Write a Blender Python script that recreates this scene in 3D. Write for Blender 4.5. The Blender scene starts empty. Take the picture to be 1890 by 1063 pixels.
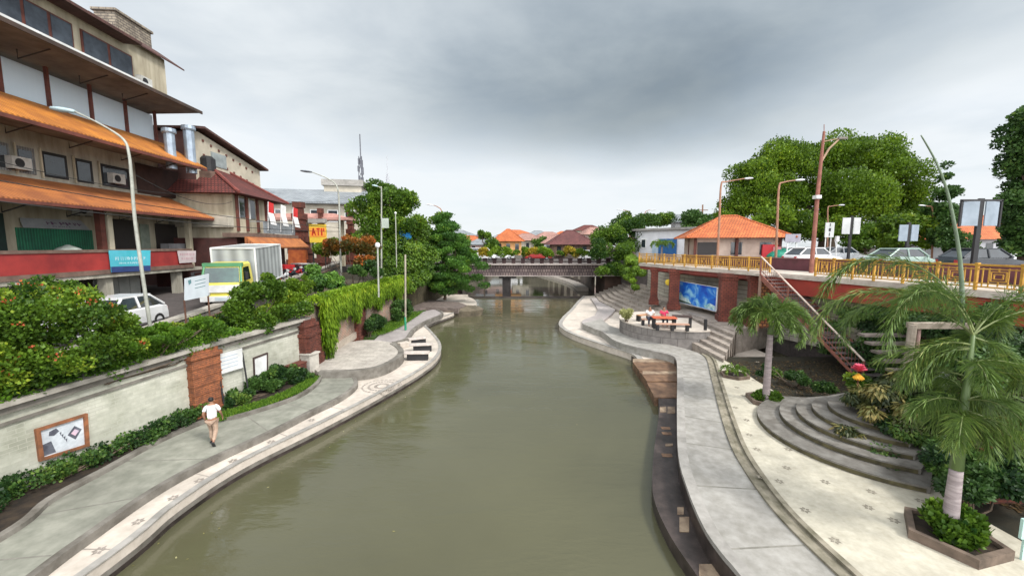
import bpy, math, random
import numpy as np
from mathutils import Vector, Matrix
random.seed(7); RNG = np.random.default_rng(7)
S = bpy.context.scene; C = S.collection
# ---------------------------------------------------------------- camera
F = 740.0; EYE = 7.2; PITCH = math.atan(79/740)
cam = bpy.data.cameras.new("camera"); camo = bpy.data.objects.new("camera", cam); C.objects.link(camo)
cam.sensor_width = 36; cam.lens = 36*F/1890; cam.clip_start = .1; cam.clip_end = 3000
camo.location = (0, 0, EYE); camo.rotation_euler = (math.pi/2-PITCH, 0, 0); S.camera = camo
# ---------------------------------------------------------------- light
S.view_settings.view_transform = 'Standard'; S.view_settings.look = 'None'
S.view_settings.exposure = 0.5; S.view_settings.gamma = 1
SUN_EL, SUN_AZ = 48, 125      # azimuth clockwise from north (+Y)
sun = bpy.data.lights.new("sun", 'SUN'); suno = bpy.data.objects.new("sun", sun); C.objects.link(suno)
sun.energy = 2.3; sun.angle = math.radians(12); sun.color = (1, .96, .9)
suno.rotation_euler = (math.radians(90-SUN_EL), 0, math.radians(180-SUN_AZ)); suno.location = (0, -20, 60)
W = bpy.data.worlds.new("World"); S.world = W; W.use_nodes = True
def sky():
    t = W.node_tree; n = t.nodes; l = t.links; n.clear()
    def N(k, **a):
        x = n.new(k)
        for q, v in a.items(): setattr(x, q, v)
        return x
    def M(op, a, b=None, c=None):
        x = N('ShaderNodeMath', operation=op)
        for i, v in enumerate((a, b, c)):
            if v is None: continue
            if isinstance(v, (int, float)): x.inputs[i].default_value = v
            else: l.new(v, x.inputs[i])
        return x.outputs[0]
    out = N('ShaderNodeOutputWorld'); tc = N('ShaderNodeTexCoord'); sp = N('ShaderNodeSeparateXYZ')
    l.new(tc.outputs['Generated'], sp.inputs[0]); X, Y, Z = sp.outputs
    st = N('ShaderNodeTexSky', sky_type='NISHITA', sun_disc=False)
    st.sun_elevation = math.radians(SUN_EL); st.sun_rotation = math.radians(SUN_AZ)
    b1 = N('ShaderNodeBackground'); b1.inputs[1].default_value = .1; l.new(st.outputs[0], b1.inputs[0])
    # cloud deck: directions projected on a high plane
    zz = M('ADD', M('MAXIMUM', Z, 0), .12)
    cb = N('ShaderNodeCombineXYZ'); l.new(M('DIVIDE', X, zz), cb.inputs[0]); l.new(M('DIVIDE', Y, zz), cb.inputs[1])
    def noise(sc, det, ro=.55, off=0, dist=0):
        mp = N('ShaderNodeMapping'); mp.inputs['Location'].default_value = (off, off*.7, off*.3); l.new(cb.outputs[0], mp.inputs[0])
        x = N('ShaderNodeTexNoise'); x.inputs['Scale'].default_value = sc; x.inputs['Detail'].default_value = det
        x.inputs['Roughness'].default_value = ro; x.inputs['Distortion'].default_value = dist; l.new(mp.outputs[0], x.inputs[0]); return x.outputs[0]
    nb = noise(.45, 6, .5, 3.1, .2); ns = noise(1.3, 7, .55, 8.7, .2)
    az = M('ARCTAN2', X, Y); el = M('ARCSINE', Z)
    w1 = M('SUBTRACT', nb, .5); w2 = M('SUBTRACT', ns, .5)
    def blob(a0, e0, sa, se, wob=.5):
        da = M('DIVIDE', M('ADD', M('SUBTRACT', az, a0), M('MULTIPLY', w1, wob)), sa)
        de = M('DIVIDE', M('ADD', M('SUBTRACT', el, e0), M('MULTIPLY', w2, wob*.35)), se)
        r = M('ADD', M('MULTIPLY', da, da), M('MULTIPLY', de, de))
        return M('POWER', 2.718, M('MULTIPLY', r, -1))
    # luminance of the cloud deck
    v = M('ADD', .63, M('MULTIPLY', w1, .42)); v = M('ADD', v, M('MULTIPLY', w2, .30))
    v = M('SUBTRACT', v, M('MULTIPLY', blob(.16, .31, .9, .14), .275))
    v = M('SUBTRACT', v, M('MULTIPLY', blob(.42, .46, .5, .13), .13))
    v = M('SUBTRACT', v, M('MULTIPLY', blob(-.1, .62, .6, .16), .11))
    v = M('ADD', v, M('MULTIPLY', blob(.20, .08, .75, .12, .3), .20))
    v = M('ADD', v, M('MULTIPLY', blob(.83, .22, .22, .1, .4), .17))
    v = M('ADD', v, M('MULTIPLY', blob(-.55, .26, .42, .26, .4), .13))
    # fill light added: unseen sky overhead and behind the viewer made brighter
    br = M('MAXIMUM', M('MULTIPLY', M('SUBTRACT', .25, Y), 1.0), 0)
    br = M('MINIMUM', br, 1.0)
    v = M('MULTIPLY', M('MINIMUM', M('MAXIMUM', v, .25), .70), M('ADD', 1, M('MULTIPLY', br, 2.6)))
    cr = N('ShaderNodeValToRGB'); cr.color_ramp.elements[0].position = .2; cr.color_ramp.elements[0].color = (.76, .91, 1, 1)
    cr.color_ramp.elements[1].position = .9; cr.color_ramp.elements[1].color = (.985, .99, 1, 1); l.new(v, cr.inputs[0])
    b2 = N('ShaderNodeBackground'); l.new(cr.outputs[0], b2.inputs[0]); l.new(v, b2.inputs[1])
    mx = N('ShaderNodeMixShader')
    cov = M('MINIMUM', M('MAXIMUM', M('ADD', .93, M('MULTIPLY', w2, .5)), .8), .97)
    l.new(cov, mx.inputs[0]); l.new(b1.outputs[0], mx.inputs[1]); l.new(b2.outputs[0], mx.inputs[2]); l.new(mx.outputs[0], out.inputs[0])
sky()
# ---------------------------------------------------------------- projection helpers (pixel of the photograph -> point)
def ray(u, v):
    x = (u-945)/F; y = (531.5-v)/F
    return (x, math.cos(PITCH)+y*math.sin(PITCH), -math.sin(PITCH)+y*math.cos(PITCH))
def G(u, v, z):
    r = ray(u, v); t = (z-EYE)/r[2]; return Vector((r[0]*t, r[1]*t, z))
def D(u, v, Y):
    r = ray(u, v); t = Y/r[1]; return Vector((r[0]*t, Y, EYE+r[2]*t))
# ---------------------------------------------------------------- materials
MATS = {}
def mat(name, c1, c2=None, scale=3, rough=.8, bump=.0, stretch=(1, 1, 1), kind='noise', metallic=0, spec=.5, c3=None, bw=None, detail=6, lo=.35, hi=.65, coord='Object', alpha=None, emit=None, trans=0):
    if name in MATS: return MATS[name]
    m = bpy.data.materials.new(name); m.use_nodes = True; t = m.node_tree; n = t.nodes; l = t.links
    b = n['Principled BSDF']; b.inputs['Roughness'].default_value = rough; b.inputs['Metallic'].default_value = metallic
    b.inputs['Specular IOR Level'].default_value = spec
    c2 = c2 or tuple(x*.72 for x in c1)
    tc = n.new('ShaderNodeTexCoord'); mp = n.new('ShaderNodeMapping'); mp.inputs['Scale'].default_value = stretch
    l.new(tc.outputs['UV' if kind in ('brick', 'wave', 'tile', 'block') else coord], mp.inputs[0])
    no = n.new('ShaderNodeTexNoise'); no.inputs['Scale'].default_value = scale; no.inputs['Detail'].default_value = detail; no.inputs['Roughness'].default_value = .62
    l.new(tc.outputs[coord] if kind in ('brick', 'wave', 'tile', 'block') else mp.outputs[0], no.inputs[0])
    cr = n.new('ShaderNodeValToRGB'); cr.color_ramp.elements[0].position = lo; cr.color_ramp.elements[1].position = hi
    cr.color_ramp.elements[0].color = (*c2, 1); cr.color_ramp.elements[1].color = (*c1, 1); l.new(no.outputs[0], cr.inputs[0])
    col = cr.outputs[0]; h = no.outputs[0]
    def mix(a, bcol, f, mode='MIX'):
        x = n.new('ShaderNodeMix'); x.data_type = 'RGBA'; x.blend_type = mode
        for s, v in ((x.inputs[0], f), (x.inputs[6], a), (x.inputs[7], bcol)):
            if isinstance(v, (int, float)): s.default_value = v
            elif isinstance(v, tuple): s.default_value = (*v[:3], 1)
            else: l.new(v, s)
        return x.outputs[2]
    # large soft blotches of dirt so no surface is uniform
    n2 = n.new('ShaderNodeTexNoise'); n2.inputs['Scale'].default_value = scale*.23; n2.inputs['Detail'].default_value = 4; l.new(tc.outputs[coord], n2.inputs[0])
    r2 = n.new('ShaderNodeMapRange'); r2.inputs[1].default_value = .3; r2.inputs[2].default_value = .7; r2.inputs[3].default_value = .8; r2.inputs[4].default_value = 1.12; l.new(n2.outputs[0], r2.inputs[0])
    if kind in ('brick', 'block', 'tile'):
        bt = n.new('ShaderNodeTexBrick'); bt.inputs['Scale'].default_value = 1
        bw = bw or (.22, .08, .008); bt.inputs['Brick Width'].default_value = bw[0]; bt.inputs['Row Height'].default_value = bw[1]; bt.inputs['Mortar Size'].default_value = bw[2]
        bt.inputs['Color1'].default_value = (1, 1, 1, 1); bt.inputs['Color2'].default_value = (.72, .72, .72, 1)
        c3_ = c3 or tuple(x*.45 for x in c1)
        bt.inputs['Mortar'].default_value = (0, 0, 0, 1); l.new(mp.outputs[0], bt.inputs[0])
        col = mix(col, bt.outputs['Color'], .55, 'MULTIPLY')
        col = mix(col, c3_, bt.outputs['Fac']); h = bt.outputs['Fac']; bsign = -1
    if kind == 'wave':
        wv = n.new('ShaderNodeTexWave'); wv.inputs['Scale'].default_value = (bw or (1,))[0]; wv.inputs['Distortion'].default_value = .4; wv.inputs['Detail'].default_value = 2; l.new(mp.outputs[0], wv.inputs[0])
        wr = n.new('ShaderNodeMapRange'); wr.inputs[3].default_value = .55; wr.inputs[4].default_value = 1.0; l.new(wv.outputs['Fac'], wr.inputs[0])
        col = mix(col, wr.outputs[0], 1.0, 'MULTIPLY'); h = wv.outputs['Fac']
    col = mix(col, r2.outputs[0], 1.0, 'MULTIPLY')
    l.new(col, b.inputs['Base Color'])
    if bump:
        bp = n.new('ShaderNodeBump'); bp.inputs['Strength'].default_value = abs(bump); bp.inputs['Distance'].default_value = .03
        bp.invert = kind in ('brick', 'block', 'tile'); l.new(h, bp.inputs['Height']); l.new(bp.outputs[0], b.inputs['Normal'])
    if emit: b.inputs['Emission Color'].default_value = (*emit[0], 1); b.inputs['Emission Strength'].default_value = emit[1]
    MATS[name] = m; return m
def leafmat(name, dark, light, tip=None, trans=.25, rough=.5, wave=None):
    if name in MATS: return MATS[name]
    m = bpy.data.materials.new(name); m.use_nodes = True; t = m.node_tree; n = t.nodes; l = t.links; b = n['Principled BSDF']; b.inputs['Roughness'].default_value = rough
    b.inputs['Specular IOR Level'].default_value = .35
    at = n.new('ShaderNodeAttribute'); at.attribute_name = 'var'
    cr = n.new('ShaderNodeValToRGB'); e = cr.color_ramp.elements; e[0].position = 0; e[0].color = (*dark, 1); e[1].position = .72; e[1].color = (*light, 1)
    if tip: x = e.new(1.0); x.color = (*tip, 1)
    l.new(at.outputs['Fac'], cr.inputs[0]); l.new(cr.outputs[0], b.inputs['Base Color'])
    tr = n.new('ShaderNodeBsdfTranslucent'); l.new(cr.outputs[0], tr.inputs[0])
    mx = n.new('ShaderNodeMixShader'); mx.inputs[0].default_value = trans; l.new(b.outputs[0], mx.inputs[1]); l.new(tr.outputs[0], mx.inputs[2])
    l.new(mx.outputs[0], n['Material Output'].inputs[0]); MATS[name] = m; return m
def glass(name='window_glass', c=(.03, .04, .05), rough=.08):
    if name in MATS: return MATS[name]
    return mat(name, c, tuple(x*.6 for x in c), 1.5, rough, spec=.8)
# ---------------------------------------------------------------- mesh builder
def off(o):
    v = Vector((0, 0, 0))
    while o is not None: v += o.location; o = o.parent
    return v
class MB:
    def __init__(s): s.v = []; s.f = []; s.m = []; s.mi = 0
    def add(s, vs, fs):
        k = len(s.v); s.v += [tuple(x) for x in vs]; s.f += [tuple(i+k for i in f) for f in fs]; s.m += [s.mi]*len(fs)
        return s
    def box(s, c, d, rz=0, taper=1, tilt=None):
        hx, hy, hz = d[0]/2, d[1]/2, d[2]/2; P = []
        for sx, sy, sz in ((-1,-1,-1),(1,-1,-1),(1,1,-1),(-1,1,-1),(-1,-1,1),(1,-1,1),(1,1,1),(-1,1,1)):
            k = taper if sz > 0 else 1; P.append(Vector((sx*hx*k, sy*hy*k, sz*hz)))
        R = Matrix.Rotation(rz, 3, 'Z')
        if tilt: R = R @ Matrix.Rotation(tilt[1], 3, tilt[0])
        P = [R @ p + Vector(c) for p in P]
        return s.add(P, [(0,3,2,1),(4,5,6,7),(0,1,5,4),(1,2,6,5),(2,3,7,6),(3,0,4,7)])
    def prism(s, poly, z0, z1):
        n = len(poly); a = sum(poly[i][0]*poly[(i+1) % n][1]-poly[(i+1) % n][0]*poly[i][1] for i in range(n))
        if a < 0: poly = list(reversed(poly))
        g = lambda z, p: z(p) if callable(z) else z
        vs = [(p[0], p[1], g(z0, p)) for p in poly]+[(p[0], p[1], g(z1, p)) for p in poly]
        return s.add(vs, [tuple(range(n-1, -1, -1)), tuple(range(n, 2*n))]+[(i, (i+1) % n, n+(i+1) % n, n+i) for i in range(n)])
    def sheet(s, poly, z):
        n = len(poly); a = sum(poly[i][0]*poly[(i+1) % n][1]-poly[(i+1) % n][0]*poly[i][1] for i in range(n))
        if a < 0: poly = list(reversed(poly))
        return s.add([(p[0], p[1], z) for p in poly], [tuple(range(n))])
    def tube(s, pts, r, seg=8, cap=True):
        pts = [Vector(p) for p in pts]; n = len(pts); rr = r if isinstance(r, (list, tuple)) else [r]*n; k = len(s.v); vs = []; up = None
        for i, p in enumerate(pts):
            d = (pts[min(i+1, n-1)]-pts[max(i-1, 0)]).normalized()
            if up is None: up = Vector((0, 0, 1)) if abs(d.z) < .9 else Vector((1, 0, 0))
            a = d.cross(up).normalized(); b = a.cross(d).normalized(); up = b
            for j in range(seg):
                t = 2*math.pi*j/seg; vs.append(p+(a*math.cos(t)+b*math.sin(t))*rr[i])
        fs = [(i*seg+j, i*seg+(j+1) % seg, (i+1)*seg+(j+1) % seg, (i+1)*seg+j) for i in range(n-1) for j in range(seg)]
        if cap: fs += [tuple(range(seg-1, -1, -1)), tuple((n-1)*seg+j for j in range(seg))]
        return s.add(vs, fs)
    def wall(s, line, th, z0, z1):
        """thick wall along a plan polyline; z0/z1 numbers or lists per point"""
        n = len(line); L = [Vector((p[0], p[1], 0)) for p in line]; z0 = z0 if isinstance(z0, (list, tuple)) else [z0]*n; z1 = z1 if isinstance(z1, (list, tuple)) else [z1]*n
        vs = []
        for i in range(n):
            d = (L[min(i+1, n-1)]-L[max(i-1, 0)]).normalized(); nn = Vector((-d.y, d.x, 0))*th/2
            for q, z in ((nn, z0[i]), (-nn, z0[i]), (-nn, z1[i]), (nn, z1[i])): vs.append((L[i].x+q.x, L[i].y+q.y, z))
        fs = []
        for i in range(n-1):
            for j in range(4): a, b = i*4+j, i*4+(j+1) % 4; fs.append((a, b, b+4, a+4))
        fs += [(3, 2, 1, 0), tuple((n-1)*4+j for j in range(4))]
        return s.add(vs, fs)
    def lathe(s, prof, c=(0, 0, 0), seg=16, sx=1, sy=1):
        c = Vector(c); vs = []; n = len(prof)
        for r, z in prof:
            for j in range(seg):
                t = 2*math.pi*j/seg; vs.append((c.x+r*sx*math.cos(t), c.y+r*sy*math.sin(t), c.z+z))
        fs = [(i*seg+j, i*seg+(j+1) % seg, (i+1)*seg+(j+1) % seg, (i+1)*seg+j) for i in range(n-1) for j in range(seg)]
        fs += [tuple(range(seg-1, -1, -1)), tuple((n-1)*seg+j for j in range(seg))]
        return s.add(vs, fs)
    def build(s, name, m, parent=None, smooth=False, bevel=0, loc=None):
        me = bpy.data.meshes.new(name); o = bpy.data.objects.new(name, me); C.objects.link(o)
        base = Vector((0, 0, 0))
        if parent is not None: o.parent = parent; base = off(parent)
        if loc is not None: o.location = Vector(loc)-base; base = Vector(loc)
        vs = [(v[0]-base.x, v[1]-base.y, v[2]-base.z) for v in s.v]
        me.from_pydata(vs, [], s.f); ms = m if isinstance(m, (list, tuple)) else [m]
        for q in ms: me.materials.append(q)
        if len(ms) > 1: me.polygons.foreach_set('material_index', s.m)
        uv = me.uv_layers.new(name='UVMap'); co = s.v; data = np.zeros((len(me.loops), 2), 'f')
        for p in me.polygons:
            nrm = p.normal; t = Vector((-nrm.y, nrm.x, 0))
            if t.length < .05: t = Vector((1, 0, 0)); b = Vector((0, 1, 0))
            else: t.normalize(); b = nrm.cross(t)
            for li in p.loop_indices:
                q = Vector(co[me.loops[li].vertex_index]); data[li] = (q.dot(t), q.dot(b))
        uv.data.foreach_set('uv', data.ravel())
        if smooth: me.shade_smooth()
        if bevel:
            bv = o.modifiers.new('bevel', 'BEVEL'); bv.width = bevel; bv.segments = 2; bv.limit_method = 'ANGLE'
        return o
def tag(o, label=None, cat=None, group=None, kind=None):
    if label: o['label'] = label
    if cat: o['category'] = cat
    if group: o['group'] = group
    if kind: o['kind'] = kind
    return o
def empty(name, loc, label, cat, group=None, rz=0):
    o = bpy.data.objects.new(name, None); C.objects.link(o); o.location = loc; o.rotation_euler.z = rz; o.empty_display_size = .3
    return tag(o, label, cat, group)
def copy_tree(o, parent=None):
    c = o.copy(); C.objects.link(c)
    if parent is not None: c.parent = parent
    for ch in list(o.children): copy_tree(ch, c)
    return c
def place(o, loc, rz=0, label=None, sc=None):
    o.location = loc; o.rotation_euler.z = rz
    if label: o['label'] = label
    if sc: o.scale = (sc, sc, sc) if isinstance(sc, (int, float)) else sc
    return o
def spline(pts, k=6, closed=False):
    P = [Vector((p[0], p[1], p[2] if len(p) > 2 else 0)) for p in pts]; n = len(P); out = []
    for i in range(n if closed else n-1):
        g = (lambda j: P[j % n]) if closed else (lambda j: P[max(0, min(n-1, j))])
        a, b, c, d = g(i-1), g(i), g(i+1), g(i+2)
        for q in range(k):
            t = q/k; out.append(.5*((2*b)+(c-a)*t+(2*a-5*b+4*c-d)*t*t+(3*b-a-3*c+d)*t**3))
    if not closed: out.append(P[-1])
    return out
def offset(line, d):
    n = len(line); out = []
    for i in range(n):
        a = line[max(i-1, 0)]; b = line[min(i+1, n-1)]; t = Vector((b[0]-a[0], b[1]-a[1], 0)).normalized()
        out.append(Vector((line[i][0]-t.y*d, line[i][1]+t.x*d, 0)))
    return out
def ribbon(mb, line, d0, d1, z0, z1):
    a = offset(line, d0); b = offset(line, d1); n = len(line)
    vs = []
    for i in range(n): vs += [(a[i].x, a[i].y, z0), (b[i].x, b[i].y, z0), (b[i].x, b[i].y, z1), (a[i].x, a[i].y, z1)]
    fs = []
    for i in range(n-1):
        for j in range(4): p, q = i*4+j, i*4+(j+1) % 4; fs.append((p, q, q+4, p+4))
    fs += [(3, 2, 1, 0), tuple((n-1)*4+j for j in range(4))]
    mb.add(vs, fs)
# ---------------------------------------------------------------- foliage
def leafmesh(name, cen, dirs, wid, ln, sw, var, m, parent=None, loc=None, fold=0.0):
    """cen Nx3 base points, dirs Nx3 leaf axis, ln length, wid half-width vectors Nx3; diamond leaves"""
    N = len(cen); ln = np.broadcast_to(np.asarray(ln, float), (N,)); sw = np.broadcast_to(np.asarray(sw, float), (N,))
    base = np.array(off(parent)) if parent is not None else np.zeros(3)
    if loc is not None: b2 = np.array(loc, float)
    else: b2 = base
    p0 = cen; p2 = cen+dirs*ln[:, None]; mid = cen+dirs*(ln*.45)[:, None]
    mid = mid+np.array([0, 0, 1])*(ln*fold)[:, None]
    p1 = mid+wid*sw[:, None]; p3 = mid-wid*sw[:, None]
    V = np.stack([p0, p1, p2, p3], 1).reshape(-1, 3)-b2
    me = bpy.data.meshes.new(name); me.vertices.add(4*N); me.vertices.foreach_set('co', V.ravel().astype('f'))
    me.loops.add(4*N); me.loops.foreach_set('vertex_index', np.arange(4*N, dtype='i')); me.polygons.add(N)
    me.polygons.foreach_set('loop_start', np.arange(0, 4*N, 4, dtype='i')); me.polygons.foreach_set('loop_total', np.full(N, 4, 'i'))
    me.update(calc_edges=True)
    a = me.attributes.new('var', 'FLOAT', 'POINT'); a.data.foreach_set('value', np.repeat(np.clip(var, 0, 1), 4).astype('f'))
    me.materials.append(m); o = bpy.data.objects.new(name, me); C.objects.link(o)
    if parent is not None: o.parent = parent
    if loc is not None: o.location = Vector(tuple(b2-base))
    return o
def unit(a): return a/np.maximum(np.linalg.norm(a, axis=1, keepdims=True), 1e-6)
def rnd(n): return unit(RNG.normal(size=(n, 3)))
def blobs(c, r, k, inner=.55, sub=.36, flat=1.0, bottom=-.5):
    """sub-clump centres spread through an ellipsoid"""
    c = np.array(c, float); r = np.array(r, float) if not isinstance(r, (int, float)) else np.array([r]*3, float)
    out = []
    while len(out) < k:
        d = rnd(1)[0]
        if d[2] < bottom: continue
        q = RNG.uniform(inner, 1.0)
        out.append((c+d*r*q*.82, r.mean()*sub*RNG.uniform(.6, 1.3)))
    return out
def crown(name, clumps, n, size, m, parent=None, loc=None, up=.5, droop=0.0, flat=.75, aspect=.42, cvar=.25, bias=0.0):
    """leaf clumps: list of (centre, radius)"""
    w = np.array([max(c[1], .05)**2 for c in clumps]); w = w/w.sum(); idx = RNG.choice(len(clumps), n, p=w)
    cen = np.array([c[0] for c in clumps])[idx]; rad = np.array([c[1] for c in clumps])[idx]
    cv = RNG.uniform(-cvar, cvar, len(clumps))[idx]
    d = rnd(n); q = RNG.uniform(.35, 1.0, n)**.6
    q = np.where(RNG.random(n) < .14, q*RNG.uniform(1.0, 1.3, n), q)
    p = cen+d*(rad*q)[:, None]*np.array([1, 1, flat])
    ax = unit(d*.8+rnd(n)*.8+np.array([0, 0, up-droop*2.0])); side = unit(np.cross(ax, unit(d+rnd(n)*.5)))
    s = size*RNG.uniform(.6, 1.4, n)
    var = .45+cv+RNG.normal(0, .13, n)+bias
    return leafmesh(name, p, ax, side, s, s*aspect, var, m, parent, loc)
def limb(mb, a, b, r0, r1, wob=.15, seg=7, k=5):
    a = Vector(a); b = Vector(b); L = (b-a).length; pts = []; rs = []
    for i in range(k+1):
        t = i/k; j = Vector((random.uniform(-1, 1), random.uniform(-1, 1), random.uniform(-.4, .4)))*wob*L*.3*(0 if i in (0, k) else 1)
        pts.append(a.lerp(b, t)+j); rs.append(r0+(r1-r0)*t)
    mb.tube(pts, rs, seg)
def tree(name, base, label, cat, clumps, n, size, lm, bm, tr=.3, fork=.4, group=None, nl=7, **kw):
    base = Vector(base); t = empty(name, base, label, cat, group)
    top = Vector(tuple(np.mean([c[0] for c in clumps], 0))); f = base.lerp(top, fork); f.x = base.x+(top.x-base.x)*fork*.7
    mb = MB(); limb(mb, base, f, tr, tr*.7, .08, 9)
    for c in sorted(clumps, key=lambda c: -c[1])[:nl]: limb(mb, f, Vector(tuple(c[0])), tr*.5, tr*.12, .2)
    mb.build('trunk', bm, t, smooth=True); crown('crown', clumps, n, size, lm, t, **kw); return t
# material library
conc = mat('concrete', (.36, .345, .32), (.24, .23, .21), 2.2, .85, .25)
conc_d = mat('weathered_concrete', (.22, .205, .18), (.10, .09, .075), 1.6, .9, .3)
pale = mat('pale_paving', (.60, .54, .475), (.46, .41, .35), 4, .75, .15, lo=.3, hi=.7)
rose = mat('rosy_paving', (.50, .43, .38), (.36, .30, .26), 5, .8, .2)
greyp = mat('grey_paving', (.345, .335, .31), (.24, .23, .205), 3.2, .75, .2)
greyl = mat('green_grey_paving', (.29, .29, .245), (.19, .195, .16), 2.4, .75, .2)
dstone = mat('dark_wet_stone', (.065, .05, .045), (.02, .015, .013), 1.8, .45, .5)
bstone = mat('brown_stone', (.22, .13, .075), (.09, .05, .03), 2.4, .6, .5)
brick_o = mat('orange_brick', (.42, .14, .055), (.20, .07, .035), 5, .9, .5, kind='brick', bw=(.24, .075, .008), c3=(.12, .06, .035))
brick_r = mat('dark_red_brick', (.22, .06, .035), (.09, .028, .02), 4, .9, .5, kind='brick', bw=(.24, .08, .01), c3=(.05, .02, .015))
pbrick = mat('painted_brick', (.60, .60, .52), (.33, .34, .27), 1.1, .85, .35, kind='brick', bw=(.34, .11, .008), c3=(.42, .42, .35))
asph = mat('asphalt', (.11, .095, .09), (.07, .06, .058), 6, .9, .2)
soil = mat('dark_soil', (.045, .03, .018), (.014, .010, .007), 3.5, .95, .8)
steel = mat('painted_steel_pale', (.40, .41, .36), (.28, .29, .25), 4, .5)
dark = mat('dark_paint', (.02, .02, .022), (.012, .012, .014), 4, .6)
white = mat('white_paint', (.75, .76, .76), (.6, .61, .6), 2.5, .6)
bark = mat('bark', (.16, .12, .085), (.07, .05, .035), 6, .95, .6, stretch=(1, 1, .25))
L_mid = leafmat('leaf_mid', (.014, .05, .006), (.12, .22, .018), (.32, .40, .035))
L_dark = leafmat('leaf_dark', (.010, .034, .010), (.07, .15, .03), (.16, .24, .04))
L_ban = leafmat('leaf_broad_tree', (.014, .05, .005), (.14, .24, .012), (.33, .40, .025), .3)
L_yel = leafmat('leaf_yellow_green', (.03, .08, .008), (.20, .32, .02), (.42, .46, .05), .35)
L_red = leafmat('leaf_red_orange', (.05, .05, .01), (.30, .12, .02), (.5, .12, .03), .3)
L_palm = leafmat('leaf_palm', (.02, .055, .014), (.13, .21, .04), (.38, .38, .10), .25)
L_dry = leafmat('leaf_dry', (.03, .02, .012), (.16, .12, .05), (.3, .24, .1), .2)
L_vine = leafmat('leaf_vine', (.04, .10, .006), (.22, .36, .02), (.42, .52, .04), .35)
L_gr = leafmat('leaf_grass', (.03, .08, .01), (.12, .25, .02), (.25, .36, .04), .3)
L_pink = leafmat('petal', (.35, .05, .03), (.55, .12, .04), (.65, .25, .06), .3)
glass()
def strip(line, n, dens, r, zc, k=.5):
    out = []
    for i in range(n):
        f = i/(n-1)*(len(line)-1); a = int(min(f, len(line)-2)); p = Vector(line[a]).lerp(Vector(line[a+1]), f-a)
        for _ in range(dens): out.append((np.array([p.x+random.uniform(-k, k)*.5, p.y+random.uniform(-k, k)*.5, zc+random.uniform(-.12, .14)]), r*random.uniform(.7, 1.2)))
    return out
# ================================================================ SETTING
def struct(o): o['kind'] = 'structure'; return o
# water
def water_mat(name, deep, rough, bs, sc):
    m = bpy.data.materials.new(name); m.use_nodes = True; t = m.node_tree; n = t.nodes; l = t.links; b = n['Principled BSDF']
    b.inputs['Roughness'].default_value = rough; b.inputs['IOR'].default_value = 1.5; b.inputs['Specular IOR Level'].default_value = .5
    tc = n.new('ShaderNodeTexCoord'); mp = n.new('ShaderNodeMapping'); mp.inputs['Scale'].default_value = (.55, 1.5, 1); l.new(tc.outputs['Object'], mp.inputs[0])
    a = n.new('ShaderNodeTexNoise'); a.inputs['Scale'].default_value = .12; a.inputs['Detail'].default_value = 5; a.inputs['Distortion'].default_value = .5; l.new(tc.outputs['Object'], a.inputs[0])
    cr = n.new('ShaderNodeValToRGB'); cr.color_ramp.elements[0].position = .35; cr.color_ramp.elements[1].position = .68
    cr.color_ramp.elements[0].color = (*[x*.86 for x in deep], 1); cr.color_ramp.elements[1].color = (*[x*1.14 for x in deep], 1); l.new(a.outputs[0], cr.inputs[0]); l.new(cr.outputs[0], b.inputs['Base Color'])
    r1 = n.new('ShaderNodeTexNoise'); r1.inputs['Scale'].default_value = sc; r1.inputs['Detail'].default_value = 4; r1.inputs['Roughness'].default_value = .6; l.new(mp.outputs[0], r1.inputs[0])
    r2 = n.new('ShaderNodeTexNoise'); r2.inputs['Scale'].default_value = sc*.18; r2.inputs['Detail'].default_value = 3; l.new(mp.outputs[0], r2.inputs[0])
    r3 = n.new('ShaderNodeMapRange'); r3.inputs[1].default_value = .4; r3.inputs[2].default_value = .65; r3.inputs[3].default_value = .15; l.new(r2.outputs[0], r3.inputs[0])
    mu = n.new('ShaderNodeMath'); mu.operation = 'MULTIPLY'; l.new(r1.outputs[0], mu.inputs[0]); l.new(r3.outputs[0], mu.inputs[1])
    bp = n.new('ShaderNodeBump'); bp.inputs['Strength'].default_value = bs; bp.inputs['Distance'].default_value = .05; l.new(mu.outputs[0], bp.inputs['Height']); l.new(bp.outputs[0], b.inputs['Normal'])
    return m
wm = water_mat('river_water', (.090, .088, .050), .035, .36, 3.4)
wm2 = water_mat('still_water', (.09, .09, .06), .04, .10, 2.0)
RB = spline([(-9.2, 3), G(210, 1063, 0), G(330, 960, 0), G(450, 878, 0), G(600, 800, 0), G(700, 745, 0), G(780, 696, 0), G(810, 668, 0), G(812, 645, 0), G(795, 622, 0), G(786, 610, 0), G(805, 599, 0), G(838, 586, 0), G(845, 580, 0), G(868, 577, 0), G(880, 568, 0), G(872, 558, 0), G(852, 551, 0)], 6)
o = MB().sheet([(-16, -8), (18, -8), (18, 54.6), (-16, 54.6)], 0).build('river_water', wm); struct(o)
o = MB().sheet([(-20, 54.6), (26, 54.6), (40, 160), (-20, 160)], .12).build('still_water_beyond_weir', wm2); o.name = 'canal_water'; struct(o)
o = MB().box((3, 54.6, -.1), (22, .5, .62)).build('weir', dstone); struct(o)
# the ground sheet reaching the horizon, under everything
o = MB().sheet([(-900, -300), (900, -300), (900, 1500), (-900, 1500)], -.6).build('ground', soil); struct(o)
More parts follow.
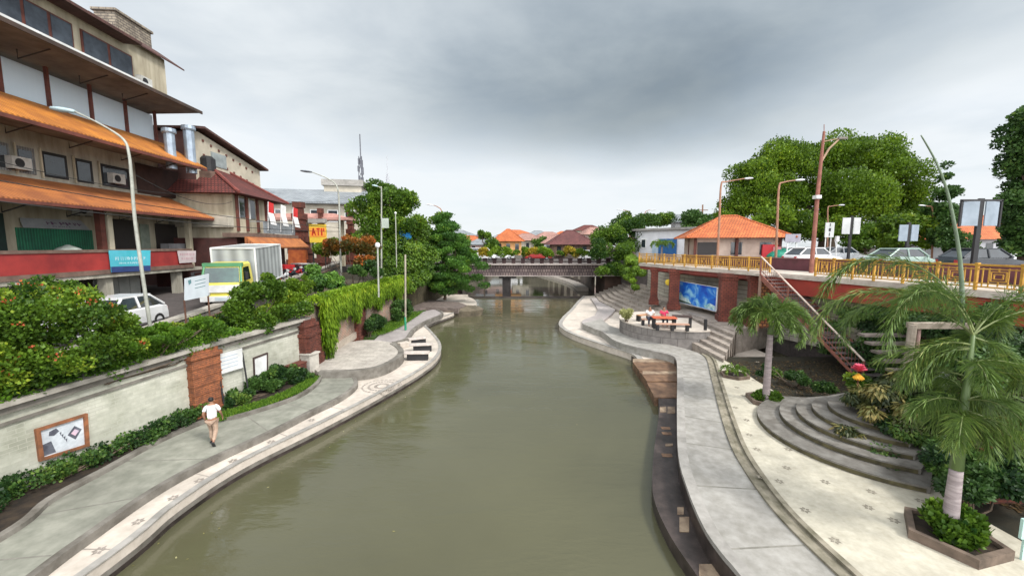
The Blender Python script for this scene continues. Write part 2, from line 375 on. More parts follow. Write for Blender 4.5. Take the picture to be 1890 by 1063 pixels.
# left bank
PB = RB + [Vector((-6, 54.4, 0)), Vector((-18, 54.4, 0)), Vector((-18, 3, 0))]
o = MB().prism(PB, -.5, .5).build('pale_promenade', pale); struct(o)
mb = MB(); ribbon(mb, RB[:-14], .0-.04, .15, .502, .53); o = mb.build('promenade_edge', conc); struct(o)
mb = MB(); ribbon(mb, RB[:-14], -.03, .02, -.3, .11); o = mb.build('wet_tide_line', dstone); struct(o)
mb = MB(); ribbon(mb, RB[:-14], -.015, .02, .112, .24); o = mb.build('tide_stain', conc_d); struct(o)
gL = spline([(-9.0, 4), G(62, 1063, .7), G(166, 986, .7), G(284, 905, .7), G(378, 853, .7), G(500, 797, .7), G(573, 760, .7), G(625, 735, .7), G(655, 714, .7), G(659, 702, .7), G(645, 690, .7), G(590, 684, .7)], 6)
kL = spline([(-11.6, 4), G(0, 1000, .7), G(100, 925, .7), G(200, 870, .7), G(300, 815, .7), G(390, 778, .7), G(440, 772, .7), G(540, 740, .7), G(580, 717, .7), G(593, 700, .7), G(590, 688, .7)], 6)
gp = gL + list(reversed(kL))
o = MB().prism(gp, .4, .7).build('riverside_path', greyl); struct(o)
mb = MB(); ribbon(mb, gL, -.02, .16, .45, .715); o = mb.build('path_kerb', conc_d); struct(o)
mb = MB(); ribbon(mb, kL, -.02, .17, .45, .82); o = mb.build('planting_kerb', conc_d); struct(o)
WL = [Vector((-13.75, 4, 0)), Vector((-13.07, 9.6, 0)), Vector((-12.06, 14.39, 0)), Vector((-10.45, 20.1, 0))]
o = MB().prism([p for p in kL]+list(reversed(WL)), .4, .76).build('planting_bed', soil); struct(o)
# patio and the far path
pat = spline([G(585, 684, 1.0), G(645, 684, 1.0), G(700, 676, 1.0), G(735, 658, 1.0), G(741, 645, 1.0), G(727, 633, 1.0), G(690, 627, 1.0), G(655, 629, 1.0), G(622, 640, 1.0), G(590, 660, 1.0)], 6, True)
paving = mat('patio_paving', (.52, .48, .43), (.40, .365, .32), 6, .8, .4, kind='brick', bw=(.6, .3, .012), c3=(.3, .27, .23))
o = MB().prism(pat, .4, .98).build('round_patio', paving); struct(o)
mb = MB(); ribbon(mb, spline([G(588, 686, 1.0), G(645, 685, 1.0), G(700, 677, 1.0), G(736, 659, 1.0), G(742, 645, 1.0), G(727, 633, 1.0)], 8), -.08, .24, .45, 1.02); o = mb.build('patio_kerb', conc_d); struct(o)
f1 = spline([G(727, 633, .75), G(752, 625, .75), G(766, 607, .75), G(790, 592, .75), G(812, 583, .75), G(818, 577, .75), G(808, 572, .75)], 6)
f2 = spline([G(690, 628, .75), G(718, 604, .75), G(745, 590, .75), G(775, 578, .75), G(786, 574, .75), G(800, 571, .75)], 6)
o = MB().prism(f1+list(reversed(f2)), .4, .75).build('far_path', mat('lilac_paving', (.38, .35, .34), (.28, .25, .245), 4, .8, .2)); struct(o)
mb = MB(); ribbon(mb, f1, -.02, .2, .45, .80); o = mb.build('far_path_kerb', conc_d); struct(o)
f3 = [G(786, 574, .7), G(775, 578, .7), G(745, 590, .7), G(718, 604, .7), G(690, 626, .7), Vector((-10.75, 27.5, 0)), Vector((-10.4, 37.6, 0))]
o = MB().prism(f3, .4, .82).build('lawn_bed', mat('mossy_turf', (.06, .12, .02), (.03, .06, .012), 5, .95, .5)); struct(o)
o = MB().prism([G(786, 572, .7), G(830, 571, .8), G(845, 572, .8), G(862, 566, .8), G(846, 560, .8), G(800, 556, .8), Vector((-18, 50, 0)), Vector((-18, 37, 0)), Vector((-10.6, 37, 0))], .4, .95).build('far_landing', mat('landing_stone', (.20, .16, .14), (.10, .08, .07), 3, .85, .3)); struct(o)
# upper ground left: terrace, road
TERR = offset(WL, .3) + [Vector((-11.05, 28, 0)), Vector((-10.6, 37.6, 0)), Vector((-9.5, 46, 0)), Vector((-9.0, 54, 0)), Vector((-21.5, 54, 0)), Vector((-21.3, 50, 0)), Vector((-16.1, 28, 0)), Vector((-14.4, 19.5, 0)), Vector((-14.8, 15.5, 0)), Vector((-15.3, 4, 0))]
tz = lambda p: 2.95 + max(0, min(1, (p[1]-18)/8))*.85
TT = [Vector((p.x, p.y, 0)) for p in TERR]
def tess(poly, z0, z1, name, m):
    """polygon cut in Y slices so that the top can follow a slope"""
    import bmesh
    bm = bmesh.new(); vs = [bm.verts.new((p.x, p.y, 0)) for p in poly]; f = bm.faces.new(vs); bm.normal_update()
    if f.normal.z < 0: f.normal_flip()
    for y in range(-20, 80, 2):
        bmesh.ops.bisect_plane(bm, geom=bm.verts[:]+bm.edges[:]+bm.faces[:], plane_co=(0, y, 0), plane_no=(0, 1, 0))
    bm.verts.index_update(); top = [[(v.co.x, v.co.y) for v in f.verts] for f in bm.faces]; bm.free(); mb = MB()
    for pl in top: mb.add([(x, y, z1((x, y))) for x, y in pl], [tuple(range(len(pl)))])
    n = len(poly)
    for i in range(n):
        a, b = poly[i], poly[(i+1) % n]; k = max(1, int(abs(a.y-b.y)/2)); 
        for q in range(k):
            p = a.lerp(b, q/k); r = a.lerp(b, (q+1)/k); mb.add([(p.x, p.y, z0), (r.x, r.y, z0), (r.x, r.y, z1(r)), (p.x, p.y, z1(p))], [(0, 1, 2, 3)])
    return mb.build(name, m)
o = tess(TT, .3, tz, 'terrace_soil', mat('terrace_soil', (.09, .075, .04), (.04, .035, .02), 3, .95, .6)); struct(o)
def rz(y):   # height of the left street
    k = [(-10, 3.0), (5, 3.1), (11.5, 3.25), (15.5, 3.45), (19.5, 3.95), (28, 4.35), (50, 4.85), (60, 4.9), (400, 4.9)]
    for (a, b), (c, d) in zip(k, k[1:]):
        if y <= c: return b+(d-b)*(y-a)/(c-a)
    return 4.9
PARA = [Vector((-15.3, 4, 0)), Vector((-15.1, 11.5, 0)), Vector((-14.8, 15.5, 0)), Vector((-14.4, 19.5, 0)), Vector((-16.1, 28, 0)), Vector((-18.3, 38, 0)), Vector((-21.3, 50, 0))]
o = tess([Vector((p.x, p.y, 0)) for p in PARA]+[Vector((-21.5, 54, 0)), Vector((-9, 54, 0)), Vector((-9, 66, 0)), Vector((-60, 66, 0)), Vector((-60, -12, 0)), Vector((-15.3, -12, 0))], -.3, lambda p: rz(p[1]), 'left_street', asph); struct(o)
o = MB().prism([(-9, 66), (-160, 66), (-160, 500), (-30, 500), (-9, 140)], -.3, 4.9).build('far_land', soil); o.name = 'far_street_left'; struct(o)
# right bank
RR = spline([(4.3, 3), (4.2, 6), G(1290, 1063, 0), G(1240, 990, 0), G(1211, 930, 0), G(1204, 890, 0), G(1207, 830, 0), G(1216, 760, 0), G(1212, 725, 0), G(1196, 697, 0), G(1180, 679, 0), G(1165, 665, 0), G(1115, 648, 0), G(1060, 628, 0), G(1037, 615, 0), G(1032, 605, 0), G(1040, 592, 0), G(1054, 578, 0), G(1066, 563, 0), G(1077, 552, 0)], 6)
# wide low ledge (dark, wet) then the pale promontory and path on top
iR = [i for i, p in enumerate(RR) if p.y > 22.2][0]
NR = spline([(4.1, 3), (4.0, 6), G(1290, 1063, .4), G(1240, 990, .4), G(1211, 930, .4), G(1204, 890, .4), G(1207, 830, .4), G(1216, 760, .4), G(1212, 725, .3), G(1196, 697, .2), G(1180, 679, .1), G(1165, 665, .05)], 6)
o = MB().prism(NR+[RR[iR], Vector((12, 22.4, 0)), Vector((12, 3, 0))], -.5, .36).build('wet_ledge', dstone); struct(o)
o = MB().prism(RR[iR:]+[Vector((16, 54.4, 0)), Vector((16, 21.6, 0)), Vector((9.0, 21.6, 0))], -.5, .42).build('pale_landing', pale); struct(o)
mb = MB(); ribbon(mb, RR[iR:], .04, -.30, .422, .45); o = mb.build('landing_edge', conc); struct(o)
# river steps running down from the landing
mb = MB(); mb.mi = 0
for k, (v0, v1, z) in enumerate([(668, 684, .46), (686, 703, .43), (706, 733, .40)]):
    a = G(1168+k*13, v0, z); b = G(1250, v0, z); c = G(1250, v1, z); d = G(1180+k*14, v1, z); mb.prism([a, b, c, d], -.3, z)
for k, (u, v) in enumerate([(1226, 790), (1228, 800), (1228, 840)]):
    p = G(u, v, .36); mb.sheet([(p.x-.12, p.y-.1), (p.x+.2, p.y-.12), (p.x+.24, p.y+.1), (p.x-.1, p.y+.12)], .366)
o = mb.build('river_steps', bstone); struct(o)
mb = MB()
for (u0, u1, v0, v1, z) in [(1168, 1250, 662, 668, .47), (1186, 1250, 684, 690, .44), (1218, 1230, 750, 760, .38), (1232, 1246, 750, 762, .38), (1228, 1242, 818, 822, .38), (1250, 1262, 935, 948, .38), (1254, 1272, 953, 980, .38), (1290, 1330, 1040, 1062, .38)]:
    mb.prism([G(u0, v0, z), G(u1, v0, z), G(u1, v1, z), G(u0, v1, z)], 0, z)
o = mb.build('pale_step_stones', mat('pale_stone', (.34, .26, .18), (.14, .095, .065), 3, .7, .3)); struct(o)
# grey path
pl_ = spline([(4.6, 3), (4.4, 6), G(1370, 1063, .9), G(1330, 1015, .9), G(1300, 970, .9), G(1272, 905, .9), G(1254, 840, .9), G(1251, 760, .9), G(1251, 690, .9), G(1249, 664, .9), G(1238, 655, .9), G(1204, 647, .9), G(1157, 636, .9), G(1131, 626, .9), G(1112, 612, .9), G(1096, 606, .9), G(1075, 597, .9)], 6)
pr_ = spline([(6.6, 3), (6.25, 6), G(1545, 1063, .9), G(1475, 995, .9), G(1420, 935, .9), G(1375, 872, .9), G(1347, 820, .9), G(1328, 760, .9), G(1313, 700, .9), G(1304, 664, .9), G(1290, 652, .9), G(1270, 645, .9), G(1244, 638, .9), G(1204, 629, .9), G(1157, 619, .9), G(1146, 608, .9), G(1125, 600, .9), G(1110, 588, .9)], 6)
o = MB().prism(pl_+list(reversed(pr_)), -.1, .9).build('curving_path', greyp); struct(o)
iq = [i for i, p in enumerate(pl_) if p.y > 21.9][0]
mb = MB(); ribbon(mb, pl_, .03, -.24, .8, .915); o = mb.build('path_edge', conc); struct(o)
mb = MB(); ribbon(mb, pl_[:iq+2], .022, -.1, .0, .798); o = mb.build('path_side', dstone); struct(o)
npath = [G(1075, 597, .9), G(1110, 588, .9), G(1128, 575, .9), G(1140, 562, .9), G(1120, 552, .9), G(1112, 545, .9), G(1090, 545, .9), G(1098, 556, .9), G(1104, 566, .9), G(1098, 576, .9), G(1075, 585, .9)]
o = MB().prism(npath, .3, .6).build('upper_path', mat('lilac_paving2', (.42, .385, .37), (.32, .29, .28), 4, .8, .2)); o.name = 'north_path'; struct(o)
ip = [i for i, p in enumerate(pr_) if p.y > 22.3][0]
band = pr_[:ip+3]
mb = MB(); ribbon(mb, band, .0, -.13, .5, .955); ribbon(mb, band, -.13, -.33, .5, .885); ribbon(mb, band, -.33, -.46, .5, .955); o = mb.build('drain_kerb', mat('mossy_kerb', (.30, .27, .21), (.13, .12, .08), 2.2, .9, .4)); struct(o)
PLZ = [p for p in offset(band, -.44)]
pz = PLZ+[Vector((11.6, 22.4, 0)), G(1345, 670, .9), G(1400, 706, .9), G(1480, 752, .9), Vector((11.0, 13.6, 0)), Vector((12.0, 12.2, 0)), Vector((11.6, 9.6, 0)), G(1740, 920, .9), G(1890, 1003, .9), Vector((10.6, 5.5, 0)), Vector((11, 3, 0))]
plaza_m = mat('pebble_plaza', (.53, .50, .41), (.41, .38, .30), 7, .8, .25, lo=.3, hi=.7)
mb = MB(); mb.prism(pz, .2, .93)
mb.mi = 1
for (u, v) in [(1398, 668), (1392, 702), (1405, 742), (1372, 730), (1357, 752), (1378, 775), (1383, 802), (1397, 829), (1455, 829), (1452, 863), (1438, 888), (1523, 889), (1608, 907), (1603, 936), (1486, 941), (1541, 997), (1699, 924), (1728, 934), (1560, 850), (1360, 715), (1405, 880), (1650, 960)]:
    c = G(u, v, .93)
    for k in range(6):
        a = k*math.pi/3+.3; d = Vector((math.cos(a), math.sin(a), 0))*.085; n = Vector((-d.y, d.x, 0))*.42
        q = c+Vector((0, 0, .0042)); mb.add([q+d*.25, q+d*.8+n, q+d*1.5, q+d*.8-n], [(0, 3, 2, 1)])
o = mb.build('pebble_plaza', [plaza_m, mat('dark_pebbles', (.29, .26, .21), (.2, .18, .14), 9, .7, .2)]); struct(o)
# pebble flowers on the left promenade
mb = MB()
for (u, v) in [(183, 1015), (255, 962), (320, 918), (368, 886), (430, 850), (500, 815), (575, 775)]:
    c = G(u, v, .506)
    for k in range(6):
        a = k*math.pi/3+.3; d = Vector((math.cos(a), math.sin(a), 0))*.10; n = Vector((-d.y, d.x, 0))*.42
        mb.add([c+d*.25, c+d*.8+n, c+d*1.5, c+d*.8-n], [(0, 3, 2, 1)])
c = G(705, 712, .506)
for r0, r1 in ((.22, .36), (.55, .66), (.85, .93)):
    for k in range(28):
        a, b = k*math.tau/28, (k+.7)*math.tau/28; f = lambda r, t: (c.x+r*math.cos(t), c.y+r*math.sin(t), c.z); mb.add([f(r0, a), f(r1, a), f(r1, b), f(r0, b)], [(0, 1, 2, 3)])
o = mb.build('pebble_inlay', mat('grey_pebbles', (.33, .29, .26), (.24, .21, .18), 9, .8, .2)); struct(o)
# planting ground right
o = MB().prism([Vector((11.6, 22.4, 0)), G(1345, 670, .9), G(1400, 706, .9), G(1480, 752, .9), Vector((11.0, 13.6, 0)), Vector((12.0, 12.2, 0)), Vector((11.6, 9.6, 0)), G(1740, 920, .9), G(1890, 1003, .9), Vector((10.6, 5.5, 0)), Vector((11, 3, 0)), Vector((24, 3, 0)), Vector((24, 22.4, 0))], .1, .85).build('shaded_planting_ground', mat('leaf_litter', (.028, .022, .010), (.010, .011, .005), 2.6, .95, .9)); struct(o)
# round steps
CS = Vector((12.35, 12.6, 0)); 
mb = MB()
for k, (r, z) in enumerate([(3.75, 1.10), (3.05, 1.27), (2.55, 1.44), (2.1, 1.61), (1.65, 1.78)]):
    pts = [(CS.x+r*1.0*math.cos(t), CS.y+r*.92*math.sin(t)) for t in np.linspace(math.radians(112), math.radians(242), 30)]
    mb.prism(pts+[(CS.x+.3+k*.05, CS.y-1.2), (CS.x+2.2+k*.05, CS.y+1.2), (CS.x+1.4+k*.05, CS.y+2.6)], z-.16 if k else .5, z)
o = mb.build('round_steps', mat('step_stone', (.22, .21, .19), (.11, .10, .085), 2.4, .85, .35)); struct(o)
mb = MB()
for k, (r, z) in enumerate([(3.75, 1.10), (3.05, 1.27), (2.55, 1.44), (2.1, 1.61), (1.65, 1.78)]):
    a = [(CS.x+(r+.004)*math.cos(t), CS.y+(r+.004)*.92*math.sin(t)) for t in np.linspace(math.radians(114), math.radians(241), 30)]
    for p, q in zip(a, a[1:]): mb.add([(p[0], p[1], z-.155), (q[0], q[1], z-.155), (q[0], q[1], z-.045), (p[0], p[1], z-.045)], [(0, 1, 2, 3)])
o = mb.build('step_risers', mat('mossy_riser', (.12, .105, .05), (.04, .035, .02), 3, .95, .4)); struct(o)
# seating steps between the round platform and the deck columns
mb = MB()
for k in range(6):
    z = .93+.19*(k+1) if k < 5 else 1.92; x = 11.35+k*.48; mb.prism([(x, 21.0+k*.62), (13.6+.1*k, 24.3+k*.1), (17.2, 26.6+k*.02), (17.2, 36.5), (x, 36.5)], .3+k*.01, z)
for k in range(9):
    z = .7+.24*k; x0 = 10.7+k*.62
    mb.prism([(x0+.3, 36.52), (18, 36.52), (18, 54.2-k*.03), (x0+.5, 54.2-k*.03), (x0-.4, 47), (x0, 41)], .3+k*.01, z)
o = mb.build('seating_steps', mat('seat_stone', (.40, .35, .30), (.22, .19, .165), 2.0, .85, .35)); struct(o)
# round platform
PC = Vector((11.6, 28.5, 0))
circ = lambda r, a0, a1, n=40: [(PC.x+r*math.cos(t), PC.y+r*1.02*math.sin(t)) for t in np.linspace(math.radians(a0), math.radians(a1), n)]
o = MB().prism(circ(3.7, 62, 284), .5, 1.78).build('round_platform', mat('platform_stone', (.27, .25, .235), (.19, .175, .165), 3, .85, .4, kind='block', bw=(.7, 1.3, .02), c3=(.12, .11, .1))); struct(o)
mb = MB(); 
mb.prism(circ(3.74, 62, 284)+[(12.6, 25.2)], 1.782, 1.86); o = mb.build('platform_top', pale); struct(o)
# right upper land
DECK = [Vector((19.4, 3, 0)), Vector((18.6, 8, 0)), Vector((17.9, 14, 0)), Vector((17.2, 19, 0)), Vector((16.1, 25, 0)), Vector((14, 30.5, 0)), Vector((12.4, 37, 0)), Vector((12.2, 38.5, 0))]
BACK = [Vector((23, -10, 0)), Vector((22.5, 8, 0)), Vector((21.5, 14, 0)), Vector((20.2, 22, 0)), Vector((18.6, 25.5, 0)), Vector((16.6, 31, 0)), Vector((15.0, 38.5, 0)), Vector((15.6, 45, 0)), Vector((15, 54, 0))]
o = MB().prism(BACK+[Vector((15, 66, 0)), Vector((120, 66, 0)), Vector((120, -10, 0))], -.3, 5.5).build('right_street', asph); struct(o)
o = MB().prism([(15, 66), (22, 90), (44, 160), (60, 500), (300, 500), (300, 66)], -.3, 5.3).build('far_street_right', soil); struct(o)

def joints(a, b, step, z, name, m, w=.022):
    mb = MB(); acc = 0; nxt = step
    for p, q in zip(a, a[1:]):
        p = Vector((p[0], p[1], 0)); q = Vector((q[0], q[1], 0)); L = (q-p).length
        while acc+L > nxt:
            c = p.lerp(q, (nxt-acc)/max(L, 1e-6)); best = min((Vector((r[0], r[1], 0)) for r in b), key=lambda r: (r-c).length); t = (q-p).normalized()*w; e = (best-c).normalized(); c2 = c+e*.2; b2 = best+e*.02
            if (b2-c2).length > .3: mb.add([(c2.x-t.x, c2.y-t.y, z), (c2.x+t.x, c2.y+t.y, z), (b2.x+t.x, b2.y+t.y, z), (b2.x-t.x, b2.y-t.y, z)], [(0, 1, 2, 3)])
            nxt += step*random.uniform(.93, 1.07)
        acc += L
    struct(mb.build(name, m))
jm = mat('joint_dirt', (.25, .24, .21), (.17, .165, .14), 5, .9)
joints(pl_[:iq], pr_, 2.4, .905, 'path_joints', jm); joints(gL[:-8], kL, 2.0, .705, 'path_joints', jm); joints(RB[:-30], gL, 2.6, .505, 'promenade_joints', mat('pale_joint', (.36, .32, .28), (.28, .25, .22), 5, .9), .016)
# floating leaves near the banks
pts = []
for k in range(70):
    a = random.choice(RB[:-20]); pts.append((a[0]+abs(random.gauss(0, .9))+.1, a[1]+random.gauss(0, .6), .006))
for k in range(14): pts.append((random.uniform(-4, 4), random.uniform(9, 40), .006))
n = len(pts); d = unit(RNG.normal(size=(n, 3))*np.array([1, 1, .02])); o = leafmesh('floating_leaves', np.array(pts), d, unit(np.cross(d, np.array([0, 0, 1.0]))), RNG.uniform(.04, .09, n), .02, RNG.uniform(0, 1, n), leafmat('floating', (.05, .05, .02), (.22, .2, .07), (.4, .38, .2), 0)); tag(o, 'small leaves floating on the river near the left bank', 'leaves', kind='stuff')
# ================================================================ LEFT BANK: walls and buildings
def hit(u, v, a, b):
    """pixel -> point on the vertical plane through plan points a, b"""
    r = Vector(ray(u, v)); a = Vector((a[0], a[1], 0)); b = Vector((b[0], b[1], 0)); d = b-a; n = Vector((d.y, -d.x, 0))
    t = n.dot(a)/n.dot(r); p = r*t; p.z += EYE; return p
def slab(mb, pts, n, t):
    """planar outline extruded by t along n (n points outwards)"""
    pts = [Vector(p) for p in pts]; n = Vector(n).normalized(); nn = Vector((0, 0, 0))
    for i in range(len(pts)): nn += pts[i].cross(pts[(i+1) % len(pts)])
    if nn.dot(n) < 0: pts = pts[::-1]
    k = len(pts); mb.add([p for p in pts]+[p+n*t for p in pts], [tuple(range(k-1, -1, -1)), tuple(range(k, 2*k))]+[(i, (i+1) % k, k+(i+1) % k, k+i) for i in range(k)])
class Frame:
    """s along the facade, o outwards from it, z up"""
    def __init__(f, a, b):
        f.a = Vector((a[0], a[1], 0)); f.b = Vector((b[0], b[1], 0)); f.d = (f.b-f.a).normalized(); f.n = Vector((f.d.y, -f.d.x, 0)); f.ang = math.atan2(f.d.y, f.d.x)
    def P(f, s, o, z): q = f.a+f.d*s+f.n*o; return Vector((q.x, q.y, z))
    def box(f, mb, s0, s1, o0, o1, z0, z1): return mb.add([f.P(s, o, z) for s, o, z in ((s0,o0,z0),(s1,o0,z0),(s1,o1,z0),(s0,o1,z0),(s0,o0,z1),(s1,o0,z1),(s1,o1,z1),(s0,o1,z1))], [(0,1,2,3),(7,6,5,4),(4,5,1,0),(5,6,2,1),(6,7,3,2),(7,4,0,3)])
    def px(f, u, v, o=0):
        p = hit(u, v, f.P(0, o, 0), f.P(1, o, 0)); return (Vector((p.x, p.y, 0))-f.a).dot(f.d), p.z
    def prof(f, mb, s0, s1, pts):
        """extrude a section given as (o, z) points from s0 to s1"""
        k = len(pts); mb.add([f.P(s0, o, z) for o, z in pts]+[f.P(s1, o, z) for o, z in pts], [tuple(range(k)), tuple(range(2*k-1, k-1, -1))]+[(i+k, (i+1) % k+k, (i+1) % k, i) for i in range(k)])
A, B_, Cc = WL[0], WL[1], WL[2]; Dd = WL[3]
wt = lambda p: 3.13+(p.y-9.9)*.032 if p.y < 30 else 0
bev = 0
wl = offset(WL, .18); tops = [wt(p) for p in wl]
W1 = empty('retaining_wall', (-13.1, 9.6, .7), 'long pale painted brick retaining wall with a stone coping along the left riverside path', 'wall')
MB().wall(wl, .36, .3, [t-.12 for t in tops]).build('wall_face', pbrick, W1)
cm = mat('coping_stone', (.42, .395, .35), (.27, .25, .215), 2, .85, .3)
mb = MB(); mb.wall(offset(WL, .12), .78, [t-.0 for t in tops], [t+.13 for t in tops]); mb.build('coping', cm, W1)
mb = MB(); mb.wall(offset(WL, .14), .56, [t-.2 for t in tops], [t-.003 for t in tops]); mb.wall(offset(WL, .14), .40, [t-.52 for t in tops], [t-.44 for t in tops]); mb.build('moulding', conc_d, W1)
def pillar(seg, u0, u1, z0, z1, m, label, proj=.28, group=None, cap=True):
    f = Frame(*seg); s0, _ = f.px(u0, 700); s1, _ = f.px(u1, 700); c = f.P((s0+s1)/2, 0, z0)
    t = empty('brick_pillar', c, label, 'pillar', group); mb = MB()
    f.box(mb, s0, s1, -.3, proj, z0, z1-.35); f.box(mb, s0-.06, s1+.06, -.31, proj+.07, z1-.35, z1-.2); f.box(mb, s0+.04, s1-.04, -.29, proj-.03, z1-.2, z1-.02)
    f.box(mb, s0-.08, s1+.08, -.32, proj+.09, z0, z0+.25)
    for k in range(1, 6): f.box(mb, s0-.02, s1+.02, -.3, proj+.025, z0+.25+k*(z1-z0-.6)/6-.03, z0+.25+k*(z1-z0-.6)/6+.03)
    mb.build('shaft', m, t); return t
pillar((Cc, Dd), 346, 400, .7, 3.32, brick_o, 'orange brick pillar on the pale retaining wall, beside the white notice board')
pillar((Cc, Dd), 556, 580, .7, 3.5, brick_r, 'dark brick pillar ending the pale retaining wall before the vine curtain', .35)
def framed(name, seg, q, fm, pm, label, cat, inset=.16, depth=.09, deco=None):
    f = Frame(*seg); pts = [hit(u, v, *seg) for u, v in q]; t = empty(name, pts[3], label, cat)
    c = sum(pts, Vector())/4; inn = [p.lerp(c, inset) for p in pts]; mb = MB()
    for i in range(4): slab(mb, [pts[i], pts[(i+1) % 4], inn[(i+1) % 4], inn[i]], f.n, depth)
    mb.build('frame', fm, t)
    mb = MB(); slab(mb, [p+f.n*.002 for p in inn], f.n, .03); mb.build('panel', pm, t)
    if deco: deco(t, f, [p+f.n*.036 for p in inn])
    return t
bil = lambda q, x, y: q[0].lerp(q[1], x).lerp(q[3].lerp(q[2], x), y)
def flat(mb, q, pts, n, lift=0):
    P = [bil(q, x, y)+n*lift for x, y in pts]; nn = Vector((0, 0, 0))
    for i in range(len(P)): nn += P[i].cross(P[(i+1) % len(P)])
    if nn.dot(n) < 0: P = P[::-1]
    mb.add(P, [tuple(range(len(P)))])
def deco1(t, f, q):
    mb = MB(); flat(mb, q, [(.78, .22), (.95, .42), (.78, .72), (.6, .48)], f.n); flat(mb, q, [(.02, .55), (.22, .5), (.3, .95), (.03, .97)], f.n); flat(mb, q, [(.2, .15), (.36, .1), (.42, .24), (.3, .34), (.18, .3)], f.n)
    for k in range(4): flat(mb, q, [(.42+.04*k, .3+.1*k), (.47+.04*k, .28+.1*k), (.45+.04*k, .42+.1*k)], f.n)
    mb.build('printed_figure', mat('ink_grey', (.12, .13, .16), (.05, .05, .07), 5, .7), t)
    mb = MB(); flat(mb, q, [(.78, .34), (.88, .44), (.78, .58), (.68, .46)], f.n, .004); mb.build('printed_highlight', mat('ink_pink', (.6, .42, .5), (.45, .4, .5), 6, .7), t)
framed('framed_poster', (A, B_) if 0 else (B_, Cc), [(62, 792), (158, 762), (162, 822), (70, 851)], mat('rusty_frame', (.30, .11, .045), (.13, .06, .03), 4, .8, .4), mat('torn_paper', (.58, .62, .66), (.42, .46, .50), 5, .8), 'torn white poster in a rusty brown frame on the retaining wall', 'poster', deco=deco1)
framed('small_picture_frame', (Cc, Dd), [(466, 660), (493, 650), (493, 690), (468, 700)], mat('dark_wood', (.07, .04, .035), (.03, .02, .018), 4, .7), white, 'small white picture in a dark wooden frame above the shrub on the retaining wall', 'picture', .14, .06)
# leaning notice board
f = Frame(Cc, Dd); q = [hit(u, v, f.P(0, .12, 0), f.P(1, .12, 0)) for u, v in [(399, 655), (446, 642), (448, 678), (402, 692)]]
t = empty('notice_board', (q[3].x, q[3].y, .8), 'white notice board on two leaning black poles against the retaining wall', 'board')
mb = MB(); slab(mb, q, f.n, .03); mb.build('board', white, t)
mb = MB()
for k in range(4): flat(mb, [p+f.n*.033 for p in q], [(.12, .2+.18*k), (.8, .2+.18*k), (.8, .235+.18*k), (.12, .235+.18*k)], f.n)
mb.build('printed_lines', mat('faded_blue_ink', (.42, .52, .62), (.36, .45, .55), 6, .8), t)
for a, b in (((396, 645), (413, 742)), ((447, 650), (457, 712))):
    p, r = hit(*a, f.P(0, .1, 0), f.P(1, .1, 0)), hit(*b, f.P(0, .35, 0), f.P(1, .35, 0)); MB().tube([p, r, (r.x, r.y, .78)], .035).build('pole', dark, t)
f = Frame(Cc, Dd); s0, _ = f.px(553, 660); s1, _ = f.px(571, 660)
o = MB(); f.box(o, s0, s1, .02, .6, .75, 1.75); f.box(o, s0-.05, s1+.05, .0, .66, 1.75, 1.83); o = o.build('stone_plinth', mat('pale_plinth', (.5, .47, .42), (.36, .34, .3), 3, .85, .3), bevel=.015); tag(o, 'small pale stone block at the end of the retaining wall by the dark brick pillar', 'block')
o = MB(); f.box(o, s0-1.0, s0-.1, .02, .5, .75, 1.45); f.box(o, s0-1.03, s0-.07, .02, .53, 1.45, 1.5); o = o.build('brick_block', brick_r, bevel=.01); tag(o, 'low dark brick block behind the shrub, left of the pale stone block', 'block')
# second wall with the vines
W2a, W2b, W2c = Vector((-10.45, 20.75, 0)), Vector((-10.75, 28, 0)), Vector((-10.25, 37.6, 0))
W2 = empty('vine_wall', W2a+Vector((0, 0, .7)), 'faded pink and cream brick wall under the hanging green vines behind the round patio', 'wall')
w2l = offset([W2a, W2b, W2c], .2)
MB().wall(w2l, .4, .3, [4.1, 4.0, 3.9]).build('wall_face', mat('faded_pink_brick', (.46, .30, .23), (.36, .30, .24), 1.8, .9, .6, kind='brick', bw=(.3, .1, .009), c3=(.22, .16, .12), lo=.42, hi=.58), W2)
MB().wall(offset([W2a, W2b], .12), .5, .9, 1.35).build('plinth', mat('cream_plinth', (.5, .44, .36), (.36, .3, .25), 2.5, .85, .4), W2)
MB().wall(offset([W2a, W2b, W2c], .15), .7, [4.1, 4.0, 3.9], [4.25, 4.15, 4.05]).build('coping', cm, W2)
pillar((W2a, W2b), 563, 590, .7, 3.0, brick_r, 'reddish brick pier at the near corner of the vine wall', .32)
pillar((W2a, W2b), 658, 672, .7, 3.4, brick_r, 'dark brick pier on the vine wall at the back of the round patio', .3)
o = MB().box((-10.35, 26.0, 3.55), (.35, .35, 1.0)).box((-10.35, 26.0, 4.1), (.45, .45, .12)).build('stone_lantern_post', cm, bevel=.02); tag(o, 'short pale stone post rising from the hanging vines', 'post')
# road parapet
pp = [Vector((p.x, p.y, 0)) for p in PARA]; PW = empty('road_parapet', (-14.8, 15.5, 3.0), 'low grey concrete parapet along the sloping street above the planted terrace', 'parapet')
pz_ = [rz(p.y) for p in pp]
pp2 = []; 
for a, b in zip(pp, pp[1:]): pp2 += [a.lerp(b, k/4) for k in range(4)]
pp2.append(pp[-1]); pz_ = [rz(p.y) for p in pp2]
MB().wall(pp2, .28, [z-1.6 for z in pz_], [z+.28 for z in pz_]).build('parapet_wall', conc_d, PW)
MB().wall(pp2, .44, [z+.285 for z in pz_], [z+.42 for z in pz_]).build('coping', cm, PW)
mb = MB(); mb.tube([Vector((p.x+.28, p.y, z+.02)) for p, z in zip(pp2[8:], pz_[8:])], .05, 6); mb.build('pipe', mat('rusty_pipe', (.2, .12, .08), (.1, .06, .04), 5, .8), PW)
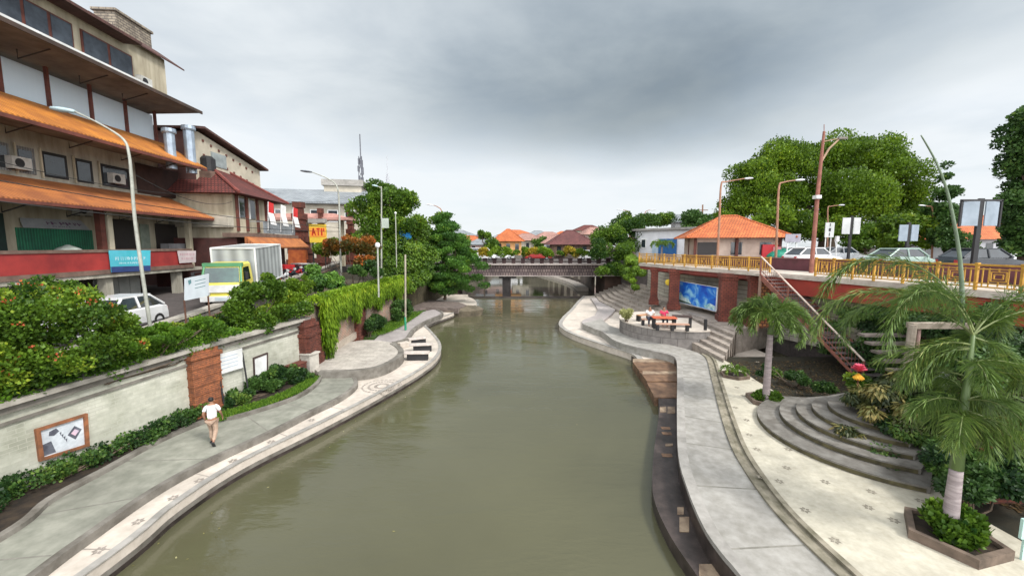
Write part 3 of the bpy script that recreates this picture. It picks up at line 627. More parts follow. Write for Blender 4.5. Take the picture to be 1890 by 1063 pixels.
# ---------------------------------------------------------------- market building
FA = Frame((-20, 15.7), (-20.9, 27.9)); MK = empty('market_building', FA.P(0, 0, 3.4), 'large market building with orange awnings, a red balcony wall and a wide top canopy', 'building')
cream = mat('cream_plaster', (.54, .49, .37), (.32, .28, .2), 1.2, .9, .2, stretch=(1.6, 1.6, .3)); greyw = mat('grey_cream_plaster', (.46, .44, .37), (.24, .225, .18), 1.2, .9, .2, stretch=(1.6, 1.6, .3))
maroon = mat('red_balcony_paint', (.34, .035, .03), (.22, .022, .022), 1.2, .7, .1); brownt = mat('brown_trim', (.20, .13, .10), (.11, .07, .055), 2, .8)
orange = mat('orange_awning', (.68, .26, .035), (.42, .14, .03), 1.4, .75, .5, kind='wave', bw=(1.6,)); orange2 = mat('terracotta_awning', (.62, .22, .06), (.36, .12, .045), 1.3, .75, .6, kind='wave', bw=(1.8,))
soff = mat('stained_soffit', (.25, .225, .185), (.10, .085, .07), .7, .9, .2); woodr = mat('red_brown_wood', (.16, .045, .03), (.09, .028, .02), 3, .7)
s_end = 10.4
mb = MB(); FA.box(mb, -14, 11.5, -9, -5.2, 3.0, 5.6); FA.box(mb, -14, 11.3, -8, 0, 5.58, 5.78); mb.build('floor_slab', greyw, MK)
for s in (-9, -4.5, 0, 4.5, 9.3): mb = MB(); FA.box(mb, s, s+.4, -.6, -.2, 3.0, 5.58); mb.build('column', greyw, MK)
mb = MB(); FA.box(mb, -14, s_end, -.16, 0, 5.98, 6.84); mb.build('balcony_wall', maroon, MK)
mb = MB(); FA.box(mb, -14, s_end, -.2, .05, 6.842, 6.98); FA.box(mb, -14, s_end+.02, -.2, .06, 5.76, 5.978); mb.build('balcony_trim', brownt, MK)
# first-floor shop fronts (o = -2.4)
mb = MB(); FA.box(mb, -14, 12, -8, -2.4, 5.782, 10.2); mb.build('wall', cream, MK)
def fq(o, u0, v0, u1, v1, fr=FA):
    a = fr.px(u0, v0, o); b = fr.px(u1, v1, o); return a[0], b[0], min(a[1], b[1]), max(a[1], b[1])
def rect(name, o, u0, v0, u1, v1, m, th=.05, parent=None, fr=None, z=None):
    fr = fr or FA; s0, s1, z0, z1 = fq(o, u0, v0, u1, v1, fr)
    if z: z0, z1 = z
    mb = MB(); fr.box(mb, s0, s1, o, o+th, z0, z1); return mb.build(name, m, parent or MK)
shut = mat('green_shutter', (.02, .20, .10), (.015, .13, .075), 2, .6, .4, kind='wave', stretch=(1, 1, 1), bw=(2.5,))
rect('shutter', -2.4, 27, 420, 172, 462, shut, .06, z=(5.8, 8.0)); rect('shutter', -2.4, -120, 400, 12, 462, mat('dark_green_shutter', (.012, .04, .03), (.008, .025, .02), 2, .7), .06, z=(5.8, 8.6))
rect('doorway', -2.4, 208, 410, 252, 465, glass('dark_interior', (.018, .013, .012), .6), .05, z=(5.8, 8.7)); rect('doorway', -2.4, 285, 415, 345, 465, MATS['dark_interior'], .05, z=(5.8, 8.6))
rect('door_panel', -2.4, 256, 415, 277, 462, mat('faded_green_panel', (.28, .33, .27), (.2, .24, .2), 3, .8), .07, z=(5.8, 8.5))
rect('cabinet', -1.6, 295, 440, 336, 462, mat('steel_cabinet', (.2, .2, .21), (.13, .13, .14), 2, .5), .5, z=(5.8, 7.3))
for u in (188, 202, 350): s, _ = FA.px(u, 440, -.7); mb = MB(); FA.box(mb, s, s+.28, -.98, -.7, 5.78, 9.2); mb.build('column', cream if u != 188 else woodr, MK)
# lower awning
aw = lambda o0, z0, o1, z1, t: [(o0, z0), (o1, z1), (o1-.02, z1+t), (o0, z0+t)]
mb = MB(); FA.prof(mb, -14, 12.2, [(.45, 8.98), (.45, 9.06), (-2.4, 10.36), (-2.4, 10.28)]); mb.build('lower_awning', orange2, MK)
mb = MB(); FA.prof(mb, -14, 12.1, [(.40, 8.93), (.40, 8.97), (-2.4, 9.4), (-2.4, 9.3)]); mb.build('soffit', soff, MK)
mb = MB(); FA.box(mb, -14, 12.15, .38, .47, 8.86, 9.0); mb.build('fascia', woodr, MK)
# second floor
mb = MB(); FA.box(mb, -14, 11.4, -8, -2.3, 10.2, 13.9); mb.build('wall', greyw, MK)
for (u0, v0, u1, v1) in [(-60, 286, 20, 315), (28, 288, 66, 318), (76, 303, 126, 332), (136, 305, 172, 335), (183, 312, 240, 350)]: 
    w = rect('window', -2.3, u0, v0, u1, v1, dark if u0 > 60 else mat('grey_shutter', (.3, .31, .31), (.2, .2, .2), 3, .7, .3, kind='wave', bw=(3,)), .04, z=(10.5, 11.7)); rect('window_frame', -2.27, u0-2, v0, u0+4, v1, cream, .08, w, z=(10.4, 11.8)); rect('pane', -2.255, u0+6, v0, u1-4, v1, glass(), .02, w, z=(10.6, 11.55))
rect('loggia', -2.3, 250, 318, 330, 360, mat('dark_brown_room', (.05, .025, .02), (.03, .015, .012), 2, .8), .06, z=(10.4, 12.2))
# upper awning
mb = MB(); FA.prof(mb, -14, 12.0, [(.35, 12.28), (.35, 12.36), (-2.3, 13.92), (-2.3, 13.84)]); mb.build('upper_awning', orange, MK)
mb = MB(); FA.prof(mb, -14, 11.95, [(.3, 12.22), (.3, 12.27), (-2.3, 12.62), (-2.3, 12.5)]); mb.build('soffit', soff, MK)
mb = MB(); FA.box(mb, -14, 12.0, .28, .37, 12.14, 12.3); mb.build('fascia', woodr, MK)
# corrugated screen under the canopy
cor = mat('corrugated_sheet', (.88, .92, .95), (.80, .85, .89), 1.2, .5, .0, stretch=(6, 6, .3))
_t = cor.node_tree; _b = _t.nodes['Principled BSDF']; _tr = _t.nodes.new('ShaderNodeBsdfTranslucent'); _tr.inputs[0].default_value = (.85, .92, .97, 1); _mx = _t.nodes.new('ShaderNodeMixShader'); _mx.inputs[0].default_value = .75; _t.links.new(_b.outputs[0], _mx.inputs[1]); _t.links.new(_tr.outputs[0], _mx.inputs[2]); _t.links.new(_mx.outputs[0], _t.nodes['Material Output'].inputs[0])
s1 = FA.px(283, 240, -2.6)[0]; mb = MB(); FA.box(mb, -14, s1, -2.68, -2.6, 13.6, 15.6); mb.build('corrugated_screen', cor, MK)
for u in (2, 88, 165, 228, 281): s = FA.px(u, 180, -2.5)[0]; mb = MB(); FA.box(mb, s, s+.12, -2.58, -2.44, 13.5, 16.0); mb.build('post', woodr, MK)
# canopy
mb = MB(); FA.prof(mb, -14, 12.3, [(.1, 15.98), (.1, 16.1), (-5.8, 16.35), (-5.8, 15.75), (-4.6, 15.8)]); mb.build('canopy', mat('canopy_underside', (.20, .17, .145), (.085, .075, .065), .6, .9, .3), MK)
mb = MB(); FA.box(mb, -14, 8.2, -.02, .14, 16.1, 16.2); mb.build('canopy_edge', white, MK); mb = MB(); FA.box(mb, -14, 12.3, .1, .16, 15.9, 16.09); mb.build('fascia', mat('dark_brown_edge', (.07, .045, .035), (.04, .028, .022), 2, .8), MK)
for s in (-3.5, 0.8, 3.4, 6.2, 8.7):
    for ds, o0, o1, z0, zr in ((0, -.5, -1.9, 15.95, .45), (.9, .1, -1.0, 12.2, .35), (.3, .2, -.9, 8.9, .35)): mb = MB(); mb.tube([FA.P(s+ds, o0, z0), FA.P(s+ds, o1, z0-zr), FA.P(s+ds, o1, z0)], .03, 5); mb.build('bracket', dark, MK)
# top storey
e = FA.px(304, 120, -1.3)[0]; mb = MB(); FA.box(mb, -14, e, -6, -1.3, 16.15, 18.6); FA.prof(mb, e-3.2, e-.003, [(-1.302, 18.59), (-1.302, 18.9), (-2.6, 19.8), (-6, 19.2), (-6, 18.59)]); mb.build('wall', cream, MK)
for (u0, u1) in ((-150, -20), (-10, 132), (147, 237)):
    s0, s1 = FA.px(u0, 60, -1.3)[0], FA.px(u1, 60, -1.3)[0]
    mb = MB(); FA.box(mb, s0, s1, -1.3, -1.24, 16.75, 18.0); w = mb.build('window', woodr, MK)
    n = max(2, int((s1-s0)/1.0)); dw = (s1-s0)/n
    for k in range(n): mb = MB(); FA.box(mb, s0+k*dw+.08, s0+(k+1)*dw-.08, -1.24, -1.22, 16.83, 17.92); mb.build('pane', mat('louvre_glass', (.12, .15, .19), (.05, .06, .08), 1.5, .2, .3, kind='wave', stretch=(0, 1, 1), bw=(2,)), w)
mb = MB(); FA.prof(mb, -14, FA.px(258, 70, -.4)[0], [(-.3, 18.42), (-.3, 18.56), (-3.5, 19.9), (-6.3, 19.0), (-6.3, 18.8)]); mb.build('roof', mat('brown_tile_roof', (.13, .06, .05), (.07, .035, .03), 2, .85, .5, kind='tile', bw=(.25, .3, .02)), MK)
e2 = FA.px(320, 97, -1.6)[0]; mb = MB(); FA.prof(mb, e-3.4, e2, [(-1.0, 18.75), (-1.0, 18.85), (-2.6, 19.95), (-6.2, 19.4), (-6.2, 19.3), (-2.6, 19.8)]); mb.build('eave', MATS['brown_tile_roof'], MK)
s0, s1 = FA.px(214, 40, -3)[0], FA.px(276, 40, -3)[0]
o = MB(); FA.box(o, s0, s1, -4.2, -3.0, 19.0, 21.1); FA.box(o, s0-.1, s1+.1, -4.3, -2.9, 21.1, 21.25); o.build('brick_stack', mat('weathered_brick', (.36, .31, .24), (.18, .15, .12), 3, .9, .7, kind='brick', bw=(.4, .16, .02), c3=(.1, .09, .08)), MK)
# things on and in the building
def banner(name, fr, o, q, m, label, deco=None, sag=0):
    pts = [hit(u, v, fr.P(0, o, 0), fr.P(1, o, 0)) for u, v in q]; b = empty(name, pts[3], label, 'banner')
    mb = MB(); slab(mb, pts, fr.n, .02); mb.build('cloth', m, b)
    if deco: deco(b, fr, [p+fr.n*.024 for p in pts])
    return b
def lines(m, rows, name='lettering'):
    def g(t, fr, q):
        rr = random.Random(len(rows)*7+int(rows[0][0]*100)); mb = MB()
        for (y, h, x0, x1) in rows:
            x = x0
            while x < x1:
                w = rr.uniform(.4, .9)*h*.9*(.45 if x1-x0 > .3 else .4); k = rr.choice((0, 1, 2))
                flat(mb, q, [(x, y), (x+w*.35, y), (x+w*.35, y+h), (x, y+h)], fr.n)
                if k: flat(mb, q, [(x+w*.35, y+h*.38), (x+w, y+h*.38), (x+w, y+h*.6), (x+w*.35, y+h*.6)], fr.n)
                if k == 2: flat(mb, q, [(x+w*.7, y), (x+w, y), (x+w, y+h*.38), (x+w*.7, y+h*.38)], fr.n)
                x += w*1.45
        mb.build(name, m, t)
    return g
purp = mat('purple_ink', (.16, .08, .16), (.1, .05, .1), 4, .8)
banner('shop_banner', FA, -2.28, [(36, 402), (148, 407), (166, 425), (42, 420)], mat('grey_white_cloth', (.36, .38, .40), (.28, .3, .32), 2, .8), 'grey and white shop banner with purple lettering above the green shutter', lines(purp, [(.28, .3, .36, .62), (.3, .32, .66, .93), (.7, .12, .42, .7)]))
def bl(t, fr, q):
    mb = MB(); flat(mb, q, [(0, .74), (1, .74), (1, 1), (0, 1)], fr.n); mb.build('blue_stripe', mat('navy_cloth', (.03, .06, .2), (.02, .04, .14), 3, .8), t)
    lines(mat('pale_ink', (.5, .7, .74), (.45, .62, .68), 3, .8), [(.3, .16, .12, .85), (.54, .1, .2, .7)])(t, fr, q)
banner('hanging_banner', FA, .09, [(200, 462), (277, 462), (277, 500), (205, 503)], mat('turquoise_cloth', (.05, .42, .50), (.1, .5, .62), 1.4, .8), 'turquoise banner with a navy lower edge hanging on the red balcony', bl)
banner('white_banner', FA, .09, [(327, 463), (361, 463), (361, 484), (331, 486)], mat('pinkish_cloth', (.6, .52, .52), (.5, .44, .44), 2, .8), 'small pale banner with pink lettering at the far end of the red balcony', lines(mat('pink_ink', (.5, .25, .28), (.4, .2, .25), 4, .8), [(.2, .2, .1, .9), (.55, .2, .15, .8)]))
# satellite-like street umbrella/lamp in front of the shutter
p = FA.P(FA.px(125, 455, -1.0)[0], -1.0, 5.8); t = empty('market_parasol', p, 'small grey parasol over a stall in front of the green shutter', 'parasol')
MB().tube([p, p+Vector((0, 0, 1.25))], .03).build('pole', dark, t); MB().lathe([(.62, 1.05), (.4, 1.25), (.05, 1.42)], p, 10).build('canopy', mat('grey_parasol', (.4, .44, .4), (.25, .28, .25), 3, .7), t)
MB().box(p+Vector((0, 0, .35)), (.5, .6, .7)).build('stall_box', dark, t)
s0, s1, z0, z1 = fq(-.9, 172, 508, 262, 545); t = empty('white_panel_screen', FA.P(s0, -.9, 3.4), 'pale grey panelled shutter screen under the red balcony behind the street lamp', 'screen')
for k in range(4): mb = MB(); a, b = s0+(s1-s0)*k/4, s0+(s1-s0)*(k+1)/4-.05; FA.box(mb, a, b, -.95, -.9, 3.3, 5.6); mb.build('panel', mat('pale_grey_panel', (.48, .50, .47), (.36, .38, .36), 1.5, .7, .4, kind='wave', stretch=(0, 1, 1), bw=(1.6,)), t)
# silver ducts
for (u, v0, r, lb) in ((311, 238, .28, 'shorter silver ventilation duct rising behind the upper orange awning'), (347, 233, .30, 'taller silver ventilation duct at the end of the upper orange awning')):
    p = D(u, v0, 27.2 if u > 330 else 25.6); q = Vector((p.x, p.y, 11.9)); t = empty('ventilation_duct', q, lb, 'duct', 'silver ducts on the market')
    MB().lathe([(r, 0), (r, p.z-q.z-.25)], q, 14).build('pipe', mat('silver_duct', (.42, .50, .58), (.28, .34, .42), 3, .35, metallic=.5), t, smooth=False); MB().lathe([(r*1.25, 0), (r*1.35, .08), (r*1.25, .28)], (p.x, p.y, p.z-.28), 14).build('cowl', MATS['silver_duct'], t)
# white gabled building behind
FB = Frame((-22, 28.6), (-22.2, 35.4)); t = empty('gabled_building', FB.P(0, 0, 4.4), 'cream building with a long sloping brown roof edge behind the dark red roofed house', 'building'); L = 7.6
mb = MB(); mb.add([FB.P(0, 0, 4.3), FB.P(L, 0, 4.3), FB.P(L, 0, 13.7), FB.P(.5, 0, 15.1), FB.P(0, 0, 15.0), FB.P(0, -8, 4.3), FB.P(L, -8, 4.3), FB.P(L, -8, 13.7), FB.P(.5, -8, 15.1), FB.P(0, -8, 15.0)], [(4, 3, 2, 1, 0), (5, 6, 7, 8, 9), (0, 1, 6, 5), (1, 2, 7, 6), (2, 3, 8, 7), (3, 4, 9, 8)])
mb.build('wall', mat('cream_wall', (.55, .50, .40), (.42, .38, .3), 1.2, .9, .2), t)
mb = MB(); mb.add([FB.P(-.02, 0.02, 4.3), FB.P(-.02, -8, 4.3), FB.P(-.02, -8, 15.0), FB.P(-.02, .02, 15.0)], [(0, 1, 2, 3)]); mb.build('side_wall', mat('brown_wall', (.16, .08, .07), (.11, .055, .05), 1.6, .9, .3), t)
mb = MB(); FB_ = [(-.6, 15.05), (.5, 15.3), (L+.5, 13.75)]
for (sa, za), (sb, zb) in zip(FB_, FB_[1:]): mb.add([FB.P(sa, .5, za), FB.P(sb, .5, zb), FB.P(sb, -8, zb), FB.P(sa, -8, za), FB.P(sa, .5, za+.16), FB.P(sb, .5, zb+.16), FB.P(sb, -8, zb+.16), FB.P(sa, -8, za+.16)], [(3,2,1,0),(4,5,6,7),(0,1,5,4),(1,2,6,5),(2,3,7,6),(3,0,4,7)])
mb.build('roof', MATS['brown_tile_roof'], t)
for k in range(16): s = .8+(k % 8)*.8; z = 14.5-(k % 8)*.17-(k//8)*1.0; mb = MB(); FB.box(mb, s, s+.16, 0, .05, z, z+.16); mb.build('vent_hole', woodr, t)
mb = MB(); FB.box(mb, 1.6, 3.2, 0, .06, 13.0, 14.0); mb.build('window', glass('pale_window', (.3, .34, .34), .3), t); mb = MB(); FB.box(mb, 5.2, 6.9, 0, .06, 11.2, 12.3); mb.build('window', MATS['pale_window'], t)
p = D(383, 300, 29.5); t2 = empty('rooftop_tank', (p.x, p.y, 12.4), 'small dark water tank beside the silver duct on the roof', 'tank'); MB().lathe([(.45, 0), (.48, .1), (.48, .9), (.3, 1.1)], (p.x, p.y, 12.4), 12).build('tank', dark, t2); MB().box((p.x, p.y, 12.0), (1.2, 1.2, .8)).build('stand', brownt, t2)
# dark red hip-roofed house
HC = Vector((-19.6, 28.6, 0)); hs = empty('hip_roofed_house', HC+Vector((0, 0, 4.4)), 'cream house with a dark red hipped tile roof and balcony above the truck', 'house')
FH = Frame((-19.6, 28.6), (-20.6, 36.5)); Lh = 6.2; rt = mat('dark_red_tiles', (.20, .045, .035), (.10, .025, .022), 2, .8, .8, kind='tile', bw=(.22, .28, .03), c3=(.04, .012, .01))
mb = MB(); FH.box(mb, 0, Lh, -5, 0, 7.6, 10.9); mb.build('wall', cream, hs)
e0 = [(-.9, .9), (Lh+.9, .9), (Lh+.9, -6), (-.9, -6)]; rg = [(2.0, -2.6), (3.4, -2.6)]
mb = MB(); E_ = [FH.P(s, o, 10.75) for s, o in e0]; R_ = [FH.P(s, o, 13.1) for s, o in rg]; mb.add(E_+R_, [(0, 1, 5, 4), (1, 2, 5), (2, 3, 4, 5), (3, 0, 4), (3, 2, 1, 0)]); roof = mb.build('roof', rt, hs)
mb = MB(); mb.tube([R_[0]+Vector((0, 0, .08)), R_[1]+Vector((0, 0, .08))], .14, 6)
for a, b in ((0, 0), (1, 1), (2, 1), (3, 0)): mb.tube([E_[a]+Vector((0, 0, .06)), R_[b]+Vector((0, 0, .08))], .11, 6)
mb.build('ridge', mat('ridge_tile', (.24, .06, .045), (.13, .035, .03), 4, .8), roof); MB().lathe([(.2, 0), (.26, .25), (.12, .4), (.18, .55), (.03, .9)], R_[0], 8).build('finial', MATS['ridge_tile'], roof)
south = Frame((-24.6, 28.58), (-19.6, 28.58))
def srect(nm, s0, s1, z0, z1, m, th=.05, par=hs, base=0): mb = MB(); south.box(mb, s0, s1, base, base+th, z0, z1); return mb.build(nm, m, par)
w = srect('window', 1.9, 4.3, 9.5, 10.6, woodr); srect('pane', 2.0, 3.0, 9.6, 10.5, white, .02, w, .05); srect('pane', 3.1, 4.2, 9.6, 10.5, glass(), .02, w, .05)
srect('balcony_band', .8, 5.0, 8.45, 9.25, mat('pale_band', (.5, .46, .38), (.36, .33, .27), 2, .8), .6)
for s in (.3, 1.6, 3.2, 4.6, 5.8): mb = MB(); FH.box(mb, s, s+.25, .0, .12, 8.2, 10.85); mb.build('column', woodr, hs)
for s in (.7, 2.2, 4.9): mb = MB(); FH.box(mb, s, s+.8, .0, .05, 9.2, 10.6); w = mb.build('window', glass(), hs); mb = MB(); FH.box(mb, s-.06, s, 0, .08, 9.1, 10.7); mb.build('window_frame', white, w)
bal = mat('grey_railing', (.28, .31, .33), (.2, .22, .24), 4, .5)
mb = MB(); FH.box(mb, 2.0, Lh+1.5, 1.0, 1.06, 8.95, 9.0)
for k in range(48): s = 2.0+k*(Lh-.5)/47; FH.box(mb, s, s+.05, 1.0, 1.05, 8.2, 8.95)
FH.box(mb, 2.0, Lh+1.5, 1.0, 1.06, 8.1, 8.2); FH.box(mb, 2.0, 2.06, 0, 1.0, 8.95, 9.0); FH.box(mb, 2.0, Lh+1.4, 1.005, 1.03, 8.25, 8.7); mb.build('balcony_railing', bal, hs)
mb = MB(); FH.box(mb, -.6, Lh+1.6, -.5, 1.3, 7.75, 8.05); mb.build('balcony_slab', brownt, hs)
mb = MB(); FH.prof(mb, -1.2, Lh+2, [(1.3, 7.75), (1.35, 7.3), (2.0, 6.95), (2.05, 7.05)]); FH.prof(mb, -1.2, Lh+2, [(1.2, 7.78), (1.2, 7.2), (1.32, 7.2), (1.32, 7.78)]); mb.build('orange_canopy', orange2, hs)
mb = MB(); FH.box(mb, -.4, Lh+1, -5, .3, 3.6, 7.7); mb.build('ground_floor', mat('dark_red_front', (.09, .03, .025), (.045, .016, .014), 1.5, .85), hs)
mb = MB()
for s in (.2, 2.4, 4.6): FH.box(mb, s, s+1.6, .3, .34, 4.3, 6.6)
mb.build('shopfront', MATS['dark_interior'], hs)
srect('side_front', .3, 4.9, 3.9, 7.6, mat('dark_red_front2', (.12, .04, .03), (.06, .02, .018), 2, .8), .3)
# flags
for k, (s, cc) in enumerate(((2.4, 0), (4.6, 1), (7.0, 2))):
    p = FH.P(s, 1.15, 8.3); t = empty('flag', p, ['red and white flag on a pole at the near end of the grey balcony', 'white flag in the middle of the grey balcony', 'white and red flag at the far end of the grey balcony'][k], 'flag', 'flags on the balcony')
    MB().tube([p, p+Vector((.15, 0, 2.2))], .03, 6).build('pole', white, t); q = p+Vector((.15, 0, 2.2)); a, b = (mat('flag_red', (.6, .03, .03), (.45, .02, .02), 3, .8), white)
    mb = MB(); mb.add([q, q+Vector((.35, .1, -.15)), q+Vector((.30, .1, -.9)), q+Vector((-.05, 0, -.8))], [(0, 1, 2, 3)]); mb.build('upper_band', a if k != 1 else b, t)
    mb = MB(); mb.add([q+Vector((-.05, 0, -.8)), q+Vector((.3, .1, -.9)), q+Vector((.5, .1, -1.8)), q+Vector((.1, 0, -1.7))], [(0, 1, 2, 3)]); mb.build('lower_band', b, t)
# brick gate and its neighbours
def gate(p, h, w, label, m=None, orange_base=False):
    t = empty('brick_gate_tower', p, label, 'gate tower', 'carved brick gate towers'); mb = MB(); z = 0; k = 0
    while z < h:
        ww = w*(1-.055*k) if k % 2 else w*(.8-.05*k); ww = max(ww, .25*w); hh = h/11; mb.box((p[0], p[1], p[2]+z+hh/2), (ww, ww, hh)); z += hh; k += 1
    mb.build('tower', m or brick_r, t)
    if orange_base: MB().box((p[0]+.1, p[1]-.9, p[2]+1.1), (w*.9, .5, 2.2), taper=.85).build('buttress', mat('orange_stone', (.5, .13, .03), (.34, .07, .02), 2.5, .85, .4), t)
    return t
gate((-22.5, 43, 4.5), 6.6, 2.3, 'dark red stepped brick gate tower with a glowing orange base left of the yellow sign', orange_base=True); gate((-21.9, 46.5, 4.6), 6.2, 1.4, 'slimmer dark red brick gate tower just left of the yellow sign'); gate((-19.9, 50, 4.8), 6.0, 1.5, 'dark red brick gate tower beside the leafy tree, right of the yellow sign')
t = empty('gate_roof', (-24, 47, 4.7), 'long low pink roofed walkway behind the brick gate towers', 'roof'); MB().box((-24.2, 47.5, 10.2), (11, 2.4, .3)).box((-24.2, 47.5, 10.6), (10, 1.4, .5), taper=.7).build('roof', mat('pink_roof', (.48, .26, .22), (.34, .18, .15), 2, .8, .4), t)
for x in (-28.5, -24, -20.2): MB().box((x, 47.9, 7.4), (.5, .5, 5.4)).build('column', cream, t)
p = D(587, 431, 41); t = empty('yellow_sign', (p.x, p.y, 4.7), 'yellow and orange sign board with red letters in front of the brick gate', 'sign')
MB().box((p.x, p.y, p.z), (1.72, .1, 1.85)).build('board', mat('sign_yellow', (.85, .6, .06), (.75, .5, .05), 2, .6), t)
MB().box((p.x, p.y-.055, p.z+.1), (1.6, .02, .95)).build('orange_band', mat('sign_orange', (.85, .25, .03), (.8, .35, .05), 2, .6), t); mb = MB(); rd = mat('sign_red', (.55, .03, .01), (.45, .02, .01), 3, .6)
y = p.y-.07; 
for pts in ([(-.62, -.3), (-.48, -.3), (-.38, .45), (-.5, .45)], [(-.38, .45), (-.5, .45), (-.28, -.3), (-.16, -.3)], [(-.5, -.05), (-.28, -.05), (-.3, .08), (-.48, .08)], [(-.1, .3), (.22, .3), (.22, .45), (-.1, .45)], [(0, -.3), (.12, -.3), (.12, .3), (0, .3)], [(.34, -.3), (.48, -.3), (.48, .45), (.34, .45)], [(.55, .1), (.66, .1), (.66, .45), (.55, .45)]):
    mb.add([(p.x+a, y, p.z+.08+b) for a, b in pts], [(0, 1, 2, 3)])
mb.build('letters', rd, t); MB().box((p.x, p.y, p.z+1.25), (1.7, .5, .4)).build('board_top', conc, t)
for dx in (-.6, .6): MB().box((p.x+dx, p.y+.05, (p.z-.9+4.6)/2), (.1, .1, max(.2, p.z-.9-4.6))).build('leg', dark, t)
# background buildings left
def block(name, a, b, dep, z0, z1, m, label, wins=(), roof=None, cat='building', group=None, wm_=None, over=.4, rh=.35):
    fr = Frame(a, b); L = (fr.b-fr.a).length; t = empty(name, fr.P(L/2, 0, z0), label, cat, group); mb = MB(); fr.box(mb, 0, L, -dep, 0, z0, z1); mb.build('wall', m, t)
    if roof is not None: mb = MB(); fr.box(mb, -over, L+over, -dep-over, over, z1, z1+rh); mb.build('roof', roof, t)
    for (s0, s1, a0, a1) in wins:
        mb = MB(); fr.box(mb, s0*L, s1*L, 0, .08, a0, a1); w = mb.build('window', wm_ or white, t); mb = MB(); fr.box(mb, s0*L+.12, s1*L-.12, .08, .1, a0+.12, a1-.12); mb.build('pane', glass(), w)
    return t
def hip(name, c, sx, sy, z0, z1, zr, wallm, rm, label, cat='house', over=.7, group=None, openw=False, rz_=0):
    t = empty(name, (c[0], c[1], z0), label, cat, group); R = Matrix.Rotation(rz_, 3, 'Z'); cc = Vector((c[0], c[1], 0)); q = lambda x, y, z: cc+R @ Vector((x, y, z))
    MB().box((c[0], c[1], (z0+z1)/2), (sx, sy, z1-z0), rz_).build('wall', wallm, t); a, b = sx/2+over, sy/2+over; rl = max(0.15, (sx-sy)/2)
    E4 = [q(-a, -b, z1-.1), q(a, -b, z1-.1), q(a, b, z1-.1), q(-a, b, z1-.1)]; R2 = [q(-rl, 0, zr), q(rl, 0, zr)]; mb = MB(); mb.add(E4+R2, [(0, 1, 5, 4), (1, 2, 5), (2, 3, 4, 5), (3, 0, 4), (3, 2, 1, 0)]); r = mb.build('roof', rm, t)
    mb = MB(); mb.tube([R2[0], R2[1]], .12, 6)
    for i, j in ((0, 0), (1, 1), (2, 1), (3, 0)): mb.tube([E4[i]+Vector((0, 0, .03)), R2[j]], .1, 6)
    mb.build('ridge', rm, r); n = 3
    for k in range(n): x = -sx/2+sx*(k+.5)/n; mb = MB(); mb.add([q(x-.45, -sy/2-.03, z0+(z1-z0)*.35), q(x+.45, -sy/2-.03, z0+(z1-z0)*.35), q(x+.45, -sy/2-.03, z0+(z1-z0)*.8), q(x-.45, -sy/2-.03, z0+(z1-z0)*.8)], [(0, 1, 2, 3)]); mb.build('window', glass(), t)
    return t
groof = mat('grey_roof_sheet', (.30, .33, .35), (.2, .22, .24), 1.5, .6, .4, kind='wave', bw=(1.5,)); beige = mat('beige_wall', (.48, .44, .36), (.36, .33, .27), 1.0, .9, .2)
bb = block('grey_roofed_warehouse', (-36, 56), (-22, 59), 12, 4.5, 13.2, beige, 'warehouse with a long grey sheet roof behind the market', [(.05+.16*k, .15+.16*k, 10.5, 12.2) for k in range(6)]); 
mb = MB(); fr = Frame((-36, 56), (-22, 59)); fr.prof(mb, -.6, 15, [(.8, 13.0), (.8, 13.2), (-5, 15.6), (-12.5, 13.2), (-12.5, 13.0)]); mb.build('roof', groof, bb)
bb = block('balcony_block', (-28.5, 62), (-23.2, 63), 8, 4.5, 16.2, beige, 'beige flat-roofed block with a balcony below the tall mast', [(.1, .3, 13.2, 14.8), (.4, .6, 13.2, 14.8), (.7, .9, 13.2, 14.8)], roof=conc, rh=.9, over=.3)
mb = MB(); fr = Frame((-28.5, 62), (-23.2, 63)); fr.box(mb, -.3, 5.6, .1, 1.2, 12.2, 12.5); fr.box(mb, -.3, 5.6, 1.12, 1.2, 12.5, 13.2); mb.build('balcony', white, bb)
def mast(name, u, v, Y, zb, label, m, w=.5):
    p = D(u, v, Y); t = empty(name, (p.x, p.y, zb), label, 'mast'); mb = MB(); H = p.z-zb; tw = w
    for sx, sy in ((-1, -1), (1, -1), (0, 1)): mb.tube([(p.x+sx*tw, p.y+sy*tw, zb), (p.x+sx*tw*.35, p.y+sy*tw*.35, zb+H*.82)], .09, 5)
    n = 14
    for k in range(n):
        z = zb+H*.82*k/n; q = tw*(1-.65*k/n); z2 = zb+H*.82*(k+1)/n; q2 = tw*(1-.65*(k+1)/n); mb.tube([(p.x-q, p.y-q, z), (p.x+q2, p.y-q2, z2)], .05, 4); mb.tube([(p.x+q, p.y-q, z), (p.x-q2, p.y-q2, z2)], .05, 4)
    mb.tube([(p.x, p.y, zb+H*.8), (p.x, p.y, zb+H)], .12, 6); mb.build('lattice', m, t)
    mb = MB()
    for z, s in ((.70, .9), (.76, .6), (.62, .7)): mb.box((p.x+s*.4, p.y-.3, zb+H*z), (.5, .4, 1.6)); mb.box((p.x-s*.5, p.y-.3, zb+H*z+.5), (.35, .4, 1.2))
    mb.build('antenna', m, t); return t
mast('radio_mast', 664, 248, 92, 4.9, 'tall dark radio mast rising beside the beige block', mat('mast_steel', (.12, .13, .15), (.08, .08, .1), 2, .6), .9); mast('radio_mast', 714, 288, 120, 4.9, 'thin pale radio mast faint above the leafy tree', mat('pale_mast', (.5, .52, .55), (.4, .42, .45), 2, .6), .6)

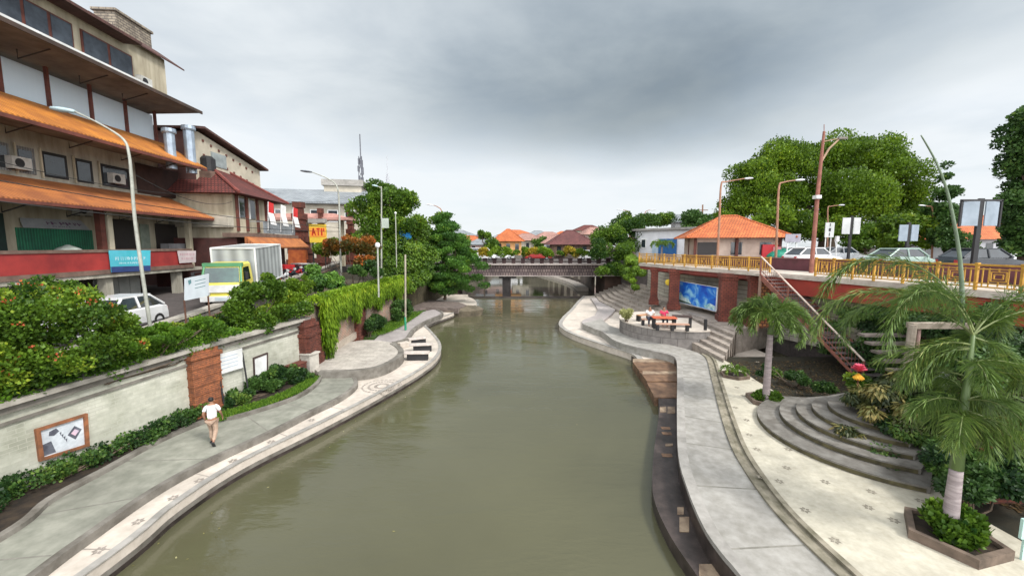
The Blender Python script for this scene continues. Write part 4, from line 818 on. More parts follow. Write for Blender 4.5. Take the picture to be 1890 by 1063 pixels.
# air conditioners and clutter on the market
def aircon(p, fr, label):
    t = empty('air_conditioner', p, label, 'air conditioner', 'air conditioners on the market'); q = lambda s, o, z: p+fr.d*s+fr.n*o+Vector((0, 0, z)); mb = MB()
    vs = [q(s, o, z) for s, o, z in ((0,0,0),(.8,0,0),(.8,.32,0),(0,.32,0),(0,0,.55),(.8,0,.55),(.8,.32,.55),(0,.32,.55))]; mb.add(vs, [(0,1,2,3),(7,6,5,4),(4,5,1,0),(5,6,2,1),(6,7,3,2),(7,4,0,3)]); mb.build('casing', mat('aircon_white', (.55, .55, .52), (.4, .4, .37), 3, .6), t)
    c = q(.3, .325, .28); mb = MB(); n = 14; mb.add([c]+[c+fr.d*.2*math.cos(a)+Vector((0, 0, .2*math.sin(a))) for a in [k*math.tau/n for k in range(n)]], [(0, k+1, (k+1) % n+1) for k in range(n)]); mb.build('fan_grille', dark, t); MB().tube([q(.1, 0, -.02), q(.1, .3, -.02)], .02, 4).tube([q(.7, 0, -.02), q(.7, .3, -.02)], .02, 4).build('bracket', dark, t)
for s, o_, z, lab in ((2.7, -2.26, 10.6, 'air conditioner between the square windows of the second floor'), (7.6, -2.26, 10.7, 'air conditioner at the far end of the second floor, before the dark loggia'), (5.5, -2.36, 8.75, 'air conditioner high on the wall right of the green shutter'), (8.9, -1.26, 16.5, 'air conditioner on the top storey wall beside the last window')): aircon(FA.P(s, o_, z), FA, lab)
wcab = mat('cable', (.03, .03, .03), (.02, .02, .02), 3, .7)
for k, (pa, pb, sg, lab) in enumerate([((-16.5, 5, 11.5), (-20.6, 28, 10.6), 1.0, 'dark cable looping from the left edge to the red roofed house'), ((-13.0, 14.2, 9.6), (-19.5, 28.4, 10.2), .5, 'thin cable from the tall street lamp to the red roofed house'), ((-20.0, 29.5, 10.9), (-23, 60, 14.5), .8, 'cable running from the red roofed house towards the radio mast')]):
    a, b = Vector(pa), Vector(pb); o = MB().tube([a.lerp(b, i/16)+Vector((0, 0, -4*sg*(i/16)*(1-i/16))) for i in range(17)], .014, 4).build('overhead_cable', wcab); tag(o, lab, 'cable', 'cables over the left street')
# ================================================================ LEFT BANK: vehicles, lamps, plants, person
rub = mat('rubber', (.02, .02, .02), (.012, .012, .012), 5, .8); rim_m = mat('wheel_rim', (.35, .36, .38), (.2, .2, .22), 5, .35, metallic=.6)
red_l = mat('tail_lamp', (.5, .02, .02), (.4, .02, .02), 3, .3); lampg = mat('lamp_lens', (.6, .62, .6), (.45, .46, .46), 3, .2)
def wheel(t, x, y, r, w, k=0):
    mb = MB(); n = 16; prof = [(r*.62, -w/2), (r*.95, -w/2), (r, -w*.3), (r, w*.3), (r*.95, w/2), (r*.62, w/2)]
    vs = []; m = len(prof)
    for a, h in prof:
        for j in range(n): th = j*math.tau/n; vs.append((x+h, y+a*math.cos(th), r+a*math.sin(th)))
    fs = [(i*n+j, i*n+(j+1) % n, ((i+1) % m)*n+(j+1) % n, ((i+1) % m)*n+j) for i in range(m) for j in range(n)]
    mb.add(vs, fs); wh = mb.build('wheel', rub, t, smooth=False)
    mb = MB(); s = 1 if x > 0 else -1; vs = [(x+s*w*.3, y+r*.63*math.cos(j*math.tau/n), r+r*.63*math.sin(j*math.tau/n)) for j in range(n)]+[(x-s*w*.3, y+r*.63*math.cos(j*math.tau/n), r+r*.63*math.sin(j*math.tau/n)) for j in range(n)]
    mb.add(vs+[(x+s*w*.42, y, r)], [(j, (j+1) % n, 2*n) for j in range(n)]+[(j, (j+1) % n, n+(j+1) % n, n+j) for j in range(n)]); mb.build('rim', rim_m, wh)
def loft(mb, secs):
    """secs: list of (y, [(x,z)...]) half sections mirrored"""
    vs = []; k = None
    for y, hs in secs:
        full = [(x, z) for x, z in hs]+[(-x, z) for x, z in reversed(hs)]; k = len(full); vs += [(x, y, z) for x, z in full]
    n = len(secs); fs = [(i*k+j, i*k+(j+1) % k, (i+1)*k+(j+1) % k, (i+1)*k+j) for i in range(n-1) for j in range(k)]+[tuple(range(k-1, -1, -1)), tuple((n-1)*k+j for j in range(k))]
    mb.add(vs, fs)
def car(label, paint, kind='hatch', group=None, name='parked_car'):
    """faces -Y, origin on the ground under its centre"""
    t = empty(name, (0, 0, 0), label, 'van' if kind == 'van' else 'car', group); L = 4.0; w = .84; mb = MB()
    belt = .98 if kind != 'van' else 1.15; hood = .86 if kind != 'van' else 1.0
    hs = lambda ww, b, zt: [(ww*.86, .22), (ww, .34), (ww*1.0, .6), (ww*.96, zt-.06), (ww*.86, zt)]
    loft(mb, [(-L/2, hs(w*.86, 0, .62)), (-L/2+.12, hs(w*.95, 0, .74)), (-1.1, hs(w, 0, hood)), (-.8, hs(w, 0, belt)), (.6, hs(w, 0, belt)), (1.5, hs(w, 0, belt)), (L/2-.1, hs(w*.95, 0, belt-.06)), (L/2, hs(w*.88, 0, belt-.2))]); mb.build('body', paint, t, smooth=False, bevel=.03)
    rf = 1.46 if kind != 'van' else 1.78; y0, y1, y2, y3 = (-.95, -.35, 1.1, 1.75) if kind == 'hatch' else ((-.95, -.35, .9, 1.6) if kind == 'sedan' else (-1.35, -.8, 1.75, 1.95))
    mb = MB(); wl_ = w*.88; wr = w*.72; loft(mb, [(y0, [(wl_, belt-.03), (wl_, belt)]), (y1, [(wl_, belt-.03), (wr, rf-.02)]), (y2, [(wl_, belt-.03), (wr, rf-.02)]), (y3, [(wl_, belt-.03), (wl_*.97, belt)])]); mb.build('windows', mat('car_glass', (.03, .04, .05), (.02, .025, .03), 2, .06, spec=.9), t)
    mb = MB(); mb.box((0, (y1+y2)/2, rf), (wr*2, y2-y1+.2, .10))
    for sx in (-1, 1):
        for a, b in (((wl_*1.01, y0, belt), (wr*1.01, y1, rf)), ((wl_*1.01, y3, belt), (wr*1.01, y2, rf)), ((wl_*1.01, .35, belt), (wr*1.01, .35, rf))): mb.tube([(sx*a[0], a[1], a[2]), (sx*b[0], b[1], b[2])], .055, 5)
    mb.build('roof', paint, t, bevel=.015)
    for sx in (-1, 1):
        for y in (-1.25, 1.25): wheel(t, sx*(w-.08), y, .31, .2)
        MB().box((sx*.58, -L/2+.03, .62), (.3, .12, .13)).build('headlight', lampg, t); MB().box((sx*.6, L/2-.04, .72), (.22, .1, .2)).build('tail_light', red_l, t); MB().box((sx*(w+.07), -.62, .98), (.14, .09, .1)).build('mirror', paint, t)
    MB().box((0, -L/2-.0, .42), (1.3, .08, .16)).build('grille', dark, t); return t
wpaint = mat('white_car_paint', (.72, .73, .74), (.66, .67, .68), 1, .25, spec=.6); spaint = mat('silver_car_paint', (.42, .44, .46), (.36, .38, .4), 1, .25, metallic=.4); rpaint = mat('red_car_paint', (.4, .03, .03), (.3, .02, .02), 1, .3); kpaint = mat('dark_car_paint', (.03, .035, .045), (.02, .025, .03), 1, .25)
c = place(car('white hatchback seen beyond the big bush, left of the tall street lamp', wpaint), (-16.5, 16.4, rz(16.4)+.01), .12); c.scale = (1, 1, 1)
c = place(car('white van parked under the red balcony behind the flowering bush', wpaint, 'van', name='parked_van'), (-18.6, 14.6, rz(14.6)+.01), .1)
# truck: faces the viewer
def truck():
    t = empty('box_truck', (0, 0, 0), 'box truck with yellow and green cab and pale grey cargo box on the street', 'truck'); gb = mat('cargo_box_grey', (.44, .47, .47), (.35, .375, .38), 1.2, .55, .1, kind='wave', bw=(.5,)); ye = mat('cab_yellow', (.68, .60, .10), (.58, .5, .08), 1.5, .35); gn = mat('cab_green', (.12, .34, .16), (.08, .26, .12), 1.5, .35)
    mb = MB(); mb.box((0, 2.1, 1.78), (1.9, 4.3, 1.95)); bx = mb.build('cargo_box', gb, t, bevel=.03)
    mb = MB()
    for sx in (-1, 1):
        for y in (-.06, 4.26): mb.box((sx*.95, y, 1.78), (.07, .07, 1.98))
        mb.box((sx*.95, 2.1, 2.76), (.07, 4.3, .07)); mb.box((sx*.95, 2.1, .83), (.07, 4.3, .07))
    for y in (-.06, 4.26): mb.box((0, y, 2.76), (1.9, .07, .07)); mb.box((0, y, .83), (1.9, .07, .07))
    mb.build('frame_edge', white, bx)
    mb = MB(); hs = lambda w, z0, z1: [(w, z0), (w*1.0, z0+.3), (w*.99, (z0+z1)/2), (w*.9, z1-.08), (w*.8, z1)]
    loft(mb, [(-1.75, hs(.80, .45, 1.18)), (-1.68, hs(.84, .42, 1.32)), (-1.40, hs(.84, .42, 2.05)), (-1.25, hs(.84, .42, 2.12)), (-.25, hs(.84, .42, 2.12))]); cab = mb.build('cab', ye, t)
    mb = MB(); mb.add([(-.74, -1.725, 1.27), (.74, -1.725, 1.27), (.68, -1.475, 1.93), (-.68, -1.475, 1.93)], [(0, 1, 2, 3)]); mb.build('windscreen', mat('windscreen_glass', (.05, .12, .10), (.02, .05, .05), 1.5, .08, spec=.9), cab)
    mb = MB(); mb.box((0, -1.36, 2.06), (1.6, .22, .16)); mb.tube([(-.80, -1.68, 1.28), (-.74, -1.42, 1.98)], .05, 6); mb.tube([(.80, -1.68, 1.28), (.74, -1.42, 1.98)], .05, 6); mb.build('green_visor', gn, cab)
    for sx in (-1, 1):
        mb = MB(); mb.add([(sx*.852, -1.45, 1.3), (sx*.852, -.6, 1.3), (sx*.80, -.6, 1.92), (sx*.80, -1.3, 1.92)], [(0, 1, 2, 3), (3, 2, 1, 0)]); mb.build('side_window', glass(), cab)
        MB().box((sx*.62, -1.76, .80), (.3, .06, .2)).build('headlight', lampg, cab); mb = MB(); mb.tube([(sx*.84, -1.5, 1.75), (sx*1.06, -1.72, 1.75)], .02, 5); mb.box((sx*1.08, -1.74, 1.58), (.12, .06, .34)); mb.build('mirror', dark, cab)
        for y in (-1.0, 3.1): wheel(t, sx*.76, y, .37, .24)
    MB().box((0, -1.79, .98), (1.5, .05, .34)).build('white_panel', white, cab); MB().box((0, -1.80, .52), (1.7, .14, .24)).build('bumper', white, t); MB().box((0, -1.885, .52), (.5, .02, .14)).build('number_plate', mat('plate', (.5, .58, .62), (.42, .5, .55), 3, .5), t); MB().box((0, 1.6, .62), (.8, 5.2, .2)).build('chassis', dark, t)
    return t
tr = truck(); place(tr, (-13.9+.35, 20.4, 4.06)); tr.rotation_euler = (math.radians(2.6), 0, math.radians(15)); tr.location = (-14.0-.75, 21.4, 4.12); tr.scale = (1.06, 1.06, 1.06)
# motorbikes
def moto(label, paint):
    t = empty('parked_motorbike', (0, 0, 0), label, 'motorbike', 'motorbikes parked beside the brick gate')
    for y in (-.62, .62):
        mb = MB(); n = 12; mb.tube([(0, y+.27*math.cos(a), .3+.27*math.sin(a)) for a in np.linspace(0, math.tau, n+1)], .05, 6, cap=False); mb.build('wheel', rub, t)
    mb = MB(); mb.tube([(0, -.62, .3), (0, -.45, .75), (0, -.42, 1.0)], [.05, .08, .06], 6); mb.tube([(0, -.4, .7), (0, -.15, .45), (0, .3, .5), (0, .7, .75)], [.12, .14, .17, .08], 8); mb.build('body', paint, t, smooth=True)
    MB().box((0, .25, .78), (.26, .72, .12)).build('seat', dark, t, bevel=.03); MB().tube([(-.33, -.38, 1.05), (0, -.44, 1.0), (.33, -.38, 1.05)], .022, 6).build('handlebar', dark, t); MB().box((0, -.5, .9), (.18, .12, .16)).build('headlight', lampg, t); return t
cols = [rpaint, wpaint, kpaint, rpaint, mat('blue_paint', (.04, .07, .3), (.03, .05, .22), 2, .35), wpaint]
mn = ['red motorbike parked nearest the cargo truck', 'white motorbike second from the truck', 'black motorbike third from the truck', 'red motorbike before the orange gate base', 'blue motorbike near the far end of the row', 'white motorbike at the far end of the row by the parapet']
for k in range(6):
    y = 28.5+k*1.6; place(moto(mn[k], cols[k]), (-16.9-.35*k*.95, y, rz(y)+.01), 1.2)
t = empty('red_barrier', (-19.5, 31, 4.4), 'red cloth covered stall table behind the cargo truck', 'stall'); MB().box((-19.0, 33, 5.05), (1.8, 1.0, 1.1), -.3).build('red_cloth', mat('red_cloth', (.5, .015, .02), (.36, .01, .015), 2, .8, .2), t)
t2 = empty('red_barrier', (-19.8, 37.5, 4.5), 'low red stall table with a white top before the brick gate', 'stall'); MB().box((-19.4, 37.5, 5.0), (2.2, .8, .8), -.3).build('red_cloth', MATS['red_cloth'], t2); MB().box((-19.4, 37.5, 5.45), (2.3, .9, .1), -.3).build('table_top', white, t2)
# lamps
def lamp(name, base, path, r, label, m, head_len=.9, group=None, headm=None, hd=None):
    """tapered pole through the given points, cobra head at its end"""
    base = Vector(base); t = empty(name, base, label, 'street lamp', group); P = [base]+[Vector(p) for p in path]; pl = spline(P, 6) if len(P) > 3 else P; n = len(pl)
    MB().tube(pl, [r*(1-.6*i/(n-1)) for i in range(n)], 10).build('pole', m, t, smooth=True)
    MB().lathe([(r*1.5, 0), (r*1.5, .25), (r*1.05, .35)], base, 12).build('base_collar', m, t)
    d = (P[-1]-P[-2]); d.z *= .3; d.normalize(); q = P[-1]; sd = Vector((-d.y, d.x, 0)).normalized(); mb = MB()
    secs = [(0, .05, .05), (.15, .10, .07), (.5, .17, .09), (.85, .14, .07), (1.0, .04, .03)]; vs = []
    for s, w, h in secs:
        for a in range(8): th = a*math.tau/8; vs.append(q+d*(s*head_len)+sd*(w*math.cos(th))+Vector((0, 0, h*math.sin(th))))
    mb.add(vs, [(i*8+j, i*8+(j+1) % 8, (i+1)*8+(j+1) % 8, (i+1)*8+j) for i in range(4) for j in range(8)]+[tuple(range(7, -1, -1)), tuple(range(32, 40))]); mb.build('lamp_head', headm or mat('lamp_housing', (.42, .55, .58), (.33, .44, .47), 3, .4), t, smooth=True); return t
lamp('street_lamp', (-12.95, 14.2, 2.95), [D(252, 430, 14.2), D(243, 330, 14.2), D(238, 285, 14.2), D(228, 258, 14.25), D(190, 232, 14.3), D(138, 206, 14.4)], .062, 'tall pale grey street lamp rising from the terrace in front of the orange awnings', steel, .95)
lamp('street_lamp', (D(628, 470, 33).x, 33, rz(33)), [D(627, 430, 33), D(626, 380, 33), D(622, 345, 33), D(605, 330, 33), D(576, 318, 33)], .09, 'pale street lamp with a long dark head leaning over the street near the yellow sign', steel, .95, headm=mat('dark_housing', (.1, .11, .13), (.07, .08, .09), 3, .4))
lamp('street_lamp', (D(704, 520, 36).x, 36, 4.0), [D(704, 430, 36), D(704, 352, 36), D(702, 347, 36.0), D(697, 344, 36)], .08, 'white pole with a small square plate in front of the leafy trees', steel, .5)
pq = D(711, 412, 35.8); o = MB().box(pq, (.62, .05, .85)).build('pole_sign', mat('pale_green_plate', (.42, .48, .42), (.34, .4, .35), 3, .6)); tag(o, 'small square pale green plate fixed to the white pole', 'sign')
p = D(731, 470, 37); t = empty('thin_pole', (p.x, 37, 3.9), 'short thin white pole left of the blue banner in the trees', 'pole'); MB().tube([(p.x, 37, 3.9), D(730, 395, 37)], .045).build('shaft', steel, t); MB().lathe([(.09, 0), (.12, .1), (.02, .2)], D(730, 395, 37), 8).build('cap', white, t)
p = D(748, 588, 30); t = empty('thin_pole', (p.x, 30, .8), 'thin pale pole with a green foot standing on the lawn by the vines', 'pole'); MB().tube([(p.x, 30, .8), D(748, 470, 30)], .07).build('shaft', mat('dull_pole', (.4, .36, .28), (.28, .25, .2), 4, .7), t); MB().tube([(p.x, 30, .8), (p.x, 30, 1.8)], .085).build('painted_foot', mat('foot_green', (.02, .3, .16), (.015, .22, .12), 3, .6), t)
p = D(697, 490, 27); t = empty('garden_lamp', (p.x, 27, 3.7), 'short garden lamp with a round white globe by the red shrub', 'garden lamp'); q = D(697, 458, 27); MB().tube([(p.x, 27, 3.7), q], .06).build('post', steel, t); MB().lathe([(.05, 0), (.15, .08), (.18, .2), (.12, .34), (.02, .38)], q, 10).build('globe', white, t, smooth=True)
# blue banner in the trees
q = [D(735, 415, 39.4), D(755, 408, 39.4), D(760, 440, 39.4), D(740, 446, 39.4)]; mb = MB(); slab(mb, q, (0, -1, 0), .03); o = mb.build('blue_banner', mat('blue_cloth', (.02, .18, .55), (.04, .34, .6), 1.5, .8)); tag(o, 'bright blue cloth banner hanging among the trees', 'banner')
# white sign on posts behind the parapet
q = [hit(u, v, (-14.2, 15), (-13.7, 19)) for u, v in [(340, 514), (385, 505), (384, 546), (340, 555)]]; t = empty('white_sign_board', (q[3].x, q[3].y, 3.0), 'white sign board on thin rusty posts in front of the truck', 'sign'); mb = MB(); slab(mb, q, (1, -.3, 0), .03); mb.build('board', mat('sign_white', (.62, .68, .72), (.55, .6, .65), 2, .5), t)
def dd(t_, fr, qq): pass
n_ = Vector((1, -.3, 0)).normalized(); mb = MB(); qq = [p+n_*.034 for p in q]; flat(mb, qq, [(.12, .12), (.24, .1), (.26, .26), (.16, .34)], n_)
for k in range(3): flat(mb, qq, [(.4, .2+.16*k), (.85, .18+.16*k), (.85, .21+.16*k), (.4, .23+.16*k)], n_)
mb.build('emblem', mat('emblem_teal', (.12, .26, .28), (.1, .2, .22), 3, .7), t)
for a in (q[3], q[2]): MB().tube([(a.x, a.y, 3.0), (a.x, a.y, a.z+.02)], .035).build('post', mat('rusty_post', (.16, .07, .04), (.08, .04, .03), 4, .8), t)
t = empty('terracotta_box', (-13.9, 16.6, 3.0), 'small orange terracotta block between the sign posts', 'block'); MB().box((-13.9, 16.6, 3.25), (.7, .5, .55), .2, taper=.9).build('block', mat('terracotta', (.42, .15, .05), (.3, .1, .04), 3, .85), t)
# stone benches on the pale promenade
def bench(u, v, label, rz_, L=1.5):
    p = G(u, v, .5); t = empty('stone_bench', p, label, 'bench', 'stone slab benches on the promenade'); t.rotation_euler.z = rz_
    def b(nm, c, d, m): mb = MB(); mb.box(Vector(c)+p, d); return mb.build(nm, m, t, bevel=.02)
    b('seat', (0, 0, .44), (L, .5, .1), mat('pale_seat_stone', (.56, .5, .46), (.45, .4, .36), 4, .7)); b('support', (.1, 0, .19), (L*.78, .32, .38), dark); return t  # support coloured black to stand in for the shade under the seat slab
bench(768, 664, 'stone bench with base coloured black for shade, nearest the viewer on the pale promenade', .05, 1.55); bench(777, 648, 'middle stone bench of the three on the pale promenade', .15, 1.45); bench(770, 636, 'farthest stone bench of the three, turned towards the river bend', .5, 1.2)
o = MB().box(G(745, 641, .5)+Vector((0, 0, .18)), (.7, .4, .36), .8).build('stone_stool', pale, bevel=.03); tag(o, 'low pale stone block left of the farthest bench', 'block')
# stone landing at the far left edge
o = MB().lathe([(1.9, -.9), (2.1, .1), (1.7, .32), (.3, .4)], G(848, 572, .5), 18, 1.2, .8).build('stone_jetty', mat('mossy_rock', (.16, .13, .09), (.07, .06, .04), 2, .9, .6)); tag(o, 'rounded mossy stone jetty at the left river edge below the layered tree', 'jetty')
# ---------------------------------------------------------------- plants, left
def bush(name, base, label, cl, n, size, m, group=None, cat='bush', stems=5, **kw):
    base = Vector(base); t = empty(name, base, label, cat, group); mb = MB()
    for k in range(stems): c = cl[random.randrange(len(cl))]; limb(mb, base+Vector((random.uniform(-.15, .15), random.uniform(-.15, .15), -.05)), Vector(tuple(c[0])), .035, .012, .2, 5, 3)
    mb.build('stems', bark, t); crown('foliage', cl, n, size, m, t, **kw); return t
def ell(c, r, k, **kw): return blobs(c, r, k, **kw)
# the big flowering bush on the near terrace
big = []
for (u, v, Y, r) in [(-10, 600, 10.2, .95), (60, 590, 10.6, .95), (130, 580, 11.2, .85), (190, 600, 11.8, .75), (40, 650, 10.3, .8), (120, 640, 11.0, .75), (200, 630, 11.8, .6), (20, 695, 10.1, .5), (75, 685, 10.5, .5), (130, 670, 11, .5), (185, 655, 11.6, .5), (235, 640, 12.3, .45), (225, 600, 12.4, .5), (-60, 660, 9.8, .9), (0, 700, 10.0, .55), (-90, 580, 9.4, 1.2), (100, 550, 12.4, .7)]:
    big += blobs(D(u, v, Y), r, 9, sub=.42)
b = bush('flowering_bush', (-13.9, 10.4, 2.95), 'huge dense bush with scattered orange blossoms spilling over the near end of the wall', big, 44000, .085, L_mid, flat=.9, cvar=.35, bias=.06)
fl = [(c, .10) for (c, r) in random.sample(big, 34)]; fl = [(c+np.array([.25, -.25, .25]), r) for c, r in fl]; crown('blossoms', fl, 260, .055, L_pink, b, up=1)
sd = []
for (u, v, Y, r) in [(235, 640, 12.4, .35), (290, 630, 13.2, .33), (340, 618, 14.0, .33), (390, 605, 15, .33), (300, 610, 13.8, .3), (370, 596, 15.5, .3), (255, 618, 13.0, .3)]: sd += blobs(D(u, v, Y), (r*1.5, r*1.5, r*.7), 5, sub=.5)
bush('low_shrub', (-12.7, 13.6, 3.0), 'low bright green ground shrub along the wall top between the big bush and the lamp', sd, 12000, .085, L_gr, flat=.7, up=1.2)
tl = [Vector((-13.5, 7, 0)), Vector((-13.4, 9.6, 0)), Vector((-12.75, 13.0, 0)), Vector((-12.3, 15.2, 0)), Vector((-11.9, 17, 0)), Vector((-11.1, 19.6, 0))]
bush('terrace_planting', (-12.6, 12, 3.0), 'continuous bright green ground planting right behind the coping of the long wall', strip(tl, 46, 3, .36, 3.36, .7), 26000, .085, leafmat('leaf_terrace', (.02, .07, .008), (.13, .27, .02), (.3, .42, .05), .3), stems=14, cat='planting', cvar=.35, up=.8)
bush('terrace_planting', (-13.6, 17, 3.1), 'looser green and brown planting along the outer face of the street parapet', strip([Vector((-14.0, 13.5, 0)), Vector((-13.6, 17, 0)), Vector((-13.2, 20, 0)), Vector((-14.0, 25, 0)), Vector((-15.2, 30, 0))], 26, 2, .42, 3.55, .8), 13000, .11, L_mid, stems=10, cat='planting', cvar=.45)
b3 = []
for (u, v, Y, r) in [(470, 560, 17.8, .9), (430, 585, 17.4, .6), (510, 545, 18.8, .7), (480, 600, 17.6, .55), (520, 580, 18.8, .6), (455, 540, 18.2, .55), (560, 575, 19.8, .5), (495, 525, 19, .5)]: b3 += blobs(D(u, v, Y), r, 7, sub=.42)
bush('dark_bush', (-11.9, 17.9, 3.0), 'dark green bush with a few red flowers on the terrace in front of the truck', b3, 15000, .11, L_mid, flat=.9)
b4 = []
for (u, v, Y, r) in [(545, 540, 22.5, .8), (565, 525, 24, .6), (530, 555, 21.5, .6), (590, 560, 22.5, .4)]: b4 += blobs(D(u, v, Y), r, 6, sub=.42)
bush('yellow_green_bush', (-12.2, 22, 3.3), 'yellow-green shrub at the start of the vine curtain', b4, 8000, .10, L_yel, flat=.8)
b5 = []
for (u, v, Y, r) in [(595, 520, 26, 1.0), (580, 505, 26.5, .7), (618, 525, 26, .7), (640, 540, 26, .5)]: b5 += blobs(D(u, v, Y), r, 7, sub=.4)
bush('round_shrub', (-12.4, 26, 3.6), 'rounded mid green shrub with drooping stems between parapet and vine wall', b5, 9000, .13, leafmat('leaf_fresh', (.02, .07, .01), (.10, .22, .025), (.2, .34, .04)), droop=.5, up=.1)
b6 = []
for (u, v, Y, r) in [(650, 470, 31, 1.2), (672, 455, 32, 1.1), (640, 450, 33, .9), (680, 480, 31, .9), (615, 462, 33, .9)]: b6 += blobs(D(u, v, Y), r, 7, sub=.42)
bush('red_leaved_shrub', (-12.4, 31, 3.8), 'shrub with orange and red leaves beside the garden lamp', b6, 8000, .16, L_red, cvar=.5)
bush('green_shrub', (-15.4, 33, 4.0), 'light green shrub growing over the parapet below the yellow sign', blobs(D(612, 460, 34), (1.6, 1.2, .9), 9), 5000, .16, L_yel)
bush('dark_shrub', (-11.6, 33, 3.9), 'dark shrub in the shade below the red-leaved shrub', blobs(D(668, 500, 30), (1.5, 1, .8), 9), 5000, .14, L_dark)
# vine curtain
def curtain(name, line, ztop, hang, n, m, label, w=.045, spread=.35):
    L = len(line); cum = [0]
    for a, b in zip(line, line[1:]): cum.append(cum[-1]+(Vector(b)-Vector(a)).length)
    tot = cum[-1]; cen = []; ds = []; ln = []; var = []; sd = []
    for k in range(n):
        s = random.random()*tot; i = max(j for j in range(L-1) if cum[j] <= s); f = (s-cum[i])/(cum[i+1]-cum[i]); p = Vector(line[i]).lerp(Vector(line[i+1]), f); d = (Vector(line[i+1])-Vector(line[i])).normalized(); nn = Vector((d.y, -d.x, 0))
        zt = ztop(s/tot)+random.uniform(-.1, .18); h = hang(s/tot)*(.75+.35*math.sin(s*2.1)*math.sin(s*.7+1)+random.uniform(-.2, .15)); ofs = random.uniform(.05, spread); q = Vector((p.x, p.y, zt))+nn*ofs+d*random.uniform(-.1, .1); z = 0; v0 = random.random()
        while z < h:
            l = random.uniform(.18, .4); cen.append(tuple(q)); dd_ = Vector((random.uniform(-.35, .35), random.uniform(-.35, .35), -1)).normalized(); ds.append(tuple(dd_)); sd.append(tuple(Vector((d.x+random.uniform(-.5, .5), d.y, random.uniform(-.2, .2))).normalized())); ln.append(l); var.append(v0*.5+.45*(1-z/max(h, .1))+random.uniform(-.12, .12)); q = q+Vector((0, 0, -l*.6)); z += l*.6
    p0 = line[0]; t = empty(name, (p0[0], p0[1], 1.2), label, 'vine'); leafmesh('hanging_stems', np.array(cen), np.array(ds), np.array(sd), np.array(ln), w, np.array(var), m, t)
    mb = MB(); mb.tube([Vector((p[0], p[1], ztop(i/(L-1))-.02))+Vector((.1, 0, 0)) for i, p in enumerate(line)], .05, 5); mb.build('runner', bark, t)
    cl = [(np.array([Vector(line[0]).lerp(Vector(line[-1]), 0).x, 0, 0]), .1)]
    top = []
    for i in range(L-1):
        for q in range(8): p = Vector(line[i]).lerp(Vector(line[i+1]), q/8); top.append((np.array([p.x-.15, p.y, ztop((i+q/8)/(L-1))+.05]), .42))
    crown('top_growth', top, n*3, .12, m, t, up=.8, flat=.6); return t
VL = [(-10.2, 20.9, 0), (-10.35, 24, 0), (-10.5, 28, 0), (-10.3, 33, 0), (-10.0, 37.6, 0)]
curtain('vine_curtain', VL, lambda s: 4.25-.1*s, lambda s: 1.75-.25*s if s > .12 else 2.7, 3600, L_vine, 'long curtain of yellow-green vines hanging over the wall behind the round patio')
# hedges at the foot of the wall
hl = [p+Vector((.36, 0, 0)) for p in (WL[0], WL[1], WL[2]+Vector((.05, .3, 0)))]
bush('low_hedge', (-12.7, 10, .76), 'long low dark hedge at the foot of the pale wall under the framed poster', strip(hl, 34, 3, .26, 1.0, .55), 17000, .075, L_dark, stems=12, cat='hedge', cvar=.4)
cl = []
for (u, v, Y, r) in [(445, 728, 16.1, .5), (480, 712, 17.0, .6), (520, 700, 17.9, .62), (555, 700, 18.6, .5), (500, 690, 17.6, .45), (425, 745, 15.6, .4), (535, 688, 18.4, .45)]: cl += blobs(D(u, v, Y), (r*1.1, r*1.1, r*.75), 6, sub=.45)
bush('planted_shrub', (-10.6, 17.2, .76), 'dense dark green shrub bed below the small framed picture', cl, 15000, .095, L_dark, stems=9, cvar=.4)
def grass(name, polyline_pts, n, h, m, label, z, kind='stuff', jitter=.4):
    pts = []
    for i in range(n):
        f = random.random()*(len(polyline_pts)-1); a = int(min(f, len(polyline_pts)-2)); p = Vector(polyline_pts[a]).lerp(Vector(polyline_pts[a+1]), f-a); pts.append((p.x+random.uniform(-1, 1)*jitter, p.y+random.uniform(-1, 1)*jitter, z))
    cen = np.array(pts); d = unit(np.array([0, 0, 1.0])+RNG.normal(0, .4, (n, 3))); sdv = unit(np.cross(d, rnd(n))); o = leafmesh(name, cen, d, sdv, RNG.uniform(.5, 1.3, n)*h, .018, RNG.uniform(.1, .95, n), m); tag(o, label, 'grass', kind=kind); return o
gl_ = [G(u, v, .8) for u, v in [(410, 773), (440, 762), (490, 748), (540, 728), (572, 712), (584, 698)]]
grass('grass', [p+Vector((-.25, .12, 0)) for p in gl_], 14000, .12, L_gr, 'bright strip of short grass between the kerb and the dark shrub bed', .76, jitter=.30)
grass('grass', [Vector((-9.9, 28.5, 0)), Vector((-9.4, 31, 0)), Vector((-9.3, 34, 0)), Vector((-9.2, 37, 0))], 9000, .2, L_gr, 'sloping lawn between the vine wall and the far path', .82, jitter=.7)
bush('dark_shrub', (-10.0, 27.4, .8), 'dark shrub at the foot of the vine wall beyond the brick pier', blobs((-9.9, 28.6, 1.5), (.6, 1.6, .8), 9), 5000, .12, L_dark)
bush('dark_shrub', (-9.8, 33, .8), 'dark shrub in the shadow under the far end of the vines', blobs((-9.6, 34, 1.6), (.7, 2.4, .9), 10), 5000, .14, L_dark)
